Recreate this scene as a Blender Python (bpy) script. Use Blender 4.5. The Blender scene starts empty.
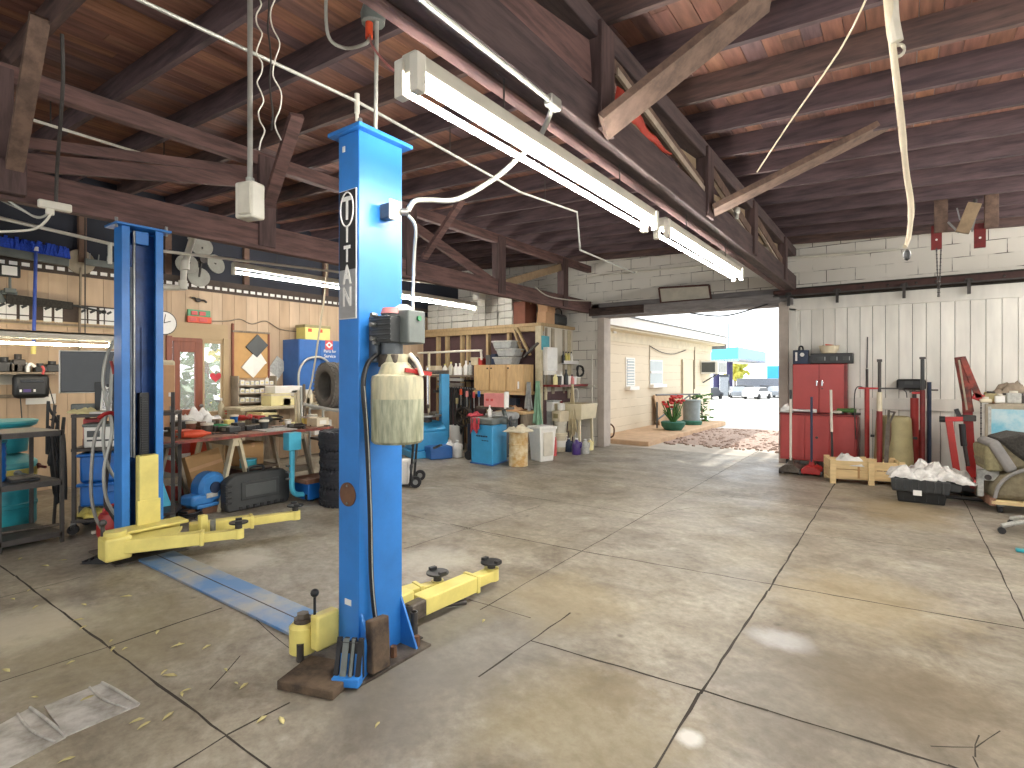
import bpy, bmesh, math, random
from mathutils import Vector as V, Matrix
random.seed(7)
SC = bpy.context.scene
C = SC.collection
PI = math.pi
# ---- camera model of the place (metres): camera at the origin, 1.5 m up, Y runs to the far bay door
FPX, YAW, HOR, EYE = 542.0, .6234, 374.0, 1.5
RX, RY, FX, FY = math.cos(YAW), math.sin(YAW), -math.sin(YAW), math.cos(YAW)
def ray(u, v):
    r = (u-512)/FPX
    return FX+r*RX, FY+r*RY, -(v-HOR)/FPX
def fl(u, v, z=0.0):
    a = ray(u, v); t = (z-EYE)/a[2]
    return V((a[0]*t, a[1]*t, z))
def pX(u, v, X):
    a = ray(u, v); t = X/a[0]
    return V((X, a[1]*t, EYE+a[2]*t))
def pY(u, v, Y):
    a = ray(u, v); t = Y/a[1]
    return V((a[0]*t, Y, EYE+a[2]*t))
# ---- mesh builder
class B:
    def __init__(s): s.v = []; s.f = []
    def add(s, vs, fs):
        n = len(s.v); s.v += [V(v) for v in vs]; s.f += [tuple(i+n for i in f) for f in fs]; return s
    def box(s, x0, x1, y0, y1, z0, z1):
        return s.add([(x0,y0,z0),(x1,y0,z0),(x1,y1,z0),(x0,y1,z0),(x0,y0,z1),(x1,y0,z1),(x1,y1,z1),(x0,y1,z1)],
                     [(0,3,2,1),(4,5,6,7),(0,1,5,4),(1,2,6,5),(2,3,7,6),(3,0,4,7)])
    def bx(s, c, d, rz=0, rx=0, ry=0):
        b = B().box(-d[0]/2,d[0]/2,-d[1]/2,d[1]/2,-d[2]/2,d[2]/2)
        m = Matrix.Translation(V(c)) @ Matrix.Rotation(rz,4,'Z') @ Matrix.Rotation(ry,4,'Y') @ Matrix.Rotation(rx,4,'X')
        return s.add([m @ v for v in b.v], b.f)
    def beam(s, p, q, w, h, up=(0,0,1)):
        p, q = V(p), V(q); d = (q-p).normalized(); u = V(up)
        if abs(d.dot(u)) > .98: u = V((0,1,0))
        a = d.cross(u).normalized(); b = a.cross(d).normalized()
        vs = [c+a*i*w/2+b*j*h/2 for c in (p,q) for i,j in ((-1,-1),(1,-1),(1,1),(-1,1))]
        return s.add(vs, [(0,1,2,3),(4,7,6,5),(0,4,5,1),(1,5,6,2),(2,6,7,3),(3,7,4,0)])
    def cyl(s, p, q, r, r2=None, n=14):
        p, q = V(p), V(q); r2 = r if r2 is None else r2
        d = (q-p).normalized(); u = V((0,0,1)) if abs(d.z) < .95 else V((1,0,0))
        a = d.cross(u).normalized(); b = a.cross(d).normalized(); vs = []
        for c, rr in ((p,r),(q,r2)):
            vs += [c+(a*math.cos(2*PI*i/n)+b*math.sin(2*PI*i/n))*rr for i in range(n)]
        fs = [(i,(i+1)%n,n+(i+1)%n,n+i) for i in range(n)]+[tuple(range(n))[::-1], tuple(range(n,2*n))]
        return s.add(vs, fs)
    def tube(s, pts, r, n=8, sub=0, rs=None):
        pts = [V(p) for p in pts]
        if sub:
            o = []
            for i in range(len(pts)-1):
                p0,p1,p2,p3 = pts[max(i-1,0)],pts[i],pts[i+1],pts[min(i+2,len(pts)-1)]
                for k in range(sub):
                    t = k/sub
                    o.append(.5*((2*p1)+(p2-p0)*t+(2*p0-5*p1+4*p2-p3)*t*t+(3*p1-p0-3*p2+p3)*t**3))
            pts = o+[pts[-1]]
        m = len(pts); vs = []; prev = None
        for i, p in enumerate(pts):
            d = (pts[min(i+1,m-1)]-pts[max(i-1,0)]).normalized()
            if prev is None:
                u = V((0,0,1)) if abs(d.z) < .9 else V((1,0,0)); a = d.cross(u).normalized()
            else:
                a = prev-d*prev.dot(d)
                a = a.normalized() if a.length > 1e-6 else d.orthogonal().normalized()
            prev = a; b = d.cross(a); rr = r if rs is None else rs[min(int(i*len(rs)/m), len(rs)-1)]
            vs += [p+(a*math.cos(2*PI*k/n)+b*math.sin(2*PI*k/n))*rr for k in range(n)]
        fs = [(i*n+k, i*n+(k+1)%n, (i+1)*n+(k+1)%n, (i+1)*n+k) for i in range(m-1) for k in range(n)]
        return s.add(vs, fs+[tuple(range(n))[::-1], tuple(range((m-1)*n, m*n))])
    def lathe(s, prof, c=(0,0,0), n=24, ax='z'):
        c = V(c); vs = []; rows = []
        def P(r, z, a):
            x, y = r*math.cos(a), r*math.sin(a)
            return c+(V((x,y,z)) if ax == 'z' else V((z,x,y)) if ax == 'x' else V((x,z,y)))
        for r, z in prof:
            if r < 1e-6: rows.append([len(vs)]); vs.append(P(0,z,0))
            else:
                rows.append(list(range(len(vs), len(vs)+n))); vs += [P(r,z,2*PI*i/n) for i in range(n)]
        fs = []
        for a, b in zip(rows, rows[1:]):
            for i in range(n):
                j = (i+1)%n
                if len(a) == 1 and len(b) == 1: break
                if len(a) == 1: fs.append((a[0], b[i], b[j]))
                elif len(b) == 1: fs.append((a[i], a[j], b[0]))
                else: fs.append((a[i], a[j], b[j], b[i]))
        if len(rows[0]) > 1 and prof[0] != prof[-1]: fs.append(tuple(rows[0])[::-1])
        if len(rows[-1]) > 1 and prof[0] != prof[-1]: fs.append(tuple(rows[-1]))
        return s.add(vs, fs)
    def prism(s, pts, a, b, ax='z'):
        def P(p, h): return (p[0],p[1],h) if ax == 'z' else (h,p[0],p[1]) if ax == 'x' else (p[0],h,p[1])
        n = len(pts)
        return s.add([P(p,a) for p in pts]+[P(p,b) for p in pts],
                     [tuple(range(n))[::-1], tuple(range(n,2*n))]+[(i,(i+1)%n,n+(i+1)%n,n+i) for i in range(n)])
    def ball(s, c, r, n=12, jit=0):
        r = (r,r,r) if not hasattr(r,'__len__') else r; c = V(c); m = max(4, n//2); vs = [c+V((0,0,-r[2]))]
        for i in range(1, m):
            t = -PI/2+PI*i/m
            for k in range(n):
                a = 2*PI*k/n; q = 1+random.uniform(-jit, jit)
                vs.append(c+V((r[0]*math.cos(t)*math.cos(a)*q, r[1]*math.cos(t)*math.sin(a)*q, r[2]*math.sin(t)*q)))
        vs.append(c+V((0,0,r[2]))); L = len(vs)-1
        fs = [(0,1+(k+1)%n,1+k) for k in range(n)]+[(L,1+(m-2)*n+k,1+(m-2)*n+(k+1)%n) for k in range(n)]
        fs += [(1+i*n+k,1+i*n+(k+1)%n,1+(i+1)*n+(k+1)%n,1+(i+1)*n+k) for i in range(m-2) for k in range(n)]
        return s.add(vs, fs)
    def surf(s, fn, nu, nv):
        vs = [fn(i/nu, j/nv) for j in range(nv+1) for i in range(nu+1)]
        return s.add(vs, [(j*(nu+1)+i, j*(nu+1)+i+1, (j+1)*(nu+1)+i+1, (j+1)*(nu+1)+i) for j in range(nv) for i in range(nu)])
    def xf(s, m): s.v = [m @ v for v in s.v]; return s
    def rz(s, a): return s.xf(Matrix.Rotation(a,4,'Z'))
    def ro(s, a, ax): return s.xf(Matrix.Rotation(a,4,ax))
    def tr(s, *d): return s.xf(Matrix.Translation(V(d)))
    def o(s, name, mat, parent=None, bev=0, thick=0, sub=0, label=None, loc=None, ang=35):
        me = bpy.data.meshes.new(name); me.from_pydata([tuple(v) for v in s.v], [], s.f)
        bm = bmesh.new(); bm.from_mesh(me); bmesh.ops.recalc_face_normals(bm, faces=bm.faces); bm.to_mesh(me); bm.free()
        me.polygons.foreach_set('use_smooth', [True]*len(me.polygons)); me.set_sharp_from_angle(angle=math.radians(ang))
        me.materials.append(MAT[mat] if isinstance(mat, str) else mat)
        ob = bpy.data.objects.new(name, me); C.objects.link(ob)
        if parent: ob.parent = parent
        if loc: ob.location = loc
        if thick:
            m = ob.modifiers.new('s','SOLIDIFY'); m.thickness = thick; m.offset = 0
        if sub:
            m = ob.modifiers.new('u','SUBSURF'); m.levels = m.render_levels = sub
        if bev:
            m = ob.modifiers.new('b','BEVEL'); m.width = bev; m.segments = 2; m.limit_method = 'ANGLE'; m.angle_limit = .6
        if label: ob['label'] = label
        return ob
def tag(o, label, cat, group=None, kind=None):
    o['label'] = label; o['category'] = cat
    if group: o['group'] = group
    if kind: o['kind'] = kind
    return o
def T(name, label, cat, loc=(0,0,0), rz=0, group=None, kind=None):
    o = bpy.data.objects.new(name, None); C.objects.link(o); o.empty_display_size = .1
    o.location = loc; o.rotation_euler = (0,0,rz)
    return tag(o, label, cat, group, kind)
def S(o): o['kind'] = 'structure'; return o
def dup(t, loc=None, rz=None, label=None, scale=None):
    def cp(o, par):
        c = o.copy(); C.objects.link(c); c.parent = par
        for ch in list(o.children): cp(ch, c)
        return c
    kids = list(t.children); r = t.copy(); C.objects.link(r)
    for ch in kids: cp(ch, r)
    if loc is not None: r.location = loc
    if rz is not None: r.rotation_euler = (0,0,rz)
    if scale: r.scale = scale
    if label: r['label'] = label
    return r
def lettering(txt, size, mat, parent, loc, rot, name='lettering', depth=.002, sx=1, ax='CENTER', bold=0):
    cu = bpy.data.curves.new('tmp','FONT'); cu.body = txt; cu.size = size; cu.extrude = depth; cu.offset = bold; cu.align_x = ax; cu.align_y = 'CENTER'
    ob = bpy.data.objects.new('tmp', cu); C.objects.link(ob)
    dg = bpy.context.evaluated_depsgraph_get(); me = bpy.data.meshes.new_from_object(ob.evaluated_get(dg))
    bpy.data.objects.remove(ob); me.materials.clear(); me.materials.append(MAT[mat])
    o = bpy.data.objects.new(name, me); C.objects.link(o); o.parent = parent; o.location = loc; o.rotation_euler = rot; o.scale = (sx,1,1)
    return o
# ---- materials
MAT = {}
def lin(h):
    h = h.lstrip('#'); c = [int(h[i:i+2],16)/255 for i in (0,2,4)]
    return [x/12.92 if x <= .04045 else ((x+.055)/1.055)**2.4 for x in c]
def nodes(name):
    m = bpy.data.materials.new(name); m.use_nodes = True; MAT[name] = m
    n, l = m.node_tree.nodes, m.node_tree.links
    return m, n, l, n['Principled BSDF']
def mk(name, col, rough=.5, metal=0, var=.25, sc=6, col2=None, bump=0, stretch=None, alpha=1, trans=0, ior=None, spec=None, detail=5):
    m, n, l, p = nodes(name); c = lin(col)
    c2 = lin(col2) if col2 else [x*(1-var) for x in c]
    tc = n.new('ShaderNodeTexCoord'); mp = n.new('ShaderNodeMapping'); l.new(tc.outputs['Object'], mp.inputs[0])
    if stretch: mp.inputs['Scale'].default_value = stretch
    nz = n.new('ShaderNodeTexNoise'); nz.inputs['Scale'].default_value = sc; nz.inputs['Detail'].default_value = detail
    nz.inputs['Roughness'].default_value = .65; l.new(mp.outputs[0], nz.inputs[0])
    cr = n.new('ShaderNodeValToRGB'); cr.color_ramp.elements[0].position = .35; cr.color_ramp.elements[1].position = .62
    cr.color_ramp.elements[0].color = (*c2,1); cr.color_ramp.elements[1].color = (*c,1)
    l.new(nz.outputs[0], cr.inputs[0]); l.new(cr.outputs[0], p.inputs['Base Color'])
    p.inputs['Roughness'].default_value = rough; p.inputs['Metallic'].default_value = metal
    if alpha < 1: p.inputs['Alpha'].default_value = alpha
    if trans: p.inputs['Transmission Weight'].default_value = trans
    if ior: p.inputs['IOR'].default_value = ior
    if spec is not None: p.inputs['Specular IOR Level'].default_value = spec
    if bump:
        bp = n.new('ShaderNodeBump'); bp.inputs['Strength'].default_value = bump; bp.inputs['Distance'].default_value = .02
        l.new(nz.outputs[0], bp.inputs['Height']); l.new(bp.outputs[0], p.inputs['Normal'])
    return m
def islands(name, cols, rough=.7, sc=3, stretch=(8,1,8), var=.45, bump=.2):
    """separate boards: each loose piece takes its own tint"""
    m, n, l, p = nodes(name)
    g = n.new('ShaderNodeNewGeometry'); cr = n.new('ShaderNodeValToRGB'); cr.color_ramp.interpolation = 'LINEAR'
    e = cr.color_ramp.elements
    for i, h in enumerate(cols):
        x = e[i] if i < 2 else e.new(i/(len(cols)-1)); x.position = i/(len(cols)-1); x.color = (*lin(h),1)
    l.new(g.outputs['Random Per Island'], cr.inputs[0])
    tc = n.new('ShaderNodeTexCoord'); mp = n.new('ShaderNodeMapping'); mp.inputs['Scale'].default_value = stretch
    l.new(tc.outputs['Object'], mp.inputs[0]); nz = n.new('ShaderNodeTexNoise'); nz.inputs['Scale'].default_value = sc; nz.inputs['Detail'].default_value = 6
    l.new(mp.outputs[0], nz.inputs[0]); r2 = n.new('ShaderNodeMapRange'); r2.inputs[1].default_value = .3; r2.inputs[2].default_value = .7
    r2.inputs[3].default_value = 1-var; r2.inputs[4].default_value = 1.1; l.new(nz.outputs[0], r2.inputs[0])
    mx = n.new('ShaderNodeMixRGB'); mx.blend_type = 'MULTIPLY'; mx.inputs[0].default_value = 1
    l.new(cr.outputs[0], mx.inputs[1]); l.new(r2.outputs[0], mx.inputs[2]); l.new(mx.outputs[0], p.inputs['Base Color'])
    p.inputs['Roughness'].default_value = rough
    bp = n.new('ShaderNodeBump'); bp.inputs['Strength'].default_value = bump; bp.inputs['Distance'].default_value = .01
    l.new(nz.outputs[0], bp.inputs['Height']); l.new(bp.outputs[0], p.inputs['Normal'])
def glow(name, col, s):
    m, n, l, p = nodes(name); p.inputs['Base Color'].default_value = (.8,.8,.8,1)
    p.inputs['Emission Color'].default_value = (*lin(col),1); p.inputs['Emission Strength'].default_value = s
mk('lift_blue','#2F7CCB',.38,var=.2,sc=2.5); mk('lift_blue_shade','#1F4C8C',.4,var=.45,sc=5); mk('floor_blue','#4F80B4',.45,sc=2.2,col2='#A09E96')
mk('yellow','#DFD178',.45,var=.14,sc=6); mk('yellow_worn','#D8C868',.5,col2='#A89A58',sc=9)
mk('black_plastic','#1F2021',.42,var=.3); mk('charcoal','#3A3C3C',.5,var=.25); mk('rubber','#242426',.75,var=.3,sc=14,bump=.15)
mk('tyre','#2C2D33',.75,var=.3,sc=20,bump=.2); mk('tyre_dusty','#6C675F',.85,var=.25,sc=9,bump=.15); mk('steel','#9A9B98',.35,.8,var=.3,sc=10)
mk('chrome','#D0D0D0',.15,1,var=.1); mk('dark_steel','#4B4744',.5,.4,var=.35,sc=8); mk('rust','#6B4A34',.75,var=.4,sc=9,bump=.2)
mk('grease_steel','#6A6258',.6,.3,col2='#3A322A',sc=7); mk('galv','#B5B5AC',.42,.5,var=.15); mk('conduit','#A3A199',.45,.4,var=.2)
mk('white_pipe','#D8D4C6',.5,var=.12); mk('bundle','#C2C0B6',.7,var=.12); mk('white','#E6E4DE',.55,var=.08); mk('white_plastic','#E4E2DA',.4,var=.1); mk('offwhite','#CFC9B8',.6,var=.15)
mk('cream','#D8CCB0',.6,var=.15); mk('paper','#ECE8DE',.8,var=.08); mk('yellow_paper','#E4D9A0',.8,var=.1); mk('paper_grey','#B9B9B2',.8,var=.3,sc=30)
mk('motor_grey','#5B6063',.45,.2,var=.3); mk('box_grey','#6E7470',.5,.2,var=.25); mk('green','#3F8A5A',.4); mk('green_cloth','#9CC4A6',.9,var=.2,sc=10)
mk('red','#A8322C',.42,var=.2); mk('red_cab','#B24440',.4,var=.14,sc=2.5); mk('red_dark','#7B201E',.45,var=.35); mk('jack_red','#B42A26',.4,var=.3)
mk('red_worn','#8F3A2C',.55,col2='#4E2A22',sc=9); mk('pink_red','#C9514F',.5,var=.2); mk('orange','#D5502E',.5,var=.2); mk('pink','#D98A86',.6,var=.15)
mk('navy','#26344E',.5,var=.3); mk('navy_dark','#1B2230',.5,var=.3); mk('cab_blue','#2E62A4',.4,var=.15); mk('changer_blue','#3C98CA',.42,var=.15,sc=4)
mk('bin_blue','#1F66B4',.35,var=.2); mk('teal','#2F9AA6',.4,var=.25,sc=4); mk('teal_lid','#5FB4B8',.45,var=.2); mk('cyan','#4FB3D0',.4,var=.12); mk('cord_blue','#2C4CA6',.4)
mk('bristle_blue','#2C56D0',.8,var=.35,sc=60,bump=.4); mk('grill_blue','#3D7FC0',.35)
mk('cardboard','#B08A5C',.8,var=.15,sc=4); mk('card_brown','#7A4A38',.8,var=.2); mk('card_tan','#C09872',.8,var=.12)
mk('wood_tan','#C9A878',.6,var=.2,sc=4,stretch=(6,6,1)); mk('wood_pale','#D9BE8C',.65,var=.2,sc=3,stretch=(1.2,8,8)); mk('wood_worn','#8D7F6C',.75,var=.35,sc=5,stretch=(4,4,1.5))
mk('wood_grey','#A59A86',.8,var=.3,sc=5); mk('wood_cream','#CBBFA0',.75,var=.25,sc=6); mk('plank_edge','#8E6650',.7,var=.35,sc=6); mk('wood_block','#62513F',.85,col2='#342A22',sc=7,bump=.3)
mk('door_wood','#8C4F38',.5,var=.25,sc=3,stretch=(8,8,1)); mk('door_pale','#B07E5C',.5,var=.2)
mk('beam','#5C4A4C',.8,col2='#3B2F33',sc=2.2,stretch=(1,9,9),bump=.15); mk('truss','#735651',.8,col2='#4A3836',sc=2.2,stretch=(9,1,9),bump=.15)
mk('truss_dark','#5A4A48',.8,col2='#3C3032',sc=2.2,stretch=(9,1,9),bump=.15); mk('post','#5E4A48',.8,col2='#40312F',sc=2.2,stretch=(9,9,1),bump=.15)
mk('beam_brown','#664F48',.8,col2='#3E3232',sc=2.2,stretch=(1,9,9),bump=.15); mk('brace','#755E50',.8,col2='#534239',sc=5,stretch=(2,2,2),bump=.1); mk('brace_pale','#9A8468',.8,var=.3,sc=7); mk('lath','#B9A996',.75,var=.3,sc=8)
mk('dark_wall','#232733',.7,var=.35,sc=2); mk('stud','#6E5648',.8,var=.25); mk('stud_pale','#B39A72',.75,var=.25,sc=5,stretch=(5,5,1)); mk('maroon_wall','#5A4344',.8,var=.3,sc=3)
mk('soffit','#4C4038',.8,var=.3); mk('peg','#C49A62',.7,var=.12); mk('panel_white','#CFC8B8',.7,var=.15,sc=2); mk('foil','#DCDAD4',.35,var=.35,sc=14,bump=.5)
mk('bag','#DEDDD9',.3,var=.2,sc=9,bump=.5); mk('cloth_beige','#BFB08C',.9,var=.25,sc=8); mk('cloth_cream','#D8CFB4',.9,var=.25,sc=9); mk('cloth_grey','#A9ABA8',.9,var=.3,sc=9)
mk('red_rag','#B8434C',.9,var=.3,sc=10); mk('oil_tank','#BDB594',.42,col2='#9A9880',sc=5,stretch=(6,6,1.2)); mk('oil_tank_full','#A5A68C',.4,col2='#6C715A',sc=5,stretch=(6,6,1))
mk('label_black','#17181A',.4); mk('silver','#B9BCBD',.3,.6,var=.3,sc=3,stretch=(1,1,3)); mk('purple','#4A3478',.35); mk('drum_rust','#B08A4C',.6,col2='#D2C6A4',sc=6,bump=.1)
mk('khaki','#9C9168',.65,var=.2,sc=6); mk('slate','#4E5150',.5,var=.1); mk('screen','#15171A',.2,var=.1); mk('screen_back','#54575A',.55,var=.08)
mk('upholstery','#7C735C',.95,var=.3,sc=24,bump=.3); mk('fur_dark','#3E3B36',1,var=.5,sc=40,bump=.6); mk('seat_grey','#8A8784',.9,var=.2); mk('foam','#8A8262',.95,var=.3,sc=18,bump=.4)
mk('burnt','#7A4E34',.9,var=.35,sc=12); mk('aqua_print','#6FAFC4',.35,col2='#C8D4D2',sc=2.5); mk('leaf','#C9BE86',.8,var=.15); mk('plant','#4E7A3C',.6,var=.35,sc=12); mk('plant_yellow','#C8C04E',.6,var=.3,sc=2)
mk('flower','#C23A34',.6); mk('trash_grey','#8E9A9C',.45,.3,var=.2); mk('out_wall','#D6C8AE',.8,var=.06,sc=2); mk('out_trim','#E8E4DC',.6,var=.05); mk('stoop','#C9A886',.85,var=.2,sc=4)
mk('dim_glass','#9FA8A6',.1,var=.1); mk('gravel_mat','#BCA392',.9,col2='#8E7A70',sc=30,bump=.8); mk('road','#D2D0CA',.85,var=.08,sc=1); mk('apron','#BDB4A6',.8,var=.2,sc=2)
mk('canopy_blue','#4FC0E0',.4,var=.03); mk('canopy_side','#6C96D6',.4,var=.03); mk('pole_navy','#3C3A6A',.5); mk('car_grey','#9AA0A8',.3,.3); mk('car_white','#E8E8E8',.3); mk('car_dark','#3C4048',.3); mk('roof_grey','#8E94A0',.7)
mk('sky_blue_wall','#49B4E6',.6,var=.03); mk('joint','#3A342C',.9,var=.3,sc=20); mk('plate_steel','#C4C2BC',.45,.3,col2='#8A857C',sc=7); mk('heart','#D2404A',.6); mk('tarp_green','#2E6A58',.7); mk('strap_red','#C0402E',.6)
mk('header_wood','#4C3C34',.85,col2='#2A2220',sc=5,stretch=(1,6,6),bump=.3); mk('header_paint','#8B8684',.75,var=.3,sc=4,stretch=(1,5,5)); mk('track','#4A2E28',.7,var=.35,sc=6); mk('sign_frame','#5E3C34',.7,var=.3)
mk('wall_trim','#B49C78',.7,var=.12,sc=2); mk('fan_blade','#A7A69C',.45,.3,var=.2); mk('jamb','#B6ABA0',.8,var=.2,sc=3); mk('sink','#CBBF9E',.45,var=.12); mk('lamp_body','#C6C3B4',.5,.1,var=.12)
islands('deck',['#6E5048','#8E6452','#96685A','#7C5850','#A4745A','#6E585C','#8A5E4E'],.75,sc=2.5,stretch=(10,1.2,4)); islands('boards',['#DAD8CE','#E2DFD6','#D3D0C6','#E5E3DA'],.55,sc=1.5,stretch=(4,1,1),var=.12,bump=.05)
islands('tan_panel',['#B59A7C','#BDA487','#AD9273','#C1A98D'],.6,sc=1.4,stretch=(1,6,1),var=.14,bump=.04)
glow('tube','#FFFAF2',100); glow('tube_left','#FFFAF2',120); glow('tube_low','#FFF0D2',45)
def glass(name):
    m, n, l, p = nodes(name); p.inputs['Base Color'].default_value = (.93,.95,.94,1); p.inputs['Roughness'].default_value = .03
    p.inputs['Alpha'].default_value = .18
glass('pane')
def masonry(name, col, joint, bw=.4, bh=.2, mort=.006, offs=0, rough=.75):
    m, n, l, p = nodes(name)
    tc = n.new('ShaderNodeTexCoord'); sp = n.new('ShaderNodeSeparateXYZ'); l.new(tc.outputs['Object'], sp.inputs[0])
    ad = n.new('ShaderNodeMath'); ad.operation = 'ADD'; l.new(sp.outputs[0], ad.inputs[0]); l.new(sp.outputs[1], ad.inputs[1])
    az = n.new('ShaderNodeMath'); az.operation = 'ADD'; az.inputs[1].default_value = offs; l.new(sp.outputs[2], az.inputs[0])
    cm = n.new('ShaderNodeCombineXYZ'); l.new(ad.outputs[0], cm.inputs[0]); l.new(az.outputs[0], cm.inputs[1])
    br = n.new('ShaderNodeTexBrick'); l.new(cm.outputs[0], br.inputs[0])
    br.inputs['Color1'].default_value = (*lin(col),1); br.inputs['Color2'].default_value = (*[x*.92 for x in lin(col)],1); br.inputs['Mortar'].default_value = (*lin(joint),1)
    br.inputs['Scale'].default_value = 1; br.inputs['Mortar Size'].default_value = mort; br.inputs['Brick Width'].default_value = bw; br.inputs['Row Height'].default_value = bh; br.inputs['Mortar Smooth'].default_value = .3
    nz = n.new('ShaderNodeTexNoise'); nz.inputs['Scale'].default_value = 3.5; nz.inputs['Detail'].default_value = 6; l.new(tc.outputs['Object'], nz.inputs[0])
    mr = n.new('ShaderNodeMapRange'); mr.inputs[1].default_value = .42; mr.inputs[2].default_value = .58; l.new(nz.outputs[0], mr.inputs[0])
    mx = n.new('ShaderNodeMixRGB'); l.new(mr.outputs[0], mx.inputs[0]); mx.inputs[1].default_value = (*[x*.96 for x in lin(col)],1); l.new(br.outputs[0], mx.inputs[2])
    l.new(mx.outputs[0], p.inputs['Base Color']); p.inputs['Roughness'].default_value = rough
    bp = n.new('ShaderNodeBump'); bp.inputs['Strength'].default_value = .5; bp.inputs['Distance'].default_value = .01; bp.invert = True
    l.new(br.outputs['Fac'], bp.inputs['Height']); l.new(bp.outputs[0], p.inputs['Normal'])
masonry('block','#D8D3C8','#4A423A'); masonry('out_block','#D9CBB2','#BFB098',bw=30,bh=.22,mort=.008)
def concrete():
    m, n, l, p = nodes('concrete'); tc = n.new('ShaderNodeTexCoord')
    def noise(sc, det=8, st=(1,1,1), ro=.6, dist=0):
        mp = n.new('ShaderNodeMapping'); mp.inputs['Scale'].default_value = st; mp.inputs['Rotation'].default_value = (0,0,.5); l.new(tc.outputs['Object'], mp.inputs[0])
        z = n.new('ShaderNodeTexNoise'); z.inputs['Scale'].default_value = sc; z.inputs['Detail'].default_value = det; z.inputs['Roughness'].default_value = ro
        z.inputs['Distortion'].default_value = dist; l.new(mp.outputs[0], z.inputs[0]); return z.outputs[0]
    def ramp(x, a, b, c0, c1):
        r = n.new('ShaderNodeValToRGB'); e = r.color_ramp.elements; e[0].position = a; e[1].position = b
        e[0].color = (*c0,1); e[1].color = (*c1,1); l.new(x, r.inputs[0]); return r.outputs[0]
    def mix(f, a, b, mode='MIX'):
        x = n.new('ShaderNodeMixRGB'); x.blend_type = mode
        if isinstance(f, float): x.inputs[0].default_value = f
        else: l.new(f, x.inputs[0])
        l.new(a, x.inputs[1]); l.new(b, x.inputs[2]); return x.outputs[0]
    base = ramp(noise(.55,4), .36, .64, lin('#82765C'), lin('#96918A'))
    cloud = ramp(noise(1.7,9,(1,1.6,1),.65,.4), .3, .72, lin('#61584C'), lin('#B4AEA0'))
    a = mix(.62, base, cloud)
    fine = ramp(noise(16,8,(1,1,1),.7), .3, .7, (.62,.6,.56), (1.14,1.14,1.12))
    a = mix(1., a, fine, 'MULTIPLY')
    stain = ramp(noise(1.1,6,(1,1,1),.7,.8), .52, .68, (1,1,1), (.56,.52,.47)); a = mix(.85, a, stain, 'MULTIPLY')
    pale = ramp(noise(.9,7,(1,2,1),.7,.5), .6, .74, (0,0,0), (1,1,1)); wh = n.new('ShaderNodeRGB'); wh.outputs[0].default_value = (*lin('#B9B5AC'),1)
    pf = n.new('ShaderNodeMath'); pf.operation = 'MULTIPLY'; pf.inputs[1].default_value = .55; l.new(pale, pf.inputs[0])
    x = n.new('ShaderNodeMixRGB'); l.new(pf.outputs[0], x.inputs[0]); l.new(a, x.inputs[1]); l.new(wh.outputs[0], x.inputs[2]); a = x.outputs[0]
    spot = n.new('ShaderNodeTexVoronoi'); spot.inputs['Scale'].default_value = 2.6; l.new(tc.outputs['Object'], spot.inputs[0])
    sr = ramp(spot.outputs['Distance'], .02, .075, (.35,.32,.28), (1,1,1)); a = mix(.8, a, sr, 'MULTIPLY')
    edge = noise(4.5,7,(1,1,1),.7)
    def blot(u, v, rad, col, amt, st=1.0):
        nonlocal a
        c = fl(u,v); vm = n.new('ShaderNodeVectorMath'); vm.operation = 'SUBTRACT'; l.new(tc.outputs['Object'], vm.inputs[0]); vm.inputs[1].default_value = c
        sc = n.new('ShaderNodeVectorMath'); sc.operation = 'MULTIPLY'; l.new(vm.outputs[0], sc.inputs[0]); sc.inputs[1].default_value = (1/rad, st/rad, 0)
        ln = n.new('ShaderNodeVectorMath'); ln.operation = 'LENGTH'; l.new(sc.outputs[0], ln.inputs[0])
        ad = n.new('ShaderNodeMath'); ad.operation = 'MULTIPLY_ADD'; l.new(edge, ad.inputs[0]); ad.inputs[1].default_value = 1.6; l.new(ln.outputs['Value'], ad.inputs[2])
        mr = n.new('ShaderNodeMapRange'); mr.inputs[1].default_value = 1.25; mr.inputs[2].default_value = 1.95; mr.inputs[3].default_value = amt; mr.inputs[4].default_value = 0; l.new(ad.outputs[0], mr.inputs[0])
        x = n.new('ShaderNodeMixRGB'); l.new(mr.outputs[0], x.inputs[0]); l.new(a, x.inputs[1]); x.inputs[2].default_value = (*lin(col),1); a = x.outputs[0]
    blot(470,640,.62,'#6E6C68',.55,.7); blot(405,700,.5,'#6A655C',.5); blot(810,690,.6,'#5E5850',.5,.8); blot(590,730,.55,'#7E7048',.5); blot(100,640,.7,'#847A5C',.5)
    blot(780,640,.17,'#BEBEC0',.5,1.2); blot(690,738,.06,'#CCCAC4',.75); blot(30,625,.4,'#C6BFA8',.6); blot(925,700,.5,'#6A5C44',.45); blot(620,690,.2,'#66573A',.45); blot(860,600,.6,'#9C8A62',.4); blot(560,600,.5,'#9A8A66',.4); blot(905,512,.5,'#84704A',.6,.6); blot(430,560,.35,'#B8B4A8',.5); blot(240,560,.3,'#C8C4BA',.6)
    l.new(a, p.inputs['Base Color'])
    rr = n.new('ShaderNodeMapRange'); rr.inputs[1].default_value = .3; rr.inputs[2].default_value = .7; rr.inputs[3].default_value = .36; rr.inputs[4].default_value = .62
    l.new(noise(1.3,6), rr.inputs[0]); l.new(rr.outputs[0], p.inputs['Roughness'])
    bp = n.new('ShaderNodeBump'); bp.inputs['Strength'].default_value = .12; bp.inputs['Distance'].default_value = .01; l.new(noise(22,6), bp.inputs['Height']); l.new(bp.outputs[0], p.inputs['Normal'])
concrete()
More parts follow.
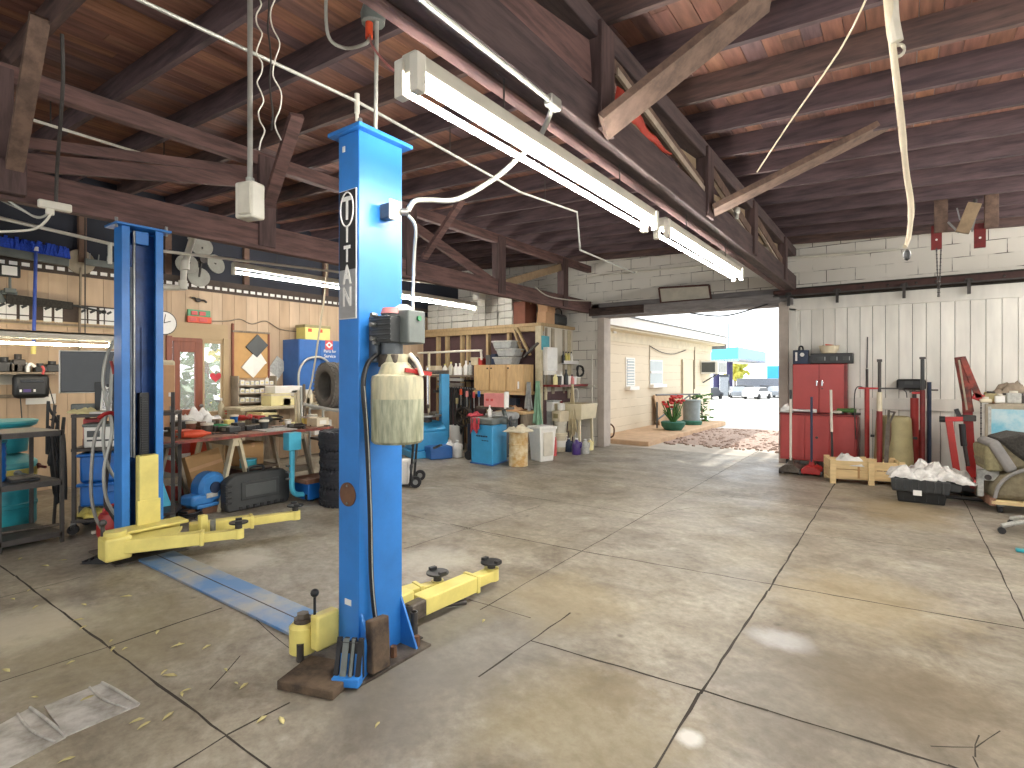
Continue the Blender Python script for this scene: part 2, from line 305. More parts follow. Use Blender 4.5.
# ================= the setting
def zr(x): return 3.61-.05*(x+1.57)          # underside of the rafters
YF = 10.2                                     # inner face of the far wall
XL = -9.0                                     # inner face of the left wall
S(B().box(-9.3,6,-7,10.5,-.2,0).o('floor','concrete'))
def seam(pts, w=.011, loc=None):
    pts = [fl(*p) for p in pts]; b = B()
    for p, q in zip(pts, pts[1:]):
        n = max(2, int((q-p).length/.12)); d = (q-p).normalized(); s = V((-d.y,d.x,0)); prev = None; vs = []
        for i in range(n+1):
            c = p.lerp(q, i/n); k = .74*min(w,.018)*random.uniform(.55,1.25)/2; j = random.uniform(-.004,.004)
            vs += [c+s*(j-k)+V((0,0,.0015)), c+s*(j+k)+V((0,0,.0015))]
        b.add(vs, [(2*i,2*i+1,2*i+3,2*i+2) for i in range(n)])
    S(b.o('floor_joint','joint'))
for w, pts in ((.016,[(478,677),(512,653.5),(571,613)]),(.01,[(480,610),(542,574),(742,460),(762,449)]),(.022,[(630,812),(654.5,768),(700,694),(768,591),(836,482),(842,473)]),(.014,[(950,474),(963,499),(1002,576),(1045,663)]),
               (.016,[(-20,689),(0,682),(108,647),(222,608)]),(.014,[(140,792),(175,768),(228,735),(290,703)]),(.008,[(-20,605),(0,598),(82,577)]),(.016,[(-5,562),(15,576),(108,647),(227,736),(290,785)]),
               (.01,[(455,465),(522,471),(602,481.5),(694,492),(830,509)]),(.012,[(500,493),(512,495),(647,515)]),(.016,[(450,524),(480,531),(586,552),(775,585),(1030,630)]),(.022,[(531,641),(703,691),(768,711),(948,766),(1010,787)]),
               (.008,[(768,500),(893,515)]),(.008,[(768,530),(900,545),(1003,558)]),(.009,[(404,549),(466,529),(540,506)]),(.009,[(404,514),(466,529),(500,537)]),(.008,[(647,515),(690,508),(760,508)]),
               (.007,[(978,735),(974,757),(978,768)]),(.007,[(930,746),(974,748),(1000,731)]),(.007,[(420,487),(456,486),(512,496)]),(.008,[(256,620),(285,645),(300,655)]),(.008,[(210,690),(240,656)]),(.008,[(404,585),(470,600),(531,618)])):
    seam(pts, w)
# block wall over the bay opening, and the pier beside it
xo0, xo1 = pY(600,400,YF).x, pY(781,400,YF).x
S(B().box(-9.3,6,YF,YF+.2,2.95,4.2).o('wall_back','block')); S(B().box(-9.3,-5.72,YF,YF+.2,0,2.95).o('wall_back','block'))
S(B().box(-5.72,xo0-.02,YF-.02,YF+.2,0,2.95).o('wall_back_pier','block'))
S(B().box(xo0-.03,xo0+.12,YF-.06,YF+.25,0,2.68).o('door_1_jamb','jamb',bev=.006)); S(B().box(xo1-.02,xo1+.13,YF-.1,YF+.22,0,2.72).o('door_1_jamb','jamb',bev=.006))
S(B().box(xo0-.15,xo1+.2,YF-.09,YF+.22,2.66,2.78).o('door_1_head','header_paint',bev=.01)); S(B().box(xo0+1.0,xo1,YF-.12,YF-.085,2.7,2.86).o('door_1_head','header_paint',bev=.01)); S(B().box(xo0-.2,xo0+1.0,YF-.12,YF-.085,2.7,2.86).o('door_1_head','header_wood',bev=.01))
S(B().box(xo0-.2,xo1+.1,YF-.02,YF+.2,2.78,2.96).o('door_1_lintel','header_paint',bev=.01))
# white boarded sliding door standing over the right half of the wall
b = B(); x = xo1+.13; i = 0
while x < 5.9:
    w = .168+random.uniform(-.004,.004); b.box(x,x+w-.006,YF-.05,YF,1.13,2.58); b.box(x,x+w-.006,YF-.05,YF,0,.95); x += w
S(b.o('door_2_boards','boards',bev=.004)); S(B().box(xo1+.13,6,YF-.01,YF+.1,0,2.95).o('wall_right_back','joint'))
S(B().box(xo1+.1,6,YF-.075,YF-.01,.95,1.13).o('door_2_rail','boards',bev=.006)); S(B().box(xo1+.1,6,YF-.07,YF-.01,2.56,2.76).o('door_2_rail','boards',bev=.006))
S(B().box(xo1+.13,xo1+.25,YF-.07,YF-.01,0,2.6).o('door_2_stile','boards',bev=.006))
t = T('door_track','dark rusty sliding door track along the white block wall above the boarded door','door track',(0,YF-.12,2.8))
B().box(xo1-.1,6,0,.05,0,.11).o('rail','track',t,bev=.006); B().box(xo1-.1,6,-.03,0,0,.02).o('lower_lip','dark_steel',t)
for u in (790,838,904,968):
    x = pY(u,290,YF).x; B().box(x-.035,x+.035,-.045,-.005,.02,.06).cyl((x-.03,-.045,.03),(x-.03,-.01,.03),.02).cyl((x+.03,-.045,.03),(x+.03,-.01,.03),.02).box(x-.02,x+.02,-.04,0,-.16,.02).o('hanger','dark_steel',t)
for u in (864,888,906,916,936,1003): B().ball((pY(u,290,YF).x,-.005,.06),.018,8).o('bolt','dark_steel',t)
# left wall: tan boards, dark upper strip, soffit
def panelwall(y0, y1, z0, z1):
    b = B(); y = y0
    while y < y1-.01:
        w = min(.2, y1-y); b.box(XL-.03,XL,y,y+w-.004,z0,z1); y += w
    return b
S(panelwall(-7,3.66,0,2.83).o('wall_left','tan_panel')); S(panelwall(4.42,YF,0,2.83).o('wall_left','tan_panel')); S(panelwall(3.66,4.42,2.06,2.83).o('wall_left','tan_panel'))
S(B().box(XL-.06,XL-.031,-7,3.66,0,2.83).box(XL-.06,XL-.031,4.42,YF,0,2.83).box(XL-.06,XL-.031,3.66,4.42,2.06,2.83).o('wall_left_backing','joint'))
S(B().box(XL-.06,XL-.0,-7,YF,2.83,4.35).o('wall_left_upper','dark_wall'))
S(B().box(XL,XL+.05,-7,YF,2.92,3.0).o('trim_1','soffit')); S(B().box(XL,XL+.025,-7,YF,2.815,2.85).o('trim_2','soffit'))
t = T('wall_vent_strip','long dark louvred vent strip with white slots along the top of the tan wall','vent strip',(XL+.005,0,2.82))
B().box(0,.012,-1,8.8,.02,.11).o('strip','soffit',t)
b = B()
for i in range(82): b.box(.012,.018,-.9+i*.118,-.9+i*.118+.078,.04,.085)
b.o('slots','white',t)
S(B().box(XL-.001,XL+.022,1.0,3.5,2.15,2.18).o('trim_3','wall_trim')); S(B().box(XL,XL+.02,.0,4.5,2.12,2.19).o('trim_4','wall_trim')); S(B().box(XL,XL+.025,3.6,4.5,2.06,2.3).o('trim_5','wall_trim'))
for y in (.1,1.5,2.5,3.55,4.75,6.3): S(B().box(XL,XL+.07,y,y+.09,3.0,3.95).o('wall_stud','stud',bev=.005))
# doorway out of the left wall: half open wooden door, glazed side light
t = S(T('door_3','wooden framed glazed door with pale glass in the tan wall beside the clock','door',(XL-.02,3.69,0)))
B().box(-.02,.03,0,.09,0,2.0).box(-.02,.03,.31,.42,0,2.0).box(-.02,.03,.09,.31,1.84,2.0).box(-.02,.03,.09,.31,0,.95).box(-.02,.03,-.04,.42,2.0,2.08).o('door_frame','door_wood',t,bev=.004)
B().box(0,.005,.09,.31,.95,1.84).o('door_glass','pane',t); B().cyl((.03,.38,1.0),(.07,.38,1.0),.012).ball((.08,.38,1.0),.03,10).o('door_knob','steel',t)
t = S(T('window_1','tall clear side light with a red paper heart stuck on it','window',(XL-.02,4.09,0)))
B().box(-.02,.03,.02,.05,0,2.04).box(-.02,.03,.31,.36,0,2.04).box(-.02,.03,.05,.31,1.99,2.04).box(-.02,.03,.05,.31,0,.9).box(-.02,.03,0,.36,2.04,2.08).o('window_frame','wall_trim',t,bev=.004)
B().box(0,.005,.05,.31,.9,1.99).o('window_pane','pane',t)
hp = [(math.sin(a)**3*.095, (13*math.cos(a)-5*math.cos(2*a)-2*math.cos(3*a)-math.cos(4*a))/16*.085) for a in [2*PI*k/28 for k in range(28)]]
tag(B().prism(hp,0,.004,'x').o('paper_heart','heart',loc=(XL-.01,pX(216,378,XL).y,pX(216,377,XL).z)),'red paper heart stuck on the bright glass of the side light','paper heart')
S(B().box(XL,XL+.05,4.42,4.5,0,2.08).o('window_1_trim','wall_trim',bev=.004)); S(B().box(XL,XL+.04,3.58,3.66,0,2.08).o('door_3_trim','door_wood',bev=.004))
# storage closet built into the far left corner: open stud face and a white boarded side
cx, cy = -5.72, 8.9
S(B().box(XL,cx,cy+.1,cy+.14,0,2.42).o('closet_wall_back','maroon_wall')); S(B().box(cx-.02,cx,cy,YF,.0,2.44).o('closet_wall_side','panel_white'))
b = B()
for u in (437,446,461,467,487,508): 
    x = pY(u,350,cy).x; S(B().box(x-.03,x+.03,cy,cy+.1,0,2.42).o('closet_stud','stud_pale',bev=.004))
S(B().box(XL,cx+.02,cy-.02,cy+.12,2.34,2.44).o('closet_header','stud_pale',bev=.004)); S(B().box(XL,cx+.06,cy-.05,YF,2.44,2.5).o('closet_top','stud_pale',bev=.004))
for y, w, m in ((9.08,.05,'wood_grey'),(9.3,.1,'wood_grey'),(9.75,.06,'wood_grey'),(9.95,.12,'wood_cream')): S(B().box(cx,cx+.025,y,y+w,1.1,2.42).o('closet_batten',m,bev=.004))
S(B().box(cx-.1,cx+.03,cy-.03,cy+.05,0,2.44).o('closet_corner_post','wood_cream',bev=.006)); S(B().box(cx-.02,cx+.012,cy+.1,YF,.0,1.15).o('closet_panel','maroon_wall'))
# ceiling deck boards running to the far wall, rafters across
b = B(); x = -9.2
while x < 6:
    w = .125+random.uniform(-.012,.012); y = -7-random.uniform(0,2)
    while y < 10.3:
        L = random.choice((1.8,2.4,3.0,3.6)); z0 = zr(x)+.19; z1 = zr(x+w)+.19
        b.add([(x,y,z0),(x+w-.005,y,z1),(x+w-.005,y+L-.004,z1),(x,y+L-.004,z0),(x,y,z0+.03),(x+w-.005,y,z1+.03),(x+w-.005,y+L-.004,z1+.03),(x,y+L-.004,z0+.03)],[(0,3,2,1),(4,5,6,7),(0,1,5,4),(1,2,6,5),(2,3,7,6),(3,0,4,7)]); y += L
    x += w
S(b.o('ceiling','deck')); S(B().add([(-9.5,-7.5,zr(-9.5)+.24),(6.3,-7.5,zr(6.3)+.24),(6.3,10.6,zr(6.3)+.24),(-9.5,10.6,zr(-9.5)+.24),(-9.5,-7.5,zr(-9.5)+.27),(6.3,-7.5,zr(6.3)+.27),(6.3,10.6,zr(6.3)+.27),(-9.5,10.6,zr(-9.5)+.27)],[(0,3,2,1),(4,5,6,7),(0,1,5,4),(1,2,6,5),(2,3,7,6),(3,0,4,7)]).o('ceiling_roofing','roof_grey'))
for k in range(-12,15):
    y = 1.10+.62*k+random.uniform(-.015,.015)
    S(B().add([(-9.1,y,zr(-9.1)),(6,y,zr(6)),(6,y+.045,zr(6)),(-9.1,y+.045,zr(-9.1)),(-9.1,y,zr(-9.1)+.19),(6,y,zr(6)+.19),(6,y+.045,zr(6)+.19),(-9.1,y+.045,zr(-9.1)+.19)],[(0,3,2,1),(4,5,6,7),(0,1,5,4),(1,2,6,5),(2,3,7,6),(3,0,4,7)]).o('ceiling_beam',random.choice(['beam','beam','beam','beam_brown'])))
# trusses
def truss(x, w, z0, zt, ys, name, mb, mt):
    t = S(T(name,'long dark timber roof truss running towards the far wall','roof truss',(x,0,0)))
    B().box(-w/2,w/2,-6,YF,z0,z0+.25).o('bottom_chord',mb,t,bev=.008); B().box(-w/2,w/2,-6,YF,zt,zt+.14).o('top_chord',mt,t,bev=.008)
    for i, y in enumerate(ys):
        B().box(-w/2-.025,w/2+.025,y-.09,y+.09,z0+.03,zt+.1).o('web_post','post',t,bev=.006)
    return t
ysr = [-1.2,.9,2.95,5.1,7.0,9.1]
tr = truss(-1.505,.13,2.9,3.47,ysr,'roof_truss','truss_dark','truss_dark')
B().beam((.0,.75,2.98),(0,2.85,3.33),.05,.24).o('web_board','truss',tr); 
for a, c in ((2.95,5.1),(5.1,7.0),(7.0,9.1)):
    B().beam((.03,a+.1,3.44),(.03,c-.1,3.2),.04,.1).o('web_diagonal','brace',tr); B().beam((-.04,a+.05,3.2),(-.04,c-.1,3.42),.04,.09).o('web_diagonal','brace_pale',tr)
B().beam((.05,3.15,3.4),(.05,5.0,3.17),.02,.05).o('web_lath','lath',tr); B().beam((.02,5.3,3.42),(.02,6.9,3.17),.03,.09).o('web_lath','lath',tr); B().beam((.02,7.2,3.42),(.02,9.0,3.15),.03,.09).o('web_lath','lath',tr)
B().box(-.13,-.065,-4,9.9,2.885,2.95).o('ledger','truss',tr,bev=.004)
B().beam((.1,2.86,2.93),(.9,3.3,3.62),.05,.19,(0,1,0)).o('knee_brace','brace',tr); B().beam((.1,5.12,3.0),(1.42,5.56,3.62),.05,.19,(0,1,0)).o('knee_brace','brace',tr)

ysl = [-1.05,1.0,3.04,5.05,7.05,9.1]
tl = truss(-5.33,.1,2.77,3.62,ysl,'roof_truss','truss','truss')
for a, c in ((1.0,3.04),(5.05,7.05)):
    f = a > 4
    B().beam((0,a+.05,3.5 if f else 3.06),(0,c-.08,2.95 if f else 3.46),.05,.13).o('web_diagonal','truss',tl)
B().beam((-.06,1.0,3.22),(-.06,3.0,3.58),.04,.08).o('web_diagonal','truss',tl); B().beam((0,7.15,2.98),(0,9.0,3.55),.05,.13).o('web_diagonal','brace_pale',tl)
q = V((-4.55,1.2,3.72)); a = pX(13,163,-5.25); c = fl(40,24,3.74)
B().beam((a.x+5.33,a.y,a.z-.1),(c.x+5.33,c.y,c.z+.05),.05,.1,(0,1,0)).o('knee_brace','brace',tl)
a = pX(268,200,-5.26); c = fl(297,124,3.72); B().beam((a.x+5.33,a.y,a.z-.06),(c.x+5.33,c.y,c.z+.08),.05,.12,(0,1,0)).o('knee_brace','truss',tl)
a = pX(424,258,-5.26); c = fl(462,204,3.66); B().beam((a.x+5.33,a.y,a.z),(c.x+5.33,c.y,c.z+.05),.05,.1,(0,1,0)).o('knee_brace','truss',tl)
B().box(-.14,.14,.55,1.15,2.8,3.04).o('splice_plate','post',tl,bev=.01)
# rest of the room, behind and right of the view: right wall with two open bays, open back bay
for y0, y1 in ((-7,-5.5),(-2.2,-1.2),(2.6,3.4),(7.2,10.2)): S(B().box(5.9,6.1,y0,y1,0,2.9).o('wall_right','block'))
S(B().box(5.9,6.1,-7,10.2,2.9,3.5).o('wall_right','block')); S(B().box(-9.3,6.1,-7.2,-7,3.0,4.3).o('wall_front','block'))
for x0, x1 in ((-9.3,-8.2),(-3.2,-2.6),(1.4,2.0),(5.4,6.1)): S(B().box(x0,x1,-7.2,-7,0,3.0).o('wall_front','block'))
# light fittings
def fitting(x, y0, y1, z, label, tubes=2, m='tube', drop=True, r=.014):
    t = T('fluorescent_light',label,'light',(x,y0,z)); L = y1-y0
    B().prism([(-.05,.1),(-.035,.13),(.035,.13),(.05,.1),(.05,.055),(-.05,.055)],0,L,'y').o('housing','lamp_body',t,bev=.004); B().box(-.03,.03,.03,L-.03,.047,.056).o('ballast_cover','slate',t)  # cover coloured dark so the gap between the bright tubes reads as shade
    for s in (-1,1)[:tubes] if tubes > 1 else (0,):
        xs = s*.042 if tubes > 1 else 0
        B().cyl((xs,.03,0),(xs,L-.03,0),r,n=12).o('tube',m,t)
        B().box(xs-.022,xs+.022,-.015,.03,-.035,.11).o('lamp_holder','white_pipe',t,bev=.004); B().box(xs-.022,xs+.022,L-.03,L+.015,-.035,.11).o('lamp_holder','white_pipe',t,bev=.004)
    if 0: B().add([(-.085,.0,.05),(-.03,0,.06),(-.03,L,.06),(-.085,L,.05)],[(0,1,2,3)]).add([(.085,.0,.05),(.03,0,.06),(.03,L,.06),(.085,L,.05)],[(0,1,2,3)]).o('reflector','white',t,thick=.004)
    if drop:
        for y in (.25*L,.78*L): B().cyl((0,y,.13),(0,y,zr(x)-z),.004,n=6).o('hanger','dark_steel',t)
    return t
fitting(-1.53,1.45,3.90,2.6,'nearest twin tube fluorescent light hanging under the right roof truss','2' and 2)
fitting(-1.53,4.14,6.56,2.6,'second fluorescent light hanging under the right truss, nearer the bay opening')
a = pX(233,272,-7.0)
fitting(-7.0,a.y,a.y+2.42,a.z,'fluorescent light over the bench, left of the near blue lift post',1,'tube_left')
fitting(-7.0,a.y+2.46,a.y+4.9,a.z,'fluorescent light seen right of the near blue lift post, over the closet side',1,'tube_left')
a0, a1 = pX(-60,336,-7.9), pX(112,342,-7.9)
t = fitting(-7.9,a0.y,a1.y,1.84,'low fluorescent work light with white shade over the cluttered left desk',1,'tube_low',drop=False)
B().box(-.1,.1,0,a1.y-a0.y,.12,.14).box(.08,.1,0,a1.y-a0.y,.06,.14).o('shade','offwhite',t); B().cyl((0,.4,.12),(0,.4,1.9),.006).o('hanger','dark_steel',t); B().cyl((0,1.2,.12),(0,1.2,1.9),.006).o('hanger','dark_steel',t)
for i, (x, y) in enumerate(((2.6,1.0),(2.6,4.4),(-4.0,-3.2),(1.5,-3.5),(2.5,7.1))):  # extra lamps outside the view, added to brighten the room
    tt = fitting(x,y,y+2.44,2.95,'added unseen twin tube light brightening the room from the open bays',2); tt['group'] = 'added fill lights out of view'
# ================= the two post lift
L = T('car_lift','blue two post car lift with yellow swing arms and oil tank','car lift',(0,0,0))
def column(x, y0, y1, s, top):
    """C channel whose open side faces direction s along X; back plate at x"""
    w = .012; d = .165*s
    b = B()
    pts = [(x,y0),(x,y1),(x+d,y1),(x+d,y1-.06),(x+d-w*s,y1-.06),(x+d-w*s,y1-w),(x+w*s,y1-w),(x+w*s,y0+w),(x+d-w*s,y0+w),(x+d-w*s,y0+.06),(x+d,y0+.06),(x+d,y0)]
    return b.prism(pts,.012,top)
yA0, yA1, yB0, yB1 = 1.79, 2.085, 1.735, 2.045
colA = column(-2.25,yA0,yA1,-1,2.75).o('column','lift_blue',L,bev=.004)
colB = column(-5.345,yB0,yB1,1,2.72).o('column','lift_blue',L,bev=.004)
B().box(-2.47,-2.21,yA0-.03,yA1+.045,2.75,2.772).o('column_cap','lift_blue',colA,bev=.003)
B().box(-5.40,-5.14,yB0-.05,yB1+.05,2.72,2.738).o('column_cap','lift_blue',colB,bev=.003)
for y in (yB0-.03,yB1+.03): B().cyl((-5.2,y,2.7),(-5.2,y,2.78),.012).o('cap_bolt','steel',colB)
B().cyl((-2.24,yA0+.0,2.77),(-2.24,yA0+.0,2.8),.012).o('cap_bolt','steel',colA)
B().box(-5.33,-5.325,yB0+.02,yB1-.02,.02,2.7).o('channel_shade','lift_blue_shade',colB)  # darker copy of the post blue: shade inside the channel put into colour
B().box(-5.32,-5.24,yB0+.12,yB1-.09,2.6,2.71).o('pulley_bracket','lift_blue',colB,bev=.004)
B().cyl((-5.23,yB0+.105,.8),(-5.23,yB0+.105,2.7),.011).o('lift_cylinder_rod','steel',colB)
B().cyl((-5.29,yB0+.105,.8),(-5.29,yB0+.105,2.4),.03).o('lift_cylinder','silver',colB)
b = B()
for i in range(26): b.bx((-5.255,yB0+.19,.8+i*.02),(.035,.05,.011))
b.box(-5.30,-5.25,yB0+.155,yB0+.225,.5,1.34).o('lift_chain','black_plastic',colB)
B().box(-5.325,-5.31,yB0+.19,yB0+.235,1.3,1.9).o('latch_strip','lift_blue_shade',colB)
# label on the near post
sg = B().box(-2.402,-2.262,yA0-.006,yA0-.001,1.785,2.455).o('sign_plate','white',L,bev=.002,label='black and silver sign plate reading TITAN')
B().box(-2.397,-2.267,yA0-.009,yA0-.005,2.04,2.45).o('black_field','label_black',sg); B().box(-2.397,-2.267,yA0-.009,yA0-.005,1.79,2.04).o('silver_field','silver',sg)
for ch, z, sz in (('T',2.352,.165),('I',2.22,.115),('T',2.118,.115),('A',2.01,.135),('N',1.895,.135)):
    lettering(ch,sz,'white',sg,(-2.332,yA0-.010,z),(PI/2,0,0),sx=.72,depth=.0015,name='letter',bold=.0035)
ring = [(-2.332+.052*math.cos(a),yA0-.011,2.352+.088*math.sin(a)) for a in [2*PI*k/32 for k in range(33)]]
B().tube(ring,.004,6).o('oval_ring','white',sg)
B().cyl((-2.335,yA0-.007,.875),(-2.335,yA0,.875),.062,n=28).o('access_cover','rust',L,label='dark round access cover')
for z in (.83,.92): B().cyl((-2.335,yA0-.011,z),(-2.335,yA0-.006,z),.006).o('cover_screw','steel',L)
B().box(-2.36,-2.31,yA0-.003,yA0,.3,.33).o('warning_label','white',L)
B().box(-2.38,-2.36,yA0-.003,yA0,2.66,2.69).o('small_sticker','white',L)
# base plates, gussets, floor cover
B().box(-2.62,-2.105,1.665,2.165,0,.014).o('base_plate','grease_steel',L,bev=.002); B().box(-5.55,-4.95,1.62,2.15,0,.014).o('base_plate','grease_steel',L,bev=.002)
for y in (yA0+.01,yA1-.012): B().prism([(-2.25,.014),(-2.125,.014),(-2.25,.27)],y,y+.012,'y').o('gusset','lift_blue',L)
B().box(-4.97,-2.62,1.775,2.04,0,.016).o('floor_cover','floor_blue',L,bev=.003); B().box(-4.97,-2.62,1.905,1.911,.016,.018).o('cover_seam','dark_steel',L)
for p in ((-2.17,1.95),(-2.15,2.1)): B().cyl((*p,.014),(*p,.07),.018,n=6).o('anchor_bolt','rust',L)
# rear carriage and arms
car = B().box(-5.20,-5.115,yB0+.105,yB1-.062,.09,.82).o('carriage','yellow',L,bev=.006)
B().box(-5.118,-5.108,yB0+.09,yB1-.05,.09,.45).o('carriage_pad','yellow',car,bev=.004)
B().box(-5.17,-4.98,yB0-.12,yB1+.12,.09,.115).box(-5.17,-4.98,yB0-.12,yB1+.12,.225,.25).box(-5.18,-5.1,yB0-.1,yB1+.1,.11,.23).o('arm_yoke','yellow',L,bev=.006)
B().box(-5.04,-4.86,yB0-.21,yB0-.03,.07,.25).o('yoke_block','yellow',L,bev=.02)
B().cyl((-4.95,yB0-.12,.07),(-4.95,yB0-.12,.285),.075,n=20).o('pivot_boss','yellow',L,bev=.006)
def arm(p, q, z, w=.11, h=.11, inner=.42, pad=True, mat='yellow', padh=.05):
    p, q = V((p[0],p[1],z)), V((q[0],q[1],z)); d = (q-p).normalized(); s = V((-d.y,d.x,0)); Ln = (q-p).length
    b = B(); m = p+d*Ln*(1-inner)
    b.beam(p,m,w,h).beam(m-d*.03,m,w+.014,h+.014)
    a = b.o('swing_arm',mat,L,bev=.006)
    B().beam(m-d*.1,q+d*.02,w*.72,h*.72).o('arm_extension',mat,a,bev=.005)
    B().cyl(q-V((0,0,h*.4)),q+V((0,0,h*.36+.006)),w*.42,n=16).o('arm_tip',mat,a)
    if pad:
        e = q+V((0,0,h*.36)); B().cyl(e,e+V((0,0,padh)),.028,n=12).o('pad_screw','dark_steel',a)
        b = B().cyl(e+V((0,0,padh)),e+V((0,0,padh+.012)),.075,n=20)
        for k in range(2): c = e+s*(.06 if k else -.06)+V((0,0,padh+.018)); b.beam(c-d*.025,c+d*.025,.03,.022)
        b.o('lift_pad','black_plastic',a,bev=.003)
    return a
arm((-4.93,1.62),(-4.53,2.36),.16,.1,.1,.3)
arm((-4.99,2.17),(-4.68,2.98),.16,.11,.1,.42)
B().prism([(-5.05,1.64),(-4.88,1.62),(-4.7,1.95),(-4.95,2.1)],.19,.215,'z').o('arm_web','yellow',L,bev=.004)
B().cyl((-4.72,2.24,.1),(-4.72,2.24,.27),.022).o('arm_lock_pin','steel',L); B().box(-4.86,-4.8,2.18,2.24,.1,.3).o('arm_stop','yellow',L,bev=.006)
B().cyl((-5.0,1.55,.25),(-5.0,1.55,.33),.014).ball((-5.0,1.55,.35),.028,10).o('release_knob','dark_steel',L)
# near post yoke (left side) and arms (right side)
B().box(-2.56,-2.43,1.69,1.80,.10,.22).o('yoke_block','yellow',L,bev=.012)
B().box(-2.47,-2.405,1.655,1.79,.085,.265).o('yoke_block','yellow',L,bev=.012)
B().lathe([(.068,.055),(.068,.185),(.05,.205),(0,.205)],(-2.545,1.665,0),18).o('pivot_boss','yellow',L)
B().cyl((-2.545,1.665,.205),(-2.545,1.665,.225),.045,n=16).cyl((-2.545,1.665,.225),(-2.545,1.665,.25),.032,n=6).o('pivot_nut','grease_steel',L)
B().cyl((-2.45,1.67,.26),(-2.45,1.67,.365),.007).ball((-2.45,1.67,.375),.022,12).o('release_knob','black_plastic',L)
B().cyl((-2.5,1.62,.03),(-2.5,1.62,.12),.018).o('arm_lock_pin','dark_steel',L)
arm((-2.375,2.34),(-2.335,3.0),.10,.125,.10,.28,padh=.04)
arm((-2.60,2.2),(-2.49,2.62),.10,.10,.09,.3,padh=.05)
B().box(-2.46,-2.375,2.1,2.3,.06,.2).o('yoke_block','yellow',L,bev=.008); B().box(-2.385,-2.31,2.22,2.34,.05,.15).o('arm_hinge','grease_steel',L,bev=.01)
# power unit on the back of the near post
pu = B().box(-2.25,-2.17,1.90,2.02,1.56,1.80).o('power_unit','motor_grey',L,bev=.008,label='grey hydraulic power unit')
b = B().box(-2.2,-2.05,1.885,1.965,1.66,1.79)
for k in range(5): b.box(-2.205,-2.045,1.878,1.885,1.67+k*.025,1.68+k*.025)
for k in range(6): b.box(-2.18+k*.024,-2.172+k*.024,1.885,1.965,1.79,1.797)
b.o('motor','charcoal',pu,bev=.006)
B().cyl((-2.12,1.96,1.58),(-2.12,1.96,1.81),.055,n=20).o('motor_body','motor_grey',pu,bev=.004); B().lathe([(.06,0),(.05,.03),(0,.035)],(-2.12,1.96,1.81),18).o('motor_cap','pink',pu)
B().box(-2.14,-1.99,1.95,2.07,1.655,1.825).o('switch_box','box_grey',pu,bev=.008); B().lathe([(.05,0),(.045,.02),(.02,.035),(0,.035)],(-2.08,2.0,1.825),16).o('box_cover','white_pipe',pu)
B().cyl((-1.995,2.02,1.785),(-1.98,2.02,1.785),.013,n=16).o('push_button','green',pu)
B().box(-2.15,-2.02,1.89,2.03,1.535,1.6).o('valve_block','grease_steel',pu,bev=.006); B().cyl((-2.05,1.99,1.56),(-1.98,1.99,1.56),.03).o('valve_cap','dark_steel',pu)
for y, z in ((1.745,1.82),(1.74,1.77),(1.745,1.70),(1.76,1.68)): B().cyl((-2.16,y+.145,z-.02),(-2.16,y+.11,z-.02),.012,n=8).o('hose_fitting','steel',pu)
tk = B().lathe([(0,1.15),(.12,1.152),(.131,1.165),(.133,1.37),(.132,1.375)],(-2.085,1.935,0),32).o('oil_tank','oil_tank_full',L,label='cloudy plastic oil tank, dark below the oil line')
B().lathe([(.132,1.375),(.131,1.475),(.125,1.49),(.098,1.50),(.08,1.545),(.062,1.56),(.055,1.60),(0,1.60)],(-2.085,1.935,0),32).o('tank_top','oil_tank',tk)
B().cyl((-2.0,1.98,1.5),(-1.985,1.985,1.515),.02).o('filler_plug','red',tk); B().beam((-1.99,1.9,1.52),(-1.97,2.06,1.50),.012,.02).o('lever','jack_red',tk)
B().tube([(-2.02,1.96,1.6),(-1.97,1.965,1.55),(-1.95,1.975,1.49)],.012,8,4).o('white_tube','white_pipe',tk)
pu.location = (-.02,-.045,0); tk.location = (.0,-.035,0)
hp = [V((-2.17,1.84,1.6)),V((-2.17,1.78,1.55)),V((-2.16,1.745,1.44)),V((-2.17,1.775,1.2)),V((-2.2,1.82,.8)),V((-2.225,1.85,.45)),V((-2.215,1.87,.22)),V((-2.2,1.9,.06))]
B().tube(hp,.0125,8,6).o('hydraulic_hose','black_plastic',L,label='black ribbed hydraulic hose')
B().tube([p+V((.013,-.003,0)) for p in hp[2:]],.003,6,6).o('hose_print','paper_grey',L)
# switch box up on the post
sb = B().box(-2.25,-2.17,1.925,1.985,2.32,2.40).o('junction_box','motor_grey',L,bev=.006); B().box(-2.168,-2.16,1.915,2.0,2.31,2.415).o('box_cover','white_pipe',sb,bev=.004); B().cyl((-2.16,1.99,2.36),(-2.13,2.02,2.36),.018).o('cable_gland','steel',sb)
B().tube([(-2.14,2.02,2.35),(-2.12,2.06,2.29),(-2.16,2.09,2.15),(-2.17,2.09,1.95),(-2.13,2.05,1.84)],.009,8,6).o('motor_cable','galv',L)
q = pX(553,103,-1.44)
B().tube([(-2.135,2.02,2.37),pX(415,201,-2.11),pX(430,200,-2.07),pX(458,199,-1.98),pX(494,179,-1.86),pX(514,162,-1.75),pX(540,136,-1.57),(-1.43,q.y,q.z+.01)],.014,10,8).o('flexible_conduit','galv',L,label='white flexible conduit looping up to the truss')
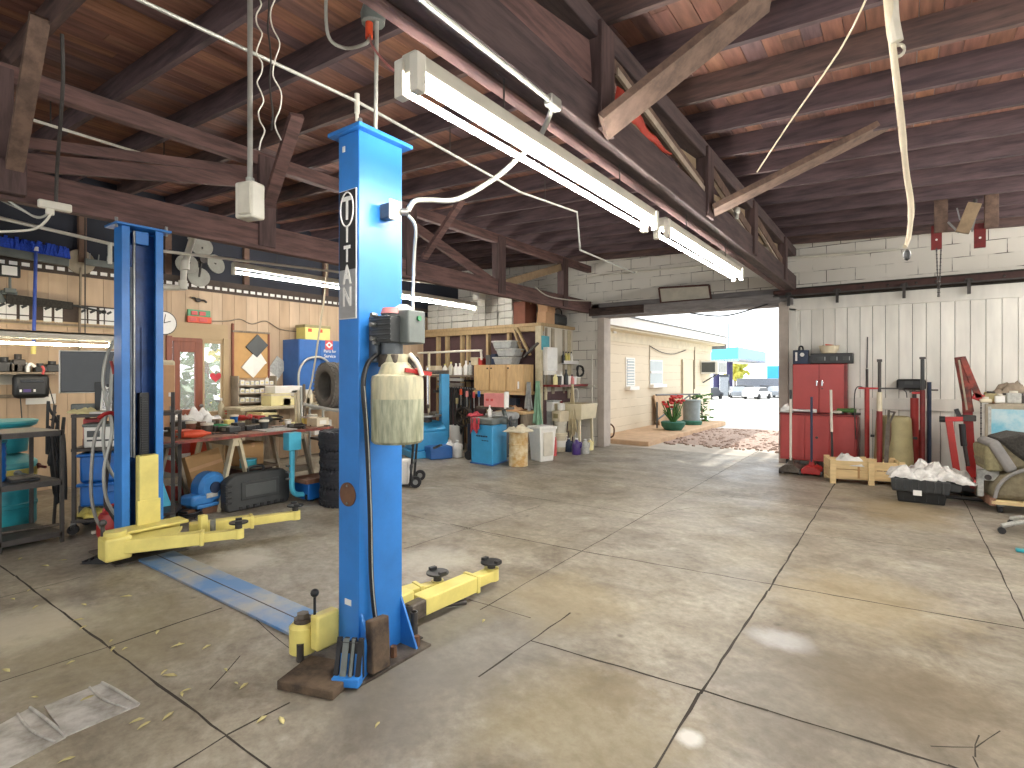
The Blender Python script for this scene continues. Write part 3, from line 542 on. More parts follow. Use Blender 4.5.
# ---- loose things around the near post
t = T('ramp_block','black rubber faced blue lift block leaning on the near blue post','lift block',(-2.195,1.715,0),0)
B().prism([(-.075,.014),(.055,.014),(.055,.03),(-.0,.2),(-.04,.2)],-.06,.065,'x').rz(0).o('frame','lift_blue',t,bev=.003)
b = B()
for k in range(4): b.beam((-.055+k*.036,-.078,.04),(-.055+k*.036,-.03,.215),.022,.02,(0,-1,.3))
b.box(-.062,.067,-.05,-.03,.03,.2)
b.xf(Matrix.Identity(4)).o('rubber_face','rubber',t)
B().beam((-.018,-.09,.04),(-.018,-.042,.215),.03,.006,(0,-1,.3)).o('worn_rib','box_grey',t); B().beam((.02,-.09,.04),(.02,-.042,.215),.014,.006,(0,-1,.3)).o('worn_rib','box_grey',t)
B().box(-.065,.07,-.11,-.055,.014,.055).o('lower_lip','lift_blue',t,bev=.004)
for v in t.children: pass
t.rotation_euler = (0,0,.5)
o = B().bx((0,0,.132),(.05,.115,.25),0,-.06,-.12).o('wood_block','wood_block',bev=.008,loc=fl(378,670,.018)); tag(o,'dark oily wooden block standing against the near blue post','wood block')
o = B().box(-.155,.155,-.125,.125,0,.045).o('wooden_plank','wood_block',bev=.006,loc=fl(321,681)); o.rotation_euler = (0,0,.33); tag(o,'dark oily wooden pad lying on the floor before the near blue post','wood pad')
t = T('pipe_piece','two short dark steel pipe pieces standing behind the near post','steel tube',fl(414,638)); t.name = 'steel_tube'
t['label'] = 'right of two short steel tubes standing behind the near blue post'
b = B(); b.lathe([(.022,.006),(.022,.15),(.017,.15),(.017,.006),(.022,.006)],(0,0,.0),18).o('barrel','dark_steel',t); B().box(-.026,.045,-.026,.026,0,.008).o('foot','dark_steel',t)
t2 = dup(t,fl(408,631),.4,'left of two short steel tubes standing behind the near blue post')
o = B().tube([fl(432,603,.045),fl(448,596,.03),fl(465,602,.018)],.016,10).o('pry_bar','dark_steel'); o.data.transform(Matrix.Identity(4))
bpy.data.objects.remove(o)
p, q = fl(425,607,.03), fl(466,602,.017)
t = T('breaker_bar','dark steel lever bar lying on the floor by the near lift arm','bar',(0,0,0)); B().cyl(p,q,.016,n=10).o('shaft','dark_steel',t); B().beam(p-(q-p).normalized()*.07,p,.05,.035).o('head','grease_steel',t,bev=.006)
t = T('rubber_wedge','black ribbed rubber wedge lying by the rear lift arm','wedge',fl(104,560),.6)
b = B().prism([(-.12,0),(.1,0),(.1,.07)],-.1,.1,'y')
for k in range(4): b.bx((-.09+k*.05,0,.018+k*.016),(.018,.2,.014),0,0,-.3)
b.o('tread','rubber',t)
# trench cover plates in the near floor
for pts, lab in (([(44,707),(102,684),(139,706),(66,737)],'right hand worn steel floor plate with a rolled edge'),([(-20,737),(30,709),(66,738),(-10,778)],'left hand worn steel floor plate with a rolled edge')):
    P = [fl(*p) for p in pts]; c = sum(P,V())/4
    t = T('floor_plate',lab,'floor plate',c)
    B().add([p-c+V((0,0,z)) for z in (0,.006) for p in P],[(0,1,2,3),(4,7,6,5),(0,4,5,1),(1,5,6,2),(2,6,7,3),(3,7,4,0)]).o('sheet','plate_steel',t)
    B().tube([P[1]-c+V((0,0,.008)),(P[1]+P[2])/2-c+V((0,0,.014)),P[2]-c+V((0,0,.008))],.006,8,4).o('rolled_edge','plate_steel',t)
    d = (P[0]-P[1]).normalized()*.05
    B().tube([P[1]-c+d+V((0,0,.01)),(P[1]+P[2])/2-c+d*1.3+V((0,0,.012)),P[2]-c+d*.8+V((0,0,.01))],.005,8,4).o('crease','plate_steel',t)
# fallen leaves on the floor
for i in range(64):
    if i < 40: u, v = random.uniform(5,330), random.uniform(553,700)
    elif i < 52: u, v = random.uniform(0,200), random.uniform(555,600)
    else: u, v = random.uniform(60,500), random.uniform(560,740)
    if i == 0: u, v = 66, 761
    if i == 1: u, v = 262, 720
    p = fl(u,v); k = random.uniform(.010,.024); a = random.uniform(0,6)
    if -5.6 < p.x < -2.1 and 1.45 < p.y < 2.5: continue
    if i > 1 and math.hypot(p.x,p.y) < 2.4: k *= .6
    o = B().add([(-k*1.6,0,0),(-k*.4,k*.5,.004),(k*.8,k*.42,.006),(k*1.7,0,.002),(k*.7,-k*.45,.004),(-k*.5,-k*.5,.007)],[(0,1,2,3,4,5)]).o('dry_leaf','leaf',thick=.001,loc=p+V((0,0,.003))); o.rotation_euler = (0,0,a)
    tag(o,'small pale dry leaf lying on the concrete floor','leaf','dry leaves scattered on the floor')
# ---- wiring and pipes overhead
def wire(name, pts, r, mat, label, cat='cable', sub=6, group=None):
    return tag(B().tube(pts,r,8,sub).o(name,mat),label,cat,group)
t = T('air_pipe','long white air pipe hung under the rafters past the near post','pipe',(0,0,0))
zp = 3.35
B().tube([pX(80,-28,-3.0),pX(140,0,-3.0),pX(360,103,-3.0),pX(520,192,-3.0),pX(577,212,-2.9),pX(580,250,-2.9),fl(635,273,3.0)],.011,8).o('run','galv',t)
b = B(); a = pX(357,100,-3.0); b.cyl(a+V((0,0,.04)),a-V((0,0,.09)),.018); B().cyl(a-V((0,0,.02)),a-V((0,0,.14)),.012).o('drop_stub','white_pipe',t); b.o('tee','white_pipe',t)
for u, v in ((250,52),(450,154),(545,201)):
    a = pX(u,v,-3.0); B().cyl(a,(a.x,a.y,zr(-3)),.004,n=6).o('hanger','dark_steel',t)
t = T('conduit_drop','grey vertical conduit ending in a big dusty white switch box','switch box',(-2.93,1.59,0))
B().cyl((0,0,2.56),(0,0,3.70),.014).o('conduit','conduit',t)
bx = B().bx((0,0,2.455),(.125,.095,.20),.25).o('box','white_pipe',t,bev=.012); B().bx((.035,-.05,2.455),(.09,.012,.17),.25).o('box_cover','offwhite',bx,bev=.01)
B().bx((-.06,-.0,2.455),(.012,.06,.05),.25).bx((-.06,-.0,2.395),(.012,.06,.04),.25).bx((-.06,0,2.51),(.012,.06,.04),.25).o('knockout','white',bx,bev=.004); B().cyl((0,0,2.55),(0,0,2.585),.022).o('locknut','galv',bx)
t = T('junction_box','round grey junction box with orange plug above the near post','junction box',(0,0,0))
c = fl(373,14,3.38); B().lathe([(.06,0),(.065,.04),(.05,.09),(.02,.1),(0,.1)],c-V((0,0,.05)),12).o('box','box_grey',t); B().cyl(c+V((-.012,-.015,-.05)),c+V((-.012,-.015,-.13)),.02).o('plug','orange',t)
B().cyl(c+V((.03,0,-.05)),(-2.30,1.94,2.77),.011).o('conduit','conduit',t); B().cyl(c+V((0,0,.05)),(c.x,c.y,zr(c.x)),.012).o('riser','conduit',t)
wire('cable',[c+V((-.012,-.015,-.13)),fl(365,44,3.2),fl(345,48,3.25),fl(328,35,3.3),fl(326,-10,3.5)],.009,'conduit','thick grey cable looping down from the round junction box')
wire('cable',[c+V((0,-.02,-.12)),fl(372,45,3.05),fl(385,62,2.9),fl(400,72,2.72),(-1.53,1.5,2.74)],.005,'pink','thin pink lamp cord from the orange plug to the nearest light')
def wig(u0,v0,u1,v1,d,amp,n,ph=0):
    o = []
    for i in range(n+1):
        f = i/n; u = u0+(u1-u0)*f+amp*math.sin(i*1.9+ph); v = v0+(v1-v0)*f; a = ray(u,v); o.append(V((a[0]*d,a[1]*d,EYE+a[2]*d)))
    return o
wire('wire',wig(258,-5,262,150,3.0,3.2,16),.004,'white_pipe','left wavy white wire hanging beside the dusty switch box','wire',4)
wire('wire',wig(273,-5,280,140,3.0,4.5,9,2),.004,'white_pipe','right wavy white wire hanging beside the dusty switch box','wire',4)
wire('wire',wig(268,-5,272,130,3.05,1.2,8,1),.005,'dark_steel','dark straight wire hanging between two wavy white wires','wire',4)
wire('cable',[pX(62,34,-4.6),pX(63,80,-4.7),pX(60,130,-4.9),pX(57,170,-5.1),pX(56,205,-5.2)],.012,'dark_steel','dark grey cable hanging from a rafter near the left truss')
t = T('cable_hanger_box','white surface box of cables fixed under the left truss','cable box',(0,0,0))
a = pX(55,206,-5.2); B().bx(a,(.05,.2,.06)).o('box','white_pipe',t,bev=.01); B().bx(a+V((0,-.03,-.05)),(.03,.05,.05)).o('clamp','white_pipe',t,bev=.006)
wire('cable',[a,pX(45,222,-5.2),pX(30,230,-5.3),pX(-10,232,-5.4)],.009,'white_pipe','thick pale cable curving left from the white cable box')
wire('cable',[a,pX(40,218,-5.25),pX(20,208,-5.3),pX(-10,188,-5.4)],.008,'galv','grey cable swinging up left from the white cable box')
wire('cable',[a,pX(40,217,-5.25),pX(15,207,-5.4),pX(-10,195,-5.5)],.006,'galv','thin grey cable below the one swinging up left')
t = T('left_pipe','white pipe run between the left truss and the dark upper wall','pipe',(0,0,0)); t.name = 'air_pipe'
B().tube([pX(-20,214,-6.2),pX(0,218,-6.2),pX(120,246,-6.2),pX(338,272,-6.6),pX(480,289,-6.8)],.016,8).o('run','white_pipe',t)
a = pX(110,243,-6.2); B().cyl(a,a-V((0,0,.2)),.018).o('drop_stub','white_pipe',t); a = pX(244,263,-6.45)
t = T('drain_pipe','fat white jointed pipe drop coming down by the dark fan','pipe',(0,0,0))
B().tube([pX(192,222,-6.6),pX(192,240,-6.6),pX(184,266,-6.7),pX(183,288,-6.7),pX(160,287,-6.5)],.035,12).o('run','white_pipe',t)
for u, v in ((192,235),(185,265),(183,285)): a = pX(u,v,-6.63); B().cyl(a+V((0,0,.05)),a-V((0,0,.05)),.045,n=12).o('coupling','white_pipe',t)
t = T('cream_pipe','thin yellowed pipe crossing the upper left roof boards','pipe',(0,0,0)); B().tube([fl(4,111,3.72),fl(195,170,3.72)],.014,8).o('run','white_pipe',t); 
for f in (.2,.8):
    p = fl(4,111,3.72).lerp(fl(195,170,3.72),f); B().cyl(p,p+V((0,0,zr(p.x)+.19-p.z)),.006,n=6).o('hanger','dark_steel',t)
t = T('truss_conduit','white conduit with an elbow box along the right truss','conduit',(0,0,0)); q = pX(553,103,-1.44)
B().tube([pX(400,-20,-1.42),pX(430,6,-1.42),q],.012,8).o('run','galv',t); B().bx(q,(.05,.1,.06)).o('elbow_box','galv',t,bev=.01)
wire('pipe',[pX(636,272,-3.3),pY(600,275,10.05),pY(560,283,10.0),pY(534,287,9.9)],.012,'white_pipe','thin white pipe crossing to the block wall above the closet','pipe',1)
wire('pipe',[pY(632,272,YF-.03),pY(700,266,YF-.03),pY(722,264,YF-.03)],.016,'white_pipe','white pipe along the block wall over the bay opening','pipe',1)
wire('pipe',[pY(755,258,YF-.06),pY(800,257,YF-.06),pY(900,249,YF-.06)],.02,'white_pipe','white pipe along the block wall right of the right truss','pipe',1)
wire('cable',[pX(535,287,-5.25),pX(548,296,-5.25),pX(570,300,-5.25),pX(592,301,-5.25)],.011,'white_pipe','sagging white cable at the end of the left truss')
wire('cable',[pY(690,313,YF-.1),pY(715,316,YF-.1),pY(735,314,YF-.1),pY(768,304,YF-.1)],.012,'black_plastic','black cable sagging under the bay door head')
# cord drop on the right
t = T('cord_reel_drop','cream tape wrapped cord bundle hanging down from the right rafters','hanging cord',(0,0,0))
top = fl(886,-30,3.6); P = [top, pY(888,0,top.y+.02), pY(893,50,top.y+.1), pY(900,110,top.y+.15), pY(906,170,top.y+.15), pY(911,205,top.y+.1), pY(909,235,top.y+.05), pY(905,247,top.y)]
B().tube(P,.022,10,6,rs=[.022,.022,.018,.018,.015,.015,.012,.01]).o('cord','cream',t); B().tube([pY(892,0,top.y+.05),pY(893,20,top.y+.06),pY(897,42,top.y+.08)],.03,10,4).o('tape_wrap','offwhite',t)
c = pY(898,50,top.y+.1); B().tube([c+V((.028*math.cos(a),.01*a/6,.03*math.sin(a))) for a in [k*.5 for k in range(28)]],.007,6).o('cord_coil','offwhite',t)
c = pY(912,206,top.y+.1); B().tube([c+V((.015*math.cos(a),.0,.018*math.sin(a))) for a in [k*.4 for k in range(17)]],.004,6).o('ring','dark_steel',t)
c = pY(907,255,top.y); B().ball(c,(.018,.018,.03),8).o('plug','black_plastic',t)
wire('cord',[pY(868,-5,3.3),pY(840,50,3.7),pY(790,122,4.3),pY(757,172,4.75)],.006,'cream','thin cream cord slanting from the rafters to the right truss','cord',3)
t = T('truss_flood_lamp','pale cable clamp box hanging on the right truss','clamp box',(0,0,0)); c = pX(737,211,-1.4); t.name = 'cable_clamp'
B().bx(c,(.06,.09,.06),.3).o('body','galv',t,bev=.015); B().cyl(c-V((0,0,.03)),c-V((0,0,.08)),.02).o('nozzle','galv',t)
# things stuck in the trusses
o = B().surf(lambda a,b: V((-1.62-.14*b+.02*math.sin(a*9), 1.2+a*1.35, 3.17+.34*b*(1-.55*a)+.015*math.sin(a*14+b*5))),14,6).o('folded_tarp','tarp_green',thick=.01); tag(o,'dark green folded tarp stored on the right roof truss','tarp')
o = B().surf(lambda a,b: V((-1.44+.012*math.sin(a*8)+.02*b, 3.08+a*.95, 3.15+.12*(1-a)*b+.012*math.sin(a*20))),14,3).o('red_strap','strap_red',thick=.006); tag(o,'red cloth strap lying on the bottom chord of the right truss','strap')
t = T('ceiling_winch','pair of wooden hanger boards with maroon steel plates and chain','hanger boards',(0,0,0)); t.name = 'wooden_hanger'
t['label'] = 'left wooden hanger board with maroon plate and loop of chain'; t['category'] = 'hanger board'
yb = 8.3
def hang(t, u0, u1, v0, v1, p):
    a, c = pY(u0,v0,yb), pY(u1,v1,yb); B().box(a.x,c.x,yb,yb+.05,c.z,zr(a.x)+.1).o('board','brace',t,bev=.004)
    d, e = pY(p[0],p[1],yb+.06), pY(p[2],p[3],yb+.06); pl = B().box(d.x,e.x,yb+.055,yb+.09,e.z,d.z+.06).o('steel_plate','red_dark',t,bev=.004); B().cyl(((d.x+e.x)/2,yb+.05,(d.z+e.z)/2),((d.x+e.x)/2,yb+.04,(d.z+e.z)/2),.012).o('bolt','white',pl)
hang(t,934,948,198,231,(931,231,942,249))
for u in (936.5,941):
    b = B(); p0, p1 = pY(u,248,yb+.05), pY(938.7+(u-938.7)*.2,297,yb+.05)
    for k in range(26): b.bx(p0.lerp(p1,(k+.5)/26),(.012,.012,(p0-p1).length/26*.85),(k%2)*PI/4)
    b.o('chain','dark_steel',t)
t = T('wooden_hanger','right wooden hanger board with maroon plate under the rafters','hanger board',(0,0,0)); hang(t,984.5,999,192,226,(974,229,986,247))
t = T('wooden_hanger','tilted short wooden hanger board between two upright ones','hanger board',(0,0,0))
a, c = pY(975,203,8.2), pY(962,233,8.2); B().beam(a,c,.13,.04,(0,1,0)).o('board','brace_pale',t,bev=.004); B().beam(pY(978,204,8.22),pY(972,232,8.22),.02,.02).o('strap','steel',t); B().beam(pY(948,222,8.2),pY(959,233,8.2),.012,.02).beam(pY(957,208,8.2),pY(960,220,8.2),.012,.02).o('strap','steel',t); B().cyl(a,(a.x,a.y,zr(a.x)+.02),.02).o('bolt','dark_steel',t)
t = T('framed_board','blank pale board in a dark frame over the bay opening','framed board',(0,0,0))
a, c = pY(659,290,YF-.1), pY(710,304,YF-.1); pts = [pY(659,288,YF-.08),pY(709,285,YF-.08),pY(711,299,YF-.08),pY(661,303,YF-.08)]
for i in range(4): B().beam(pts[i],pts[(i+1)%4],.03,.035).o('frame_rail','sign_frame',t)
B().add(pts+[p+V((0,.02,0)) for p in pts],[(0,1,2,3),(7,6,5,4),(0,4,5,1),(1,5,6,2),(2,6,7,3),(3,7,4,0)]).o('board','offwhite',t)
for p, q in ((pts[3],pY(652,308,YF-.08)),(pts[2],pY(719,300,YF-.08))): B().cyl(p,q,.004,n=6).o('wire','dark_steel',t)
# ================= reusable small things
def carton(loc, d, label, mat='cardboard', rz=0, group=None, name='carton', band=None, cat='box', tape=True):
    t = T(name,label,cat,loc,rz,group); w,e,h = d
    B().box(-w/2,w/2,-e/2,e/2,0,h).o('body',mat,t,bev=.006)
    if tape: B().box(-w/2-.002,w/2+.002,-.022,.022,h-.05,h+.002).o('tape','card_tan',t)
    if band:
        for m, z0, z1 in band: B().box(-w/2-.002,w/2+.002,-e/2-.002,e/2+.002,h*z0,h*z1).o('print_band',m,t)
    return t
def jug(loc, h, r, mat, label, rz=0, cap='white', name='jug', group=None):
    t = T(name,label,'jug',loc,rz,group)
    B().lathe([(0,0),(r*.95,0),(r,.02*h),(r,.55*h),(r*.85,.72*h),(r*.32,.88*h),(r*.3,.94*h),(0,.94*h)],(0,0,0),16).o('body',mat,t)
    B().cyl((0,0,.93*h),(0,0,h),r*.36,n=14).o('cap',cap,t)
    B().tube([(r*.75,0,.78*h),(r*1.15,0,.75*h),(r*1.12,0,.5*h),(r*.95,0,.42*h)],r*.14,8,4).o('handle',mat,t)
    return t
def bottle(loc, h, r, mat, label, cap='white', group=None, name='bottle'):
    t = T(name,label,'bottle',loc,0,group)
    B().lathe([(0,0),(r*.9,0),(r,.03*h),(r,.6*h),(r*.4,.78*h),(r*.34,.88*h),(0,.88*h)],(0,0,0),14).o('body',mat,t); B().cyl((0,0,.87*h),(0,0,h),r*.42,n=12).o('cap',cap,t)
    return t
def bucket(loc, h, r, mat, label, rim=None, lid=False, name='bucket', group=None, lab=None):
    t = T(name,label,'bucket',loc,0,group)
    B().lathe([(0,0),(r*.86,0),(r*.88,.01),(r*.97,h*.8),(r*1.03,h*.82),(r*1.03,h*.86),(r,h*.87),(r*1.0,h),(r*.95,h),(r*.84,.02),(0,.02)] if not lid else [(0,0),(r*.86,0),(r*.97,h*.8),(r*1.03,h*.82),(r*1.03,h*.88),(r,h*.9),(r,h*.96),(0,h*.96)],(0,0,0),22).o('body',mat,t)
    if lid: B().lathe([(r*1.04,h*.93),(r*1.04,h*.99),(r*.95,h),(0,h*.99)],(0,0,0),22).o('lid',rim or mat,t)
    B().tube([(r*1.03*math.cos(a),-.3*r*math.sin(a)*0-r*1.06*math.sin(a)*.55-.0,h*.84-h*.42*math.sin(a)) for a in [PI*k/10 for k in range(11)]],.004,6).o('bail','steel',t)
    if lab: B().lathe([(r*.935,h*.25),(r*.965,h*.6)],(0,0,0),22).o('printed_label',lab,t,thick=.002)
    return t
def crumple(c, r, h, mat, name, label, cat, seed=1, n=14, amp=.35, group=None, parent=None):
    rnd = random.Random(seed); ph = [rnd.uniform(0,6) for _ in range(8)]
    def fn(a, b):
        x, y = (a*2-1), (b*2-1); q = max(0, 1-max(abs(x),abs(y))**3)
        z = q*h*(1+amp*math.sin(x*5+ph[0]+y*3)+amp*.8*math.sin(y*7+ph[1]-x*4)+amp*.5*math.sin(13*x+9*y+ph[2]))
        e = 1+.13*math.sin(6*a+ph[3])+.1*math.sin(9*b+ph[4])
        return V((c[0]+x*r[0]*e, c[1]+y*r[1]*(1+.12*math.sin(7*a+ph[5])), c[2]+.004+max(0,z)))
    o = B().surf(fn,n,n).o(name,mat,parent,thick=.006,ang=60)
    return tag(o,label,cat,group) if label else o
def wheel(b, c, r, w, ax='y'):
    d = {'y':V((0,w/2,0)),'x':V((w/2,0,0))}[ax]; return b.cyl(V(c)-d,V(c)+d,r,n=18)
def tyre(c, R, w, ax, label, mat='tyre', group=None):
    """ax: unit axle direction"""
    o = B(); pr = [(R*.62,-w*.42),(R*.70,-w*.5),(R*.86,-w*.5),(R*.95,-w*.44),(R,-w*.34),(R,-w*.13),(R*.975,-w*.125),(R*.975,-w*.095),(R,-w*.09),(R,w*.09),(R*.975,w*.095),(R*.975,w*.125),(R,w*.13),(R,w*.34),(R*.95,w*.44),(R*.86,w*.5),(R*.70,w*.5),(R*.62,w*.42),(R*.66,0),(R*.62,-w*.42)]
    o.lathe(pr,(0,0,0),40); q = V((0,0,1)).rotation_difference(V(ax).normalized()).to_matrix().to_4x4()
    t = T('tyre',label,'tyre',c,0,group)
    b = o
    for k in range(36):
        a = 2*PI*k/36
        for z, s in ((w*.42,.3),(-w*.42,-.3),(w*.22,0),(-w*.22,.0)): b.add(B().bx((R*(.965 if abs(z)>w*.3 else .998),0,z),(.014,R*.105,w*.15),s*.3).rz(a).v, B().box(0,1,0,1,0,1).f)
    b.xf(q).o('carcass',mat,t)
    return t
# ================= left corner: steel rack, computer cart, wall clutter
def rack(name, label, P, zs, post=.03, mat='dark_steel', top=True):
    c = sum((V(p) for p in P),V())/4; t = T(name,label,'rack',c)
    Q = [V(p)-c for p in P]
    for q in Q: B().box(q.x-post/2,q.x+post/2,q.y-post/2,q.y+post/2,0,zs[-1]).o('post',mat,t,bev=.003)
    for z in zs:
        b = B().add([q+V((0,0,z-.012)) for q in Q]+[q+V((0,0,z)) for q in Q],[(0,3,2,1),(4,5,6,7),(0,1,5,4),(1,2,6,5),(2,3,7,6),(3,0,4,7)])
        for i in range(4): b.beam(Q[i]+V((0,0,z-.025)),Q[(i+1)%4]+V((0,0,z-.025)),.03,.045)
        b.o('shelf',mat,t)
    return t
rack('steel_rack','black steel rack on the floor at the left edge of the view',[(-6.1,1.17,0),(-6.1,1.586,0),(-6.65,1.5,0),(-6.65,.95,0)],[.1,.56,1.0])
t = T('plastic_drum','big teal plastic drum with domed lid behind the black rack','drum',(-7.15,1.38,0))
B().lathe([(0,0),(.25,0),(.27,.03),(.27,.2),(.278,.21),(.278,.24),(.27,.25),(.27,.6),(.26,.62),(0,.62)],(0,0,0),28).o('body','teal',t); B().lathe([(.275,.6),(.275,.64),(.2,.70),(.1,.73),(0,.735)],(0,0,0),28).o('lid','teal_lid',t)
B().lathe([(.272,.50),(.274,.58)],(0,0,0),28).o('yellow_band','yellow_worn',t,thick=.004)
t = T('shallow_tub','shallow teal tub standing on the domed drum behind the black rack','tub',(-7.15,1.38,.737))
B().lathe([(0,0),(.2,0),(.22,.16),(.27,.18),(.28,.2),(.27,.21),(.24,.19),(0,.17)],(0,0,0),28).o('body','teal',t); B().lathe([(.281,.198),(.283,.212),(.27,.214)],(0,0,0),28).o('rim','teal_lid',t)
t.scale = (1,1,1.45)
t = T('ribbed_bucket','blue ribbed bucket on the middle shelf of the black rack','bucket',(-6.42,1.19,.562))
b = B()
pr = [(0,0)]+[(.085+.006*(k%2),k*.026) for k in range(14)]+[(0,.34)]; b.lathe(pr,(0,0,0),20).o('body','bin_blue',t); B().lathe([(.095,.335),(.095,.35),(0,.35)],(0,0,0),20).o('lid','cyan',t)
t = T('lidded_tool_tray','dark tray of greasy tools on the middle rack shelf','tray',(-6.3,1.36,.562)); B().box(-.1,.1,-.1,.1,0,.02).o('tray','black_plastic',t,bev=.004)
for k in range(4): B().beam((-.08+k*.05,-.09,.03),(-.06+k*.05,.09,.035),.02,.014).o('tool','grease_steel',t)
for i, (u, v, z, m) in enumerate(((20,476,.562,'steel'),(40,468,.562,'red_dark'))):
    p = fl(u,v,z); o = B().cyl((-.08,0,.016),(.09,.02,.016),.014,n=10).lathe([(.026,-.1),(.03,-.08),(.03,-.07),(.0,-.07)],(0,0,.016),10,'x').o('grease_tool',m,loc=p); tag(o,['steel grease tool on the middle shelf of the black rack','dark red handled tool at the back of the middle rack shelf'][i],'tool')
o = B().cyl((-.3,0,.012),(.3,.08,.012),.011).o('steel_bar','grease_steel',loc=(-6.3,1.35,.102)); o.rotation_euler = (0,0,1.35); tag(o,'long steel bar on the bottom shelf of the black rack','bar')
# computer cart
P1, P2 = fl(74,534), fl(173,525); dx = (P2-P1); W = dx.length; an = math.atan2(dx.y,dx.x)
t = T('computer_cart','dark steel rolling cart carrying the grey monitor','cart',P1,an)
for x in (0,W):
    for y in (0,.36): B().box(x-.016,x+.016,y-.016,y+.016,.1,1.12 if x == 0 or y else 1.32).o('post','dark_steel',t,bev=.003)
for z in (.13,.80,1.12): B().box(-.02,W+.02,-.02,.38,z-.03,z).o('shelf','dark_steel',t,bev=.004)
for x in (0,W):
    for y in (0,.36):
        c = B(); wheel(c,(x,y-.02,.045),.045,.03); k = c.o('caster','rubber',t); B().box(x-.02,x+.02,y-.035,y+.01,.05,.105).o('caster_fork','steel',k)
def oncart(x, y, z): return V((P1.x+x*math.cos(an)-y*math.sin(an), P1.y+x*math.sin(an)+y*math.cos(an), z))
t = T('monitor','wide grey monitor seen from behind on the rolling cart','monitor',oncart(.13,.28,1.122),an-.1)
B().box(-.33,.33,-.02,.02,.2,.6).o('back_shell','screen_back',t,bev=.01); B().box(-.335,-.325,-.03,.03,.19,.61).box(-.335,.335,.02,.034,.19,.61).o('bezel','white_plastic',t,bev=.003)
B().box(-.04,.04,-.03,.0,.0,.3).o('stand_neck','black_plastic',t,bev=.006); B().box(-.14,.14,-.1,.1,0,.016).o('stand_base','black_plastic',t,bev=.006); B().box(.06,.2,-.026,-.02,.21,.28).o('port_cover','black_plastic',t)
t = T('laptop','open white rimmed laptop beside the grey monitor','laptop',oncart(.30,.06,1.122),an-.1)
B().box(-.17,.19,-.1,.13,0,.02).o('keyboard_base','white_plastic',t,bev=.006); b = B().box(-.17,.19,-.006,.006,0,.25).ro(-.22,'X').tr(0,.13,.015); ld = b.o('lid','white_plastic',t,bev=.006)
B().box(-.15,.17,-.009,-.006,.02,.225).ro(-.22,'X').tr(0,.13,.015).o('screen','screen',ld)
crumple(oncart(.05,.16,1.122),(.17,.11,0),.03,'yellow_paper','yellow_rag','pale yellow rag heap on the corner of the rolling cart','rag',3)
t = T('keyboard_tray','grey plastic keyboard leaning behind the yellow rag','keyboard',oncart(.02,.32,1.122),an); B().box(-.14,.16,-.02,.02,0,.085).o('body','box_grey',t,bev=.015)
t = T('printer','white printer on the middle shelf of the rolling cart','printer',oncart(.3,.18,.802),an)
B().box(-.23,.25,-.18,.18,0,.2).o('body','white_plastic',t,bev=.012); B().box(-.2,.22,-.185,-.17,.06,.075).o('paper_slot','charcoal',t); B().box(-.24,.26,-.19,.19,.195,.225).o('scanner_lid','box_grey',t,bev=.01); B().box(-.2,-.1,-.186,-.18,.1,.16).o('display','slate',t)
carton(oncart(.09,.27,.802),(.16,.14,.26),'red carton beside the printer on the rolling cart','pink_red',an,tape=False,band=[('red_dark',0,.25)])
b = oncart(.3,.25,.132)
for i, (z, lab) in enumerate(((.30,'upper of two nested blue tubs on the rolling cart'),(.13,'lower of two blue tubs on the rolling cart'))):
    t = T('plastic_tub',lab,'tub',oncart(.31,.18,.132+z-.13+.12*0+.02 if False else (.47 if i == 0 else .24)),an)
    h = .28 if i == 0 else .23
    B().box(-.27,.27,-.19,.19,0,h).o('body','bin_blue',t,bev=.03); B().box(-.29,.29,-.21,.21,h-.035,h-.002).o('rim','bin_blue',t,bev=.012); B().box(-.06,.06,-.215,-.205,h-.09,h-.03).o('handle','cab_blue',t,bev=.008)
carton(oncart(.13,.22,.132),(.26,.22,.105),'dark grey box under the blue tubs on the cart','slate',an,tape=False)
t = T('fuel_can','red plastic fuel can at the foot of the rolling cart','fuel can',oncart(.36,-.22,0.0),an+.3)
B().lathe([(0,0),(.11,0),(.125,.03),(.125,.17),(.1,.22),(.04,.25),(0,.25)],(0,0,0),18).o('body','red',t); B().tube([(-.07,0,.22),(-.05,0,.28),(.05,0,.28),(.07,0,.22)],.014,8,4).o('handle','red',t); B().cyl((.03,0,.23),(.09,0,.31),.016).o('spout','black_plastic',t)
t = T('yellow_tool_case','yellow case lying before the rear blue post','tool case',oncart(.55,-.18,0),an-.2); B().box(-.14,.14,-.08,.08,.03,.16).o('body','yellow',t,bev=.012); B().box(-.12,.12,-.085,-.078,.09,.1).o('seam','black_plastic',t); B().box(-.14,.14,-.08,.08,0,.03).o('base','yellow_worn',t)
crumple(oncart(.1,.14,.132),(.14,.1,0),.07,'yellow_worn','yellow_bag','dirty yellow sack on the bottom shelf of the cart','sack',5)
t = T('white_hand_tool','cream hand sprayer head lying by the yellow sack','sprayer',oncart(.25,-.06,0)); B().lathe([(0,-.12),(.02,-.1),(.03,0),(.02,.1),(0,.12)],(0,0,.03),12,'x').o('barrel','offwhite',t); B().box(-.02,.02,-.1,0,.01,.04).o('grip','offwhite',t,bev=.006)
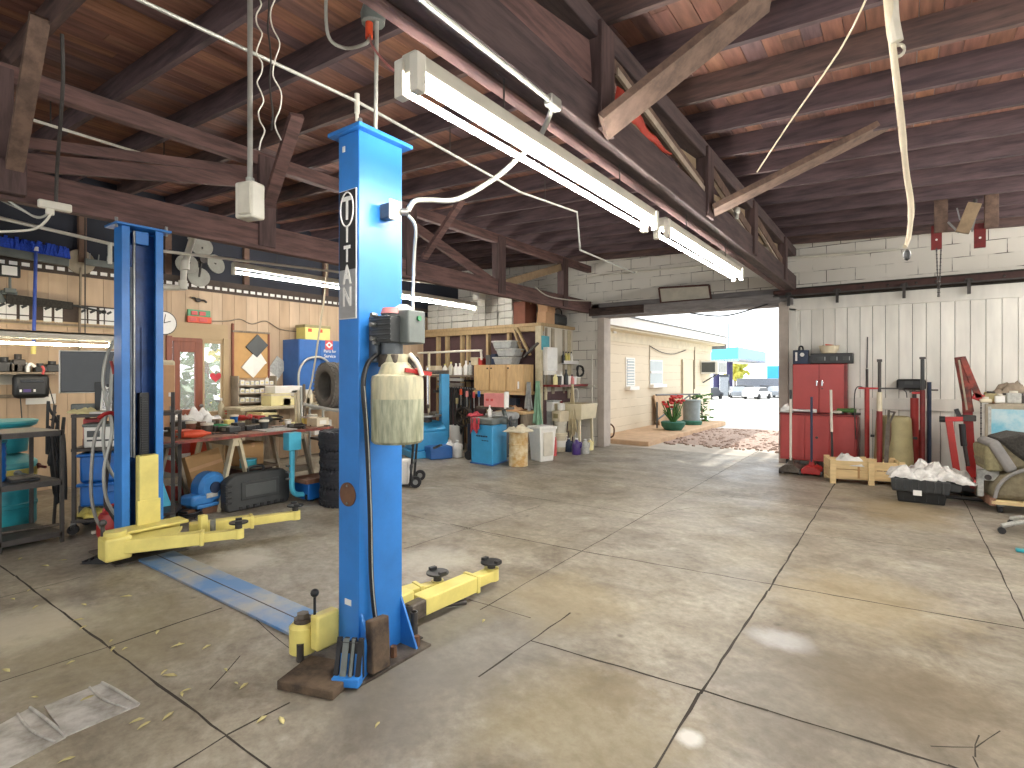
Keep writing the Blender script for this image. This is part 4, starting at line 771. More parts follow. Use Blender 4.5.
for i, pts in enumerate(([(118,335),(107,355),(103,380),(106,400),(112,430),(104,470),(107,500),(118,518)],[(119,345),(112,370),(110,400),(104,425),(104,450),(110,470),(119,482)],[(118,412),(107,416),(98,428),(93,450),(91,490),(95,515),(103,530),(112,537)],[(117,350),(115,380),(113,420),(110,450),(105,500),(110,512),(118,525)])):
    wire('hose',[pX(u,v,-5.62-.03*i) for u,v in pts],.014,['galv','galv','conduit','dark_steel'][i],['first grey air hose looped beside the rear blue post','second grey air hose with a short loop beside the rear post','long grey hose drooping to the floor by the rear post','dark hose hanging straight between the grey hoses'][i],'hose',5)
wire('cable_tie',[pX(98,419,-5.55),pX(105,414,-5.55),pX(112,413,-5.55),pX(118,416,-5.55)],.017,'jack_red','red sleeve on the looped grey hose by the rear post','hose sleeve',4)
wire('cable_tie',[pX(111,361,-5.55),pX(113,368,-5.55),pX(114,374,-5.55)],.012,'red','red tie on the hoses high beside the rear post','tie',4)
carton(oncart(.0,.62,0),(.16,.2,.5),'white and blue carton standing behind the rolling cart','cab_blue',an,tape=False)
for i, (u0, lab) in enumerate(((52,'left tangle of black cables hanging between the rack and the cart'),(60,'right tangle of black cables hanging between the rack and the cart'))):
    r_ = random.Random(80+i); P = [pX(u0+r_.uniform(-5,6),r_.uniform(402,500),-6.75-.05*i) for k in range(16)]
    wire('cable_tangle',P,.013,['black_plastic','charcoal'][i],lab,'cable tangle',5)
wire('cable_tangle',[pX(55,405,-6.75),pX(52,440,-6.75),pX(56,480,-6.75),pX(54,530,-6.8),pX(60,540,-6.6)],.014,'dark_steel','dark cable trailing to the floor between the rack and the cart','cable tangle',5)
# wall above: card strip, broom, lamp, duster, disc
t = T('card_strip','dark strip of white price cards on the tan wall over the desk','card strip',(XL+.004,0,0))
z0, z1 = pX(60,322,XL).z, pX(60,305,XL).z
B().box(0,.012,-.2,3.05,z0-.02,z1+.02).o('strip','soffit',t); B().box(.0,.02,-.2,3.05,z0-.05,z0-.02).o('ledge','wood_worn',t)
for u, w in ((2,7),(11,10),(24,9),(47,8),(58,8),(83,6),(92,8),(101,4),(109,9)):
    y0, y1 = pX(u-w/2,310,XL).y, pX(u+w/2,310,XL).y; c = B().box(.012,.018,y0,y1,z0+.06,z1).o('card','white',t); m = (y0+y1)/2
    B().beam((.02,m-.03,z0+.15),(.02,m+.02,z1-.04),.004,.03).o('sketch_mark','charcoal',c); B().box(.012,.018,y0,y1,z0-.03,z0+.045).o('price_tag','white',t)
def wl(u, v, x=XL+.03): return pX(u,v,x)
t = T('push_broom','blue bristled push broom hung head up on the left wall','broom',(0,0,0))
a, c = wl(-20,243,XL+.25), wl(69,259,XL+.25); B().beam(a-V((0,0,.05)),c-V((0,0,.05)),.05,.10).o('head_bar','box_grey',t,bev=.01)
b = B(); n = 70
for k in range(n):
    p = a.lerp(c,(k+.5)/n)+V((random.uniform(-.02,.02),0,.0)); b.beam(p,p+V((random.uniform(-.03,.03),random.uniform(-.03,.03),random.uniform(.1,.15))),.045,.03)
b.o('bristles','bristle_blue',t)
p, q = wl(36,251,XL+.28), wl(33.6,345,XL+.28); B().cyl(p,q,.019).o('handle','cord_blue',t); B().cyl(q,wl(33.3,354,XL+.28),.026).o('grip','yellow',t); B().cyl(p,p+V((0,0,.05)),.026).o('socket','white',t)
t = T('hook_rail','grey rail of small hooks along the upper wall by the rear post','hook rail',(XL+.1,0,0)); B().box(0,.04,2.55,3.1,2.96,3.05).box(-.1,.0,2.7,2.75,2.98,3.02).o('rail','box_grey',t,bev=.006)
for k in range(5): B().cyl((.03,2.6+k*.1,3.04),(.05,2.6+k*.1,3.12),.007,n=6).o('hook','steel',t)
t = T('round_paddle','round tan disc on a long wooden handle against the wall','paddle',(0,0,0)); c = wl(80,262); B().cyl(c+V((.0,0,0)),c+V((.025,0,0)),.165,n=30).o('disc','wood_grey',t,bev=.006); B().beam(c+V((.03,0,-.08)),wl(79,358,XL+.06),.03,.02).o('handle','wood_worn',t)
t = T('flood_lamp','small square flood lamp with white face high on the left wall','flood lamp',(0,0,0)); c = wl(10,271,XL+.15); B().bx(c,(.06,.19,.15)).o('housing','black_plastic',t,bev=.01); B().bx(c+V((.033,-.01,0)),(.006,.14,.11)).o('face','white',t); B().cyl(c-V((0,0,.07)),c-V((.0,0,.24)),.014).bx(c-V((.0,0,.24)),(.08,.1,.05)).o('bracket','box_grey',t); B().box(XL,c.x,c.y-.02,c.y+.02,c.z-.02,c.z+.02).o('arm','dark_steel',t)
t = T('long_duster','long black tapering duster with a thin handle across the wall','duster',(0,0,0)); a, c, e = wl(6,298,XL+.1), wl(72,305,XL+.1), wl(104,312,XL+.1)
B().add([a+V((0,0,.05)),a-V((0,0,.07)),c-V((0,0,.06)),c+V((0,0,.03))]+[p+V((.05,0,0)) for p in (a+V((0,0,.05)),a-V((0,0,.07)),c-V((0,0,.06)),c+V((0,0,.03)))],[(0,1,2,3),(7,6,5,4),(0,4,5,1),(1,5,6,2),(2,6,7,3),(3,7,4,0)]).o('fabric','fur_dark',t); B().cyl(c,e,.014,n=8).o('handle','charcoal',t); B().ball(e,.03,8).o('end_knob','black_plastic',t)
B().box(XL,a.x+.01,a.y+.1,a.y+.14,a.z,a.z+.02).o('hook','steel',t)
t = T('scissor_bracket','grey clamp bracket over the left end of the long duster','clamp',(0,0,0)); c = wl(9,293,XL+.06); B().bx(c,(.06,.15,.05)).bx(c+V((0,-.08,-.06)),(.04,.06,.14),0,.5).o('jaw','box_grey',t,bev=.006)
# shelf of small parts under the low work light
t = T('wall_shelf','cluttered wooden wall shelf under the low work light','shelf',(XL,0,0)); zs = pX(30,372,XL+.2).z
B().box(0,.3,.3,2.2,zs-.03,zs).o('board','wood_worn',t,bev=.004); B().box(0,.02,.3,2.2,zs-.32,zs-.28).o('rail','wood_worn',t)
rnd = random.Random(4)
for i, (u, h, w, m, lab) in enumerate(((4,.18,.14,'black_plastic','black battery box at the left end of the wall shelf'),(12,.15,.1,'grease_steel','greasy steel part on the wall shelf left of the white hook'),(18,.22,.12,'dark_steel','dark gear box on the wall shelf'),(25,.12,.09,'steel','bright steel fitting on the wall shelf'),(40,.11,.12,'charcoal','charcoal part on the wall shelf right of the white hook'),(52,.14,.14,'black_plastic','black box near the right end of the wall shelf'))):
    p = pX(u,370,XL+.17); t = T('machine_part',lab,'part',(XL+.17,p.y,zs)); B().box(-.07,.07,-w/2,w/2,0,h*.7).o('body',m,t,bev=.012); B().cyl((0,0,h*.7),(0,0,h),w*.3,n=12).o('boss',m,t)
wire('white_hook',[pX(28,372,XL+.31),pX(28,366,XL+.31),pX(31,364,XL+.31),pX(35,367,XL+.31)],.018,'white','white curled hook on the front of the wall shelf','hook',4)
wire('pink_cord',[pX(42,366,XL+.31),pX(44,370,XL+.32),pX(43,375,XL+.31),pX(48,377,XL+.31)],.014,'pink_red','pink cord hanging from the wall shelf','cord',4)
t = T('battery_charger','black rounded battery charger hung under the wall shelf','charger',(0,0,0)); c = pX(31,386,XL+.3)
B().bx(c,(.12,.35,.30)).o('case','black_plastic',t,bev=.055); B().bx(c+V((.062,0,.06)),(.012,.22,.03)).o('handle_slot','screen',t,bev=.005)
for k, m in ((-.11,'white'),(.02,'white')): B().bx(c+V((.062,k,-.055)),(.008,.02,.03)).o('indicator',m,t)
B().bx(c+V((.062,-.05,-.055)),(.007,.07,.035)).o('label_patch','purple',t); B().tube([c+V((0,-.1,-.13)),c+V((0,-.09,-.3)),c+V((0,-.08,-.5))],.006,6,3).tube([c+V((0,.17,.0)),c+V((.02,.2,-.15)),c+V((.02,.24,-.35))],.006,6,3).o('cord','charcoal',t)
B().box(XL,c.x,c.y-.05,c.y+.05,c.z+.02,c.z+.06).o('hook','steel',t)
o = B().bx(pX(41,399,XL+.01),(.004,.3,.13)).o('paper_sheet','paper'); tag(o,'white paper sheet on the wall below the battery charger','paper')
o = B().bx(pX(8,379,XL+.012),(.02,.22,.14)).o('paper_pad','offwhite'); tag(o,'cream paper pad on the wall left of the battery charger','paper')
# clock, neon style sign, ornament, fan
t = T('wall_clock','round white wall clock half hidden by the rear blue post','clock',(0,0,0)); c = pX(163,323,XL+.02); B().cyl(c,c+V((.03,0,0)),.18,n=36).o('rim','black_plastic',t); B().cyl(c+V((.025,0,0)),c+V((.034,0,0)),.166,n=36).o('dial','white',t); B().beam(c+V((.037,0,0)),c+V((.037,.09,.03)),.004,.012).beam(c+V((.037,0,0)),c+V((.037,.02,.13)),.004,.01).o('hands','black_plastic',t)
t = T('red_sign','small lit looking red and green wall sign with trailing cord','sign',(0,0,0)); c = pX(199,318,XL+.03); t['label'] = 'small red and green wall sign with a trailing cord'
B().bx(c+V((0,0,.05)),(.03,.34,.15)).o('back_panel','green',t,bev=.006); B().bx(c+V((.01,-.0,-.03)),(.04,.36,.1)).o('red_panel','orange',t,bev=.006)
for y, z, w in ((-.08,.07,.09),(.04,.07,.1),(-.1,-.03,.1),(.05,-.03,.13)): B().bx(c+V((.024,y,z)),(.02,w,.06)).o('red_mark','pink_red',t,bev=.006)
wire('sign_cord',[pX(210,321,XL+.03),pX(228,321,XL+.03),pX(240,319,XL+.03),pX(252,324,XL+.03),pX(266,321,XL+.03),pX(280,329,XL+.03),pX(300,332,XL+.03)],.009,'wood_worn','brown cord running along the wall from the red sign','cord',5)
t = T('wall_ornament','small dark antler shaped ornament above the red sign','ornament',(0,0,0)); c = pX(198,300,XL+.04); B().ball(c,(.03,.05,.035),8).tube([c,c+V((.02,-.07,.03)),c+V((.02,-.1,.02))],.012,6,2).tube([c,c+V((.02,.08,.0)),c+V((.02,.12,-.03))],.016,6,2).o('figure','dark_steel',t)
t = T('exhaust_fan','grey fan with four round paddle blades on the dark upper wall','fan',(0,0,0)); c = pX(202,260,XL+.35)
for du, dv in ((0,-13),(-15,4),(14,4),(-3,17)):
    p = pX(202+du,260+dv,XL+.36); d = (p-c); k = B()
    ax = V((1,.25*(1 if du > 0 else -1),.2)).normalized(); k.cyl(p-ax*.006,p+ax*.006,.15,n=26); k.o('blade','fan_blade',t)
    B().beam(c,p,.03,.02).o('blade_arm','dark_steel',t)
B().cyl(c-V((.0,0,0)),c+V((.05,0,0)),.05,n=18).o('hub','dark_steel',t); B().cyl(c-V((.36,0,0)),c,.03).o('shaft','dark_steel',t)
# parts board, binders, papers
t = T('cork_board','tan pegboard of small rings beside the glazed door','board',(XL+.005,0,0)); y0, y1 = pX(233,350,XL).y, pX(267,350,XL).y; za, zb = pX(250,378,XL).z, pX(250,332,XL).z
B().box(0,.02,y0,y1,za,zb).o('panel','peg',t,bev=.004); B().box(0,.035,y0-.03,y0,za,zb+.12).o('upright','door_wood',t); B().box(0,.035,y1,y1+.03,za,zb).o('upright','door_wood',t); B().box(0,.045,y0-.03,y1+.03,zb-.02,zb+.01).o('top_rail','wood_worn',t)
for u, v in ((236,341),(242,341),(249,342),(237,348),(242,349)):
    c = pX(u,v,XL+.035); B().tube([c+V((0,.035*math.cos(a),.035*math.sin(a))) for a in [k*.5 for k in range(14)]],.008,6).o('ring','dark_steel',t)
for u, v in ((239,355),(244,357)): B().ball(pX(u,v,XL+.04),(.02,.05,.04),10).o('pulley','steel',t)
B().bx(pX(237,367,XL+.03),(.02,.05,.04)).o('tag_plate','dark_steel',t)
def tilted(u, v, w, h, rot, mat, name, label, cat, x=XL+.045, d=.01): 
    o = B().box(-d/2,d/2,-w/2,w/2,-h/2,h/2).o(name,mat,loc=pX(u,v,x),bev=.002); o.rotation_euler = (rot,0,0); return tag(o,label,cat)
tilted(257,346,.26,.3,-.75,'slate','binder','dark grey binder pinned askew on the pegboard','binder',d=.03); tilted(253,366,.27,.3,-.72,'paper','catalogue','white and orange catalogue pinned askew below the dark binder','catalogue',d=.025)
tilted(278,367,.26,.30,-.62,'paper_grey','diagram_sheet','white diagram sheet pinned as a diamond right of the pegboard','paper',XL+.03); tilted(273,377,.2,.28,-.55,'paper','note_sheet','plain white sheet tucked under the diamond diagram','paper',XL+.02)
tilted(261,360,.12,.2,.6,'paper','note_slip','small white slip between the binder and the upright','paper')
t = T('drawer_shelf','open shelf of small white part boxes below the pegboard','shelf',(XL,0,0))
rows = [pX(248,v,XL+.2).z for v in (385,393,402,411)]
for z in rows: B().box(0,.24,y0-.02,y1+.02,z-.02,z).o('shelf_board','wood_grey',t)
B().box(0,.24,y0-.04,y0-.02,rows[-1]-.1,rows[0]+.15).o('side','wood_grey',t); B().box(0,.24,y1+.02,y1+.04,rows[-1]-.1,rows[0]+.15).o('side','wood_grey',t); B().box(.0,.22,y0-.03,y1+.03,0,rows[-1]-.05).o('cupboard','wood_worn',t)
first = None
for j, z in enumerate(rows):
    for k in range(7):
        w = (y1-y0)/7; p = (XL+.13,y0+w*(k+.5),z)
        if first is None:
            first = T('part_box','small white part box in the rows below the pegboard','box',p,0,'white part boxes below the pegboard'); B().box(-.09,.09,-w*.45,w*.45,0,.075).o('body','white',first,bev=.003); B().box(.09,.093,-w*.25,w*.25,.02,.05).o('label_patch','yellow_paper',first); c = first
        else: c = dup(first,p)
        c.scale = (1,random.uniform(.85,1.0),random.uniform(.75,1.15))
# blue wall cabinet with yellow box
t = T('wall_cabinet','blue steel wall cabinet with a red diamond logo','cabinet',(0,0,0)); xf = -8.5
a, c = pX(299,340,xf), pX(345,391,xf); ya, yb_ = a.y, c.y; zt, zb = pX(320,340,xf).z, pX(320,391,xf).z
B().box(XL,xf-.02,ya,yb_,zb,zt).o('body','cab_blue',t,bev=.006); ym = ya+(yb_-ya)*.45
B().box(xf-.02,xf,ya+.005,ym-.003,zb+.01,zt-.01).o('door','cab_blue',t,bev=.004); B().box(xf-.02,xf,ym+.003,yb_-.005,zb+.01,zt-.01).o('door','cab_blue',t,bev=.004)
c = pX(329,345,xf+.004); B().bx(c,(.006,.16,.17)).o('logo_field','pink_red',t); B().prism([(c.y-.075,c.z),(c.y,c.z+.06),(c.y+.075,c.z),(c.y,c.z-.06)],xf+.007,xf+.011,'x').o('logo_diamond','white',t); B().prism([(c.y-.035,c.z),(c.y,c.z+.028),(c.y+.035,c.z),(c.y,c.z-.028)],xf+.011,xf+.013,'x').o('logo_core','pink_red',t)
c2 = pX(330,353,xf+.006); lettering('Service',.085,'white',t,(xf+.006,c2.y,c2.z-.06),(PI/2,0,PI/2)); lettering('Parts for',.075,'white',t,(xf+.006,c2.y,c2.z+.03),(PI/2,0,PI/2))
t = T('storage_crate','yellow plastic crate on top of the blue wall cabinet','crate',(xf-.22,pX(314,335,xf-.2).y,zt)); B().box(-.14,.14,-.26,.26,0,.25).o('body','yellow',t,bev=.012); B().box(-.15,.15,-.27,.27,.22,.27).o('lid','khaki',t,bev=.008)
for y in (-.2,.02): B().box(.14,.148,y,y+.07,.14,.2).o('latch','orange',t)
wire('hose_loop',[pX(299,392,xf+.05),pX(299,372,xf+.05),pX(306,360,xf+.05),pX(318,357,xf+.05),pX(327,361,xf+.05),pX(332,370,xf+.05)],.02,'galv','grey hose arched over the front of the blue wall cabinet','hose',6)
wire('rope',[pX(328,261,-6.6),pX(324,300,-6.6),pX(321,320,-6.6),pX(312,380,-6.6),pX(304,405,-6.6)],.012,'cream','thin cream rope slanting down in front of the blue wall cabinet','rope',3)
t = T('standing_sign','small orange can standing at the foot of the pegboard upright','can',(0,0,0)); t.name = 'spray_can'; c = pX(270,396,XL+.3); t.location = c
B().cyl((0,0,-.1),(0,0,.1),.04).o('body','orange',t); B().cyl((0,0,.1),(0,0,.15),.025).o('cap','charcoal',t)
# back desk along the wall
t = T('back_desk','pale wooden back desk along the left wall behind the bench','desk',(XL+.45,5.4,0)); B().box(-.18,.35,-1.1,1.3,.93,.98).o('desk_top','wood_cream',t,bev=.006)
for y in (-1.05,1.2): B().box(-.16,.3,y,y+.05,0,.93).o('end_panel','wood_cream',t)
def box_on(u, v, x, d, label, mat, cat='box', name='carton', rz=0, **k):
    p = pX(u,v,x); return carton(p,d,label,mat,rz,None,name,cat=cat,**k)
for i, (u, w, h, m, lab) in enumerate(((276,.35,.2,'yellow_paper','pale yellow carton on the back desk, left of a stack of files'),(292,.5,.14,'yellow_paper','long yellow file box on the back desk'),(303,.2,.18,'cream','cream file box at the right end of the back desk'),(284,.5,.12,'paper','white paper ream lying over the yellow cartons'),(297,.4,.1,'offwhite','flat white parcel on the back desk'))):
    z = .98 if i < 3 else (1.181 if i == 3 else 1.13)
    p = pX(u,410,-8.45); carton((-8.45,p.y,z),(.3,w,h),lab,m,0,tape=False,band=[('cream',.8,.95)] if i < 3 else None)
t = T('fridge_locker','tall pale tan locker beside the rear blue post','locker',(-7.6,3.05,0)); p0, p1 = pX(163,360,-7.4), pX(176,400,-7.4)
t.location = (-7.6,(p0.y+p1.y)/2,0); hw = (p1.y-p0.y)/2; B().box(-.2,.2,-hw-.1,hw,0,p0.z).o('body','wood_cream',t,bev=.03); B().box(.2,.22,-hw-.08,hw-.02,.1,p0.z-.06).o('door','card_tan',t,bev=.008); B().box(.22,.24,hw-.08,hw-.05,.9,1.1).o('handle','steel',t); B().box(.2,.225,-.02,.03,1.22,1.27).o('note','white',t)
# ================= trestle bench and what stands on and under it
BZ = .82
t = T('workbench','long worn wooden bench board laid over sawhorses','bench top',(-6.38,3.35,0)); B().box(-.38,.38,-1.0,1.02,BZ-.035,BZ).o('board','plank_edge',t,bev=.004); B().box(.381,.384,-1.0,1.02,BZ-.034,BZ-.004).o('edge_strip','red_worn',t)
def sawhorse(y, label, m):
    t = T('sawhorse',label,'sawhorse',(-6.45,y,0)); B().box(-.42,.42,-.045,.045,BZ-.125,BZ-.036).o('top_rail',m,t,bev=.004)
    for x in (-.34,.40):
        for s in (-1,1): B().beam((x,s*.2,.0),(x,s*.03,BZ-.06),.03,.075,(1,0,0)).o('leg',m,t)
        B().beam((x-.02,-.12,.33),(x-.02,.12,.33),.025,.08).o('cross_brace',m,t)
    return t
sawhorse(3.12,'cream wooden sawhorse behind the black tool case','wood_cream'); sawhorse(3.93,'grey wooden sawhorse behind the blue stand','wood_grey'); sawhorse(2.62,'weathered sawhorse under the left half of the bench','wood_worn').location.x = -6.85
# tool case
p0, p1 = fl(226,514), fl(290,501); dv = p1-p0; W = dv.length; an = math.atan2(dv.y,dv.x)
t = T('tool_case','big black moulded tool case standing before the bench','tool case',p0,an); H = .42
B().prism([(.0,.05),(.03,0),(W-.03,0),(W,.05),(W,H-.1),(W-.08,H-.02),(.12,H-.02),(.04,H-.06),(0,H-.1)],0,.14,'y').o('shell','charcoal',t,bev=.02)
B().box(.16,W-.14,-.012,.02,.11,H-.11).o('front_panel','charcoal',t,bev=.01); B().box(.2,W-.18,-.016,.0,.14,H-.14).o('inner_panel','slate',t,bev=.006)
for k in range(7): B().box(.14+k*.08,.18+k*.08,-.015,.02,.01,.05).o('foot_rib','black_plastic',t,bev=.006)
for k in range(4): B().box(-.01,.06,-.012,.02,.09+k*.06,.115+k*.06).o('side_rib','black_plastic',t,bev=.004)
B().tube([(W*.38,.08,H-.03),(W*.4,.08,H+.03),(W*.6,.08,H+.03),(W*.62,.08,H-.03)],.014,8,3).o('handle','black_plastic',t)
# blower
t = T('floor_blower','blue snail shaped floor blower beside the black tool case','blower',V((-6.12,2.86,.077)),.2)
B().lathe([(0,-.1),(.13,-.1),(.165,-.06),(.165,.06),(.13,.1),(0,.1)],(0,0,.2),26,'x').o('scroll','grill_blue',t); B().box(-.1,.1,-.26,0,.03,.15).o('outlet','grill_blue',t,bev=.03); B().cyl((.095,0,.2),(.115,0,.2),.06,n=20).o('intake_ring','navy',t); B().box(-.1,.1,-.2,.12,0,.04).o('foot','grill_blue',t,bev=.01); B().box(.1,.106,-.1,.03,.1,.15).o('rating_plate','paper_grey',t)
o = B().box(-.1,.1,-.3,.12,0,.075).o('timber_block','rust',bev=.008,loc=V((-6.14,2.84,0))); tag(o,'brown timber block lying under the bench','timber block')
t = T('flat_carton','large flat brown carton leaning under the bench','carton',(-6.5,3.1,.0),.1); B().box(-.07,.05,-.2,.2,0,.56).ro(-.22,'Y').ro(.18,'X').o('panel','cardboard',t,bev=.006); B().box(.051,.054,-.2,.2,.38,.42).ro(-.22,'Y').ro(.18,'X').o('flap_line','card_tan',t); t.location.z = .05
carton((-6.5,3.46,.402),(.3,.3,.27),'square brown carton on the lower tray between sawhorses','cardboard',.15); t = T('bench_tray','low wooden tray board between the sawhorses','tray board',(-6.5,3.52,.0)); B().box(-.28,.26,-.22,.22,.37,.4).o('board','wood_worn',t); B().box(-.25,.2,-.18,.18,0,.37).o('crate_base','maroon_wall',t)
t = T('teal_tin','round teal tin standing between the sawhorses','tin',fl(255,475,.40)+V((.0,.0,0))); t.location = (-6.25,3.37,.402); B().cyl((0,0,0),(0,0,.09),.09,n=22).o('body','teal',t); B().cyl((0,0,.085),(0,0,.1),.094,n=22).o('lid','cyan',t)
carton((-7.05,2.95,.0),(.4,.3,.26),'lower red and white carton beside the rear blue post','white',0,band=[('pink_red',.1,.75)],tape=False); carton((-7.05,2.97,.262),(.38,.32,.24),'middle red and white carton beside the rear blue post','white',0,band=[('pink_red',.35,.95)],tape=False); carton((-7.08,2.9,.504),(.3,.24,.2),'upper red and white carton beside the rear blue post','pink_red',.1,tape=False,band=[('white',.0,.25)])
o = B().box(-.14,.14,-.09,.09,0,.2).o('orange_carton','orange',bev=.006,loc=(-7.08,3.18,.504)); tag(o,'orange carton on the stack under the bench end','box')
o = B().box(-.015,.015,-.13,.13,0,.42).ro(.3,'X').o('blue_white_board','cyan',bev=.004,loc=(-6.2,2.42,.01)); tag(o,'pale blue printed board leaning by the red cartons','board')
wire('cable_coil',[V((-6.0+.1*math.cos(k*.55)+.01*math.sin(k),2.62+.1*math.sin(k*.55),.014+.0022*k)) for k in range(34)],.012,'black_plastic','black cable coil on the floor by the red cartons','cable coil',3)
# blue stand on wheels
t = T('wheeled_stand','light blue wheeled machine stand with a box on its bent post','stand',(-5.75,3.9,0)); q = lambda u,v: pX(u,v,-5.72)-V((-5.75,3.9,0))
B().tube([q(292,446),q(292,470),q(292,488),q(296,494),q(305,494)],.03,10,4).o('bent_post','cyan',t); a, c = q(285.5,433), q(298,449); B().box(-.02,.1,a.y,c.y,c.z,a.z).o('head_box','cyan',t,bev=.006)
a, c = q(303,483), q(323,495); B().box(-.16,.14,a.y,c.y+.05,c.z,a.z).o('motor_box','bin_blue',t,bev=.01); B().box(-.18,.16,a.y-.04,c.y+.08,a.z,a.z+.05).o('wood_cover','plank_edge',t,bev=.006); b = B(); 
for y in (a.y,c.y): wheel(b,(.1,y+.02,.06),.06,.04,'x')
b = B(); wheel(b,(.1,a.y+.05,.06),.06,.04,'x'); b.o('wheel','rubber',t); b = B(); wheel(b,(.1,c.y+.02,.06),.06,.04,'x'); b.o('wheel','rubber',t)
for v in (466,472,479): B().cyl(q(286,v),q(292,v),.012).o('peg','steel',t)
# red jerry and hoses beside tyres
t = T('grease_pump','red grease pump with green cap half hidden behind the tyre stack','pump',(-5.95,4.28,0)); B().cyl((0,0,.0),(0,0,.32),.09,n=16).o('can','red',t); B().cyl((0,0,.32),(0,0,.5),.02).o('barrel','steel',t); B().ball((.0,0,.38),.04,8).o('cap','green',t); B().tube([(.05,0,.3),(.13,-.05,.35),(.12,-.06,.15),(.1,-.03,.05)],.014,8,4).o('hose','red_dark',t)
# tyres
for k in range(4): tyre((-5.27+random.uniform(-.012,.012),4.03,.105+k*.212),.315,.205,(0,0,1),['bottom','second from bottom','third from bottom','top'][k]+' tyre of the black stack behind the near post')
ax = V((.16,.98,0)).normalized(); base = V((-6.42,4.62,1.335))
for k in range(3): tyre(base+ax*.2*k,.325,.19,ax,['left','middle','right'][k]+' of three dusty tyres stood on the steel rack','tyre_dusty')
t = T('tyre_rack','low steel bar rack carrying three dusty tyres','rack',(-6.42,4.62,0),math.atan2(ax.y,ax.x)); 
for y in (-.2,.2): B().cyl((-.2,y,1.02),(.65,y,1.02),.018).o('bar','galv',t)
for x in (-.2,.62):
    for y in (-.2,.2): B().cyl((x,y,0),(x,y,1.02),.018).o('leg','galv',t)
B().box(-.2,.63,-.2,.2,.6,.63).o('shelf','dark_steel',t)
wire('steel_tube',[pX(303,404,-6.05),pX(338,411,-6.05)],.02,'galv','long grey pipe lying in front of the dusty tyres','pipe',1)
# clutter on the bench
def tool(u, v, kind, label, mat, rz=0, s=1, z=BZ):
    p = fl(u,v,z+.003); 
    if kind == 'gun':
        t = T('power_tool',label,'power tool',p,rz); B().lathe([(0,-.12),(.035,-.11),(.045,-.02),(.04,.06),(.02,.1),(.012,.14),(0,.14)],(0,0,.045),14,'x').o('motor_barrel',mat,t); B().bx((-.05,.07,.025),(.045,.13,.05),.25).o('grip','black_plastic',t,bev=.01); B().bx((-.06,.15,.03),(.08,.05,.06)).o('battery','charcoal',t,bev=.008)
    elif kind == 'case':
        t = T('small_case',label,'case',p,rz); B().box(-.11*s,.11*s,-.08*s,.08*s,0,.075*s).o('body',mat,t,bev=.01); B().box(-.03,.03,-.085*s-.006,-.08*s,.02,.05).o('latch','steel',t)
    elif kind == 'tub':
        t = T('small_tub',label,'tub',p,rz); B().lathe([(0,0),(.05*s,0),(.06*s,.11*s),(.063*s,.115*s),(0,.12*s)],(0,0,0),16).o('body',mat,t); B().lathe([(.066*s,.1*s),(.066*s,.125*s),(0,.127*s)],(0,0,0),16).o('lid','offwhite',t)
    elif kind == 'wrench':
        t = T('wrench',label,'wrench',p,rz); B().box(-.1,.1,-.01,.01,0,.012).o('shank',mat,t,bev=.003); B().cyl((.11,0,0),(.11,0,.014),.026,n=8).cyl((-.11,0,0),(-.11,0,.014),.022,n=8).o('jaw',mat,t)
    elif kind == 'vise':
        t = T('clamp_block',label,'clamp',p,rz); B().box(-.06,.06,-.05,.05,0,.05).box(-.06,-.02,-.05,.05,.05,.1).box(.02,.06,-.05,.05,.05,.1).o('jaws',mat,t,bev=.006); B().cyl((.0,-.06,.06),(0,-.16,.06),.012).o('screw','steel',t)
    elif kind == 'coil':
        t = T('hose_coil',label,'hose',p,rz); B().tube([(.1*s*math.cos(k*.5),.1*s*math.sin(k*.5),.012+.004*k*s) for k in range(26)],.011,7).o('coil',mat,t)
    return t
